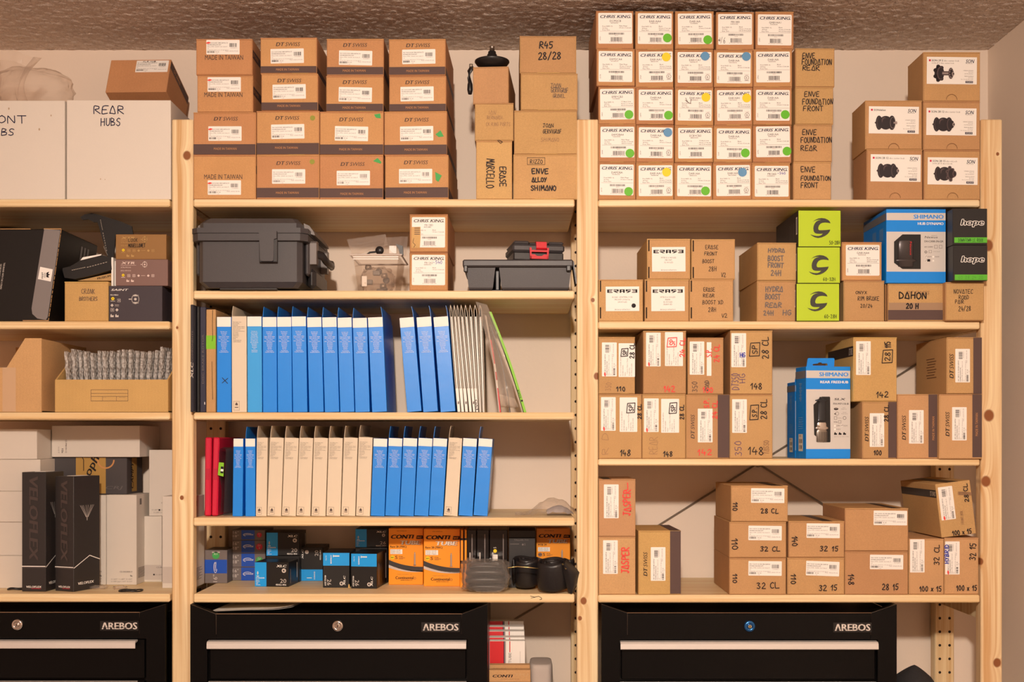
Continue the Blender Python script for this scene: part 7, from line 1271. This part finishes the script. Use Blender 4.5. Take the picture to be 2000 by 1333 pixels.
for i in range(nB):
    u = i / (nB - 1); xx = -hx + .024 + u * (w - .040); top = Z(PM.y([345, 320, 350, 345, 360, 335, 340, 340, 335, 325, 325, 340, 345, 340, 330, 300, 345][i]), .05) - ck - .004; tl = (.012 - .02 * u)
    o = thing('bubble_bag', f'bubble wrap bag, {ORD[i] if i < 16 else "last"} in the row standing in the cardboard tray', 'bag', (X(cx, Y) + xx, .026 + .004 * (i % 3), ck + .0045), 'bubble wrap bags in the tray')
    b = MB(); th = .0098
    for sd in (0, 1):
        def fn(a, v, sd=sd, i=i): z_ = top * v; nn = noise.noise(Vector((a * 9 + i, v * 9, i * 1.7 + sd))); bub = .0012 * (math.sin(a * 70) * math.sin(v * 60)); return (tl * -v + (sd - .5) * th * (1 - .5 * v) + .0016 * nn + bub * (1 if sd else -1), .15 * a + .004 * nn, max(0, z_ + .004 * noise.noise(Vector((a * 12, i, 3))) * v))
        b.grid(fn, 30, 18, BUB)
    b.grid(lambda a, v, i=i: (tl * -v - .5 * th * (1 - .5 * v) + th * (1 - .5 * v) * a, .0006 * math.sin(v * 50) + .0012 * noise.noise(Vector((v * 9, i, a))), top * v), 3, 14, BUB)
    b.build('bag', o)
# ------------------------------------------------------------------ first bay, fourth shelf
PN = cr(0, 800, 3.333); ck = SH[0, 3]
def f4(py): return max(0, ((ZC - ck) * S / (py - VY) - 1) * DC)
Yw = f4(1150); zz = ck; N_ = [(955, 1160, 262), (735, 953, 262), (535, 734, 262), (327, 533, 261), (130, 326, 240)]
for i, (a, c_, xr) in enumerate(N_):
    t, zz = carton('white_carton', f'white carton, {["lowest", "fourth", "middle", "second", "topmost"][i]} of the stack of five behind the tall black boxes', (-110, PN.y(a), PN.x(xr), PN.y(c_)), .12, zz, Y=Yw + .003 * (i % 2), group='stacked plain white cartons', m=WBOX2, style='plain')
def velo(label, a, b_, y0, y1, Y, yaw, lw, side):
    r = (PN.x(a), PN.y(y0), PN.x(b_), PN.y(y1)); h = r[3] - r[1]; w = r[2] - r[0]
    vb = mat('velour black box', (46, 43, 44), .42); sd = mat('bronze grey lettering', (74, 64, 62), .35)
    def deco(F, b): b.text(F, 'VELOFLEX', r[0] + w * .32, r[1] + 6, w * .36, sd, h * .70, .045, .2, rot=-90); b.quad(F, r[0], r[1] + h * .785, r[2], r[1] + h * .792, WHITE, 1); b.quad(F, r[0], r[1] + h * .797, r[2], r[1] + h * .8, GREYINK, 1); b.text(F, 'VELOFLEX', r[0] + w * .5, r[1] + h * .968, h * .016, WHITE, w * .64, .04, .15, al='c'); b.quad(F, r[0] + w * .4, r[1] + h * .972, r[0] + w * .8, r[1] + h * .976, REDC, 1)
    def sdeco(G, q, n):
        y = lambda f: r[1] + h * f
        q.line(G, [(0, y(.795)), (n * .6, y(.70)), (n, y(.745))], 1.6, WHITE, 1, False); q.text(G, 'VELOFLEX', n * .15, y(.945), h * .022, WHITE, n * .6, .04, .15)
        for j, o in enumerate((-.26, -.2, -.14, -.04, .04, .14, .2, .26)): q.line(G, [(n * (.5 + o), y(.255)), (n * (.5 + o * .15), y(.36 if abs(o) > .1 else .39))], .7, LIGHTINK, 1, False)
    t, z = carton('tyre_box', label, r, .085 / .92 * lw, ck, Y=Y, group='tall black tyre boxes', m=vb, style='plain', deco=deco, yaw=yaw, side=[('r', 'side_print', sdeco)])
    q = MB(); h_ = z - ck; q.box(-.004, .02, .012, .05, h_, h_ + .0006, WHITE, .0001); q.build('top_label', t)
velo('tall black tyre box with sideways letters, the one nearer the white stack', 140, 300, 410, 1188, f4(1156.4), -4, .9, 1)
velo('tall black tyre box turned to show a chevron on its side', 342, 496, 437, 1187, f4(1156), -22, .85, 1)
def csl(F, b, r, code, sp, ln): 
    w = r[2] - r[0]; b.text(F, code, r[2] - 8, r[3] - 24, 3.2, GREYINK, min(w * .42, 27), .02, al='r', res=1); b.text(F, sp, r[2] - 8, r[3] - 16, 3.4, INK, al='r', bold=.03)
    for j, s_ in enumerate(ln): b.text(F, s_, r[2] - 8, r[3] - 10 + 4.6 * j, 2.2, GREYINK, min(w * .7, 46), al='r', res=1)
rW = PN.r(692, 558, 889, 1144); t, z1 = carton('white_carton', 'upright white carton with small cassette print, right behind the chevron box', rW, .1, ck, Y=f4(1143.2), group='upright white cartons', m=WBOX2, style='plain', deco=lambda F, b: csl(F, b, rW, 'CS-HG400-9', '9s', ('11-25T 11-28T 11-32T', '11-34T [x]11-36T 12-36T')), side=[('r', 'side_print', lambda G, q, n: ([q.quad(G, n * .1, rW[3] - 32 + 2.6 * j, n * (.6 + .08 * (j % 3)), rW[3] - 31 + 2.6 * j, GREYINK) for j in range(8)], q.quad(G, n * .2, rW[1] + 8, n * .32, rW[1] + 20, GREYINK)))], yaw=-1)
rX = PN.r(606, 560, 690, 1143); t, z2 = carton('white_carton', 'upright white carton squeezed between the chevron box and its wider neighbour', rX, .1, ck, Y=f4(1143), group='upright white cartons', m=WBOX2, style='plain', deco=lambda F, b: csl(F, b, rX, 'CS-HG500-10', '10s', ('11-25T 11-34T', '12-28T')))
Yg = f4(1143) + .02
rG = PN.r(342, 312, 828, 550)
def campy(F, b):
    k_ = rG; b.quad(F, PN.x(494), k_[1] + .4, PN.x(690), k_[3] - .4, GOLD, 1); b.ring(F, PN.x(690), PN.y(330), 16, 3, mat('copper print', (196, 140, 88), .4), 2, 24, 0, 200)
    b.text(F, 'oph', PN.x(585), PN.y(440), 15, INK, 40, .03, .2, rot=62, k=3); b.line(F, [(PN.x(535), PN.y(312)), (PN.x(545), PN.y(330)), (PN.x(545), PN.y(400))], 1.4, INK, 3); b.text(F, 'CRJ', PN.x(685), PN.y(520), 6, mat('dim grey print', (104, 98, 98), .45), 32, .0, .5, k=2)
zs_ = max(z1, z2)
t, z3 = carton('cassette_box', 'charcoal box with a gold band and dark script letters under the white lid-like carton', rG, .1, zs_, Y=Yg, m=mat('charcoal print', (72, 68, 70), .42), style='plain', deco=campy, side=[('r', 'side_print', lambda G, q, n: (q.quad(G, n * .3, rG[1] + 2, n * .62, rG[3] - 3, GOLD), q.text(G, 'CAMPY', n * .4, rG[3] - 8, n * .16, INK, 52, .02, .2, rot=90, k=1)))], yaw=-1)
rT = PN.r(333, 107, 912, 306); t, _ = carton('white_carton', 'long white carton with sideways print lying on top of the gold-banded box', rT, .13, z3, Y=Yg - .01, group='upright white cartons', m=WBOX2, style='plain', deco=lambda F, b: (b.text(F, 'CS-M8100-12', PN.x(424), PN.y(198), 3, PEN, 26, .01, rot=-90, res=1), b.text(F, '12s', PN.x(400), PN.y(258), 3.4, INK, 8, .03, rot=-90), b.text(F, '10-51T', PN.x(376), PN.y(246), 2.4, GREYINK, 12, rot=-90, res=1)), yaw=-1.5)
rA = PN.r(936, 697, 1053, 1124); t, z4 = carton('white_carton', 'white carton with a pale grey base band, lower one near the post', rA, .08, ck, Y=f4(1137.5), group='upright white cartons', m=WBOX2, style='plain', deco=lambda F, b: (b.quad(F, rA[0] + .3, rA[3] - 33, rA[2] - .3, rA[3] - 4, mat('pale grey band', (196, 186, 178), .6), 1), b.text(F, 'CS-R8000', PN.x(1018), PN.y(1035), 3, GREYINK, 22, .02, k=2, res=1), b.quad(F, PN.x(998), PN.y(1072), PN.x(1008), PN.y(1082), INK, 2), b.text(F, '11-30T', PN.x(1012), PN.y(1082), 2.6, GREYINK, 14, k=2, res=1)))
Y4 = f4(1137.5); t, z5 = carton('white_carton', 'white carton with small printed sizes, upper one near the post', PN.r(970, 265, 1160, 692), .08, z4, Y=Y4 + .002, group='upright white cartons', m=WBOX2, style='plain', deco=lambda F, b: (b.text(F, '11-25T', PN.x(990), PN.y(660), 2.6, GREYINK, 12, res=1), b.quad(F, PN.x(1033), PN.y(651), PN.x(1043), PN.y(662), INK, 1), b.text(F, '11-28T', PN.x(1046), PN.y(661), 2.6, GREYINK, 12, res=1), b.text(F, '11-34T 11-30T', PN.x(1002), PN.y(677), 2.6, GREYINK, 24, res=1), b.text(F, 'CS-R7000', PN.x(1050), PN.y(615), 3, INK, 20, res=1)))
rZ = (PN.x(1056), PN.y(567), 380, PN.y(1160)); t, _ = carton('white_carton', 'tall white carton standing behind the shelf upright, seen on both sides of it', rZ, .078, ck, Y=.092, group='upright white cartons', m=WBOX2, style='plain', deco=lambda F, b: b.quad(F, rZ[0] + .4, rZ[3] - 40, rZ[2] - 1, rZ[3] - 8, mat('pale grey band', (196, 186, 178), .6), 1), side=[('r', 'side_print', lambda G, q, n: ([q.quad(G, n * .08, 1112 + 2.8 * j, n * (.08 + (.6, .45, .7, .35)[j % 4]), 1113 + 2.8 * j, GREYINK) for j in range(9)], q.quad(G, n * .08, 980, n * .2, 990, INK)))])
# rings, scraps
def rings(label, cx, cy, R0, n, seed, zoff=0):
    Y = f4(cy); k = K(Y); R_ = random.Random(seed)
    for i in range(n):
        t = thing('rubber_ring', label if n == 1 else f'{label}, {["lowest", "second from below", "middle", "second from the top", "top"][i]} ring', 'rubber ring', (X(cx, Y) + R_.uniform(-3, 3) * k, Y + .004 * R_.uniform(-1, 1), ck + .0022 + .0034 * i), 'black rubber rings'); P = []
        for j in range(41): a = 2 * math.pi * j / 40; P.append((R0 * k * math.cos(a) * (1 + .06 * math.sin(2 * a + i)), R0 * k * .75 * math.sin(a), .0008 * math.sin(3 * a)))
        MB().tube(P, .0015, RUB, 6).build('ring', t)
rings('black rubber ring in the pile by the white cartons', 2, 1147, 17, 5, 1); rings('loose black rubber ring between the pile and the first tall black box', 27, 1153, 15, 1, 2); rings('black rubber ring overlapped on the shelf below the wide white carton', 258, 1156, 21, 1, 3); rings('second thin rubber ring lying inside the overlapped one below the wide white carton', 252, 1155.5, 16, 1, 4)
Y = f4(1151); k = K(Y)
for i, (xx, s_) in enumerate(((196, 1.0), (236, .8))): crumple('film_scrap', ['torn clear film scrap next to the chevron box', 'small torn clear film scrap in front of the wide white carton'][i], 'film scrap', (X(xx, Y), Y - .004, ck + .0006), (16 * k * s_, .012, .004 * s_), FILM, 5 + i, (26, 10), .0003, .6, .8, group='torn film scraps', freq=3)
# ------------------------------------------------------------------ black tool cabinets on the lowest boards
def cabinet(bay, x0, x1, lock, lx, hx0, hx1, ox0, ox1, label, yt, yb, yl, Y=-.014, hy=(1255, 1270), lockm=None):
    k = K(Y); zb = SH[bay, 'low'] + .0006; cx = (x0 + x1) / 2; w = (x1 - x0) * k; hw = w / 2; d = .27; t = thing('tool_cabinet', label, 'tool cabinet', (X(cx, Y), Y, zb), 'black tool cabinets'); z = lambda py: Z(py, Y) - zb; x = lambda px: (px - cx) * k
    zt, zh, zo = z(yt), z(1181), z(yb); b = MB()
    b.box(-hw, hw, .012, d, 0, zt - .001, METB, .001); b.box(x(ox0) - .012, x(ox1) + .012, 0, .013, zo, zt, METB, .0015)
    for sx in (-1, 1):
        P = [(sx * hw, 0), (sx * hw, zh), (sx * (hw - .052), zt + .0005), (sx * (hw - .054), zt - .002), (sx * (hw - .054), zo + .008), (sx * (hw - .056), zo), ((x(ox1) if sx > 0 else x(ox0)), zo), ((x(ox1) if sx > 0 else x(ox0)), 0)]
        b.prism(P if sx < 0 else P[::-1], -.0015, .02, METB); b.prism([(.02, zt), (.02, zh - .001), (d, zh - .001), (d, zt)][::-1], sx * hw - (.0015 if sx > 0 else 0), sx * hw + (.0015 if sx < 0 else 0), METB, axis='x')
    b.build('body', t)
    e = MB(); e.tube([(-hw + .054, -.0008, zt + .0003), (hw - .054, -.0008, zt + .0003)], .0007, mat('brown edge line', (150, 120, 96), .4), 6)  # thin brown lines along the top and end panel edges
    for sx in (-1, 1): e.tube([(sx * hw, -.001, zh), (sx * (hw - .053), -.001, zt + .0004), (sx * (hw - .0545), -.001, zt - .003), (sx * (hw - .0545), -.001, zo + .01)], .0005, mat('dark brown edge', (84, 70, 60), .4), 6)
    e.build('edge_line', t)
    nz = zo - .002
    for j in range(3):
        hgt = [.0, .0, .0][j] or (z(1255) - z(1330) + .004 if j == 0 else .10); z0 = nz - hgt
        if z0 < .01: break
        q = MB(); q.box(x(ox0) + .004, x(ox1) - .004, .003, .02, z0 + .002, nz, METB, .0015); q.build('drawer', t); dr = C.collection.objects[q and 'drawer'] if 0 else None
        o = [c for c in t.children if c.name.startswith('drawer')][-1]
        P = [(.003, nz - .0005), (-.010, nz - .0015), (-.0135, nz - .005), (-.0140, nz - .0155), (-.0125, nz - .017), (-.011, nz - .0155), (-.0108, nz - .006), (.003, nz - .004)]
        q = MB(); q.prism(P, x(hx0), x(hx1), ALU, axis='x'); q.build('handle', o, 'brushed aluminium grip'); nz = z0 - .002
    m = lockm or CHROME; q = MB(); c_ = (x(lock), -.0015, z(yl)); r = 11 * k
    q.lathe([(0, .003), (r, .003), (r, -.002), (r * .86, -.0045), (r * .5, -.0045), (r * .46, -.003), (r * .44, -.0055), (0, -.0055)], c_, m, 32, 'y'); G = Fr(c_, (k, 0, 0), (0, 0, -k), .0058); q.disc(G, 0, 0, 3.2, BRASS if lockm else CHROME, 1); q.poly(G, [(-.9, -2.2), (.9, -2.2), (.8, 1), (.4, 3), (-.4, 3), (-.8, 1)], INK, 2); q.build('lock', t, 'blue anodised lock' if lockm else 'round chrome lock')
    F = Fr((x(lx), 0, z(yl + 9)), (k, 0, 0), (0, 0, -k), .0016); q = MB(); q.quad(F, -3, -16, 72, 3, mat('badge black', (26, 25, 26), .35)); h = 13; pen = mat('badge letters', (236, 232, 228), .25, .4)
    P = [(0, 0), (4.6, -h), (8, -h), (12.6, 0), (9.4, 0), (6.3, -9.4), (3.2, 0)]; q.poly(F, P[::-1], pen, 1); q.text(F, 'REBOS', 14, 0, h, pen, 55, .045, k=1)
    q.quad(F, -1, -3.4, 50, -2.6, mat('badge black', (26, 25, 26), .35), 3); q.build('badge', t, 'silver letter badge'); return t
cabinet(1, 372, 952, 660, 826, 407, 911, 405, 914, 'black tool cabinet in the middle bay with a paper on top', 1200, 1249, 1223)
cabinet(2, 1175, 1751, 1463.5, 1630, 1211, 1712, 1210, 1714, 'black tool cabinet with a blue lock under the handwritten cartons', 1198, 1250, 1223.5, lockm=mat('blue anodised metal', (52, 110, 176), .25, .8))
cabinet(0, -257, 323, 35, 199, -222, 268, -224, 286, 'black tool cabinet under the white cartons at the edge of the picture', 1197, 1248, 1220.5)
Y = .0; k = K(Y); zt = Z(1200, -.014); t = thing('paper_sheet', 'folded white paper lying on the middle black tool cabinet', 'paper', (X(490, .01), .01, zt + .0012))
b = MB(); b.grid(lambda u, v: ((-77 + 158 * u) * k + .01 * v, .12 * v, .0006 + .010 * u * u * (1 - .3 * v) + .003 * math.sin(6 * u) * u), 24, 4, WHITE); b.grid(lambda u, v: ((-77 + 158 * u) * k + .01 * v, .12 * v, .0016 + .012 * u * u * (1 - .3 * v) + .003 * math.sin(6 * u) * u), 24, 4, WHITE); b.build('sheet', t)
# ------------------------------------------------------------------ boxes beside the middle cabinet
PO = cr(780, 1140, 5); zl = SH[1, 'low']
Yf = .0; 
def conti2(F, b):
    g = lambda x, y: (PO.x(x), PO.y(y)); b.text(F, 'CONTI', *g(908, 920), 5.4, MARK, 38, .05, .35); b.text(F, 'TPU', *g(1120, 908), 5.4, mat('pale brown print', (196, 158, 112), .6), 26, .05, .35); b.text(F, 'Continental tires', *g(990, 940), 1.6, PEN, 36, res=1); b.quad(F, PO.x(880), PO.y(962), PO.x(1276), PO.y(964), PEN, 1)
r = PO.r(877, 850, 1280, 1300); t, z1 = carton('tube_carton', 'kraft tube box with dark slanted lettering, the front one beside the middle cabinet', (r[0], r[1], r[2], 1500), .02, zl, Y=.012, group='kraft tube boxes', m=CARD2, style='plain', deco=conti2)
q = MB(); F = Fr((-.04, 0, z1 - zl + .0002), (K(.01), 0, 0), (0, -K(.01), 0), .0003); q.text(F, '18-622 > 32-630', 4, -8, 3, PEN, 26, res=1); q.text(F, 'S', 48, -6, 5, MARK); q.build('top_print', t)
t, _ = carton('tube_carton', 'kraft tube box just behind the one with dark slanted lettering', (r[0] + 1, PO.y(800), r[2] - 1, 1500), .02, zl, Y=.036, group='kraft tube boxes', m=CARD2, style='plain', deco=lambda F, b: b.text(F, '18-622 > 32-630', PO.x(915), PO.y(838), 2, PEN, 26, res=1))
def sram(F, b, r):
    w = r[2] - r[0]; y = lambda f: r[1] + (1340 - r[1]) * f
    b.quad(F, r[0] + .3, r[1] + .4, r[0] + w * .4, r[3], REDP, 1); b.quad(F, r[0] + w * .4, r[1] + .4, r[0] + w * .46, r[3], mat('grey stripe', (150, 142, 140), .5), 1); b.quad(F, r[0] + w * .4, r[1] + .4, r[0] + w * .42, r[3], NAVY, 2); b.quad(F, r[0] + w * .56, r[1] + .4, r[0] + w * .585, r[1] + 22, REDP, 1)
    b.text(F, 'TUBE', r[0] + w * .61, r[1] + 43, 5, GREYINK, 20, rot=90); b.quad(F, r[0] + w * .86, r[1] + 20, r[0] + w * .865, r[1] + 44, GREYINK, 1)
for i, (a, y0, Y) in enumerate([(0, 1253, .075), (-.6, 1246, .098), (-1.2, 1234, .13), (-2, 1225, .16), (-2.6, 1214, .19)]):
    rr = (956 + a * .6, y0, 1025.5 + a, 1500); carton('tube_carton', f'red and white tube box, {["front", "second", "third", "fourth", "rearmost"][i]} of the five standing one behind another', rr, .021 if i < 1 else .026, zl, Y=Y, group='red and white tube boxes', m=WHITE, style='plain', deco=lambda F, b, rr=rr: sram(F, b, rr), fm={'top': WHITE})
    o = [x_ for x_ in C.collection.objects if x_.name.startswith('tube_carton')][-1]
t = thing('padded_bag', 'rounded pale padded bag behind the kraft tube boxes', 'bag', (X(1052, .11), .11, zl + .0006)); b = MB(); H = Z(1301, .11) - zl; b.grid(lambda u, v: (lambda a, s_: (.006 + .026 * s_ * math.copysign(abs(math.cos(a)) ** .5, math.cos(a)), .05 + .05 * s_ * math.copysign(abs(math.sin(a)) ** .5, math.sin(a)), H * min(1, v * 1.05)))(2 * math.pi * u, 1 if v < .9 else math.sqrt(max(0, 1 - ((v - .9) / .1) ** 3))), 32, 40, mat('pale fleece', (198, 186, 178), .8, bump=.2, bscale=80), closed=True); b.build('bag', t)
# dark cloth beside the last cabinet
PQ = cr(1560, 1140, 4.545); Y = .06; k = K(Y); t = thing('cloth_bag', 'dark cloth bag peaking up beside the last black tool cabinet', 'bag', (X(1800, Y), Y, SH[2, 'low'] + .0006)); H = Z(1309, Y) - SH[2, 'low']
b = MB(); ws = lambda v: 1 - (1 - v) ** 2
b.grid(lambda u, v: (lambda a, s_, w: (.036 * s_ * math.cos(a) * (1 + .12 * noise.noise(Vector((math.cos(a) * 2, math.sin(a) * 2, w * 5)))) + .002 * w, .05 + .045 * s_ * math.sin(a), H * w))(2 * math.pi * u, 1.15 * min(1, ((1 - ws(v)) / .11) ** .8), ws(v)), 36, 26, CLOTH, closed=True); b.build('cloth', t)
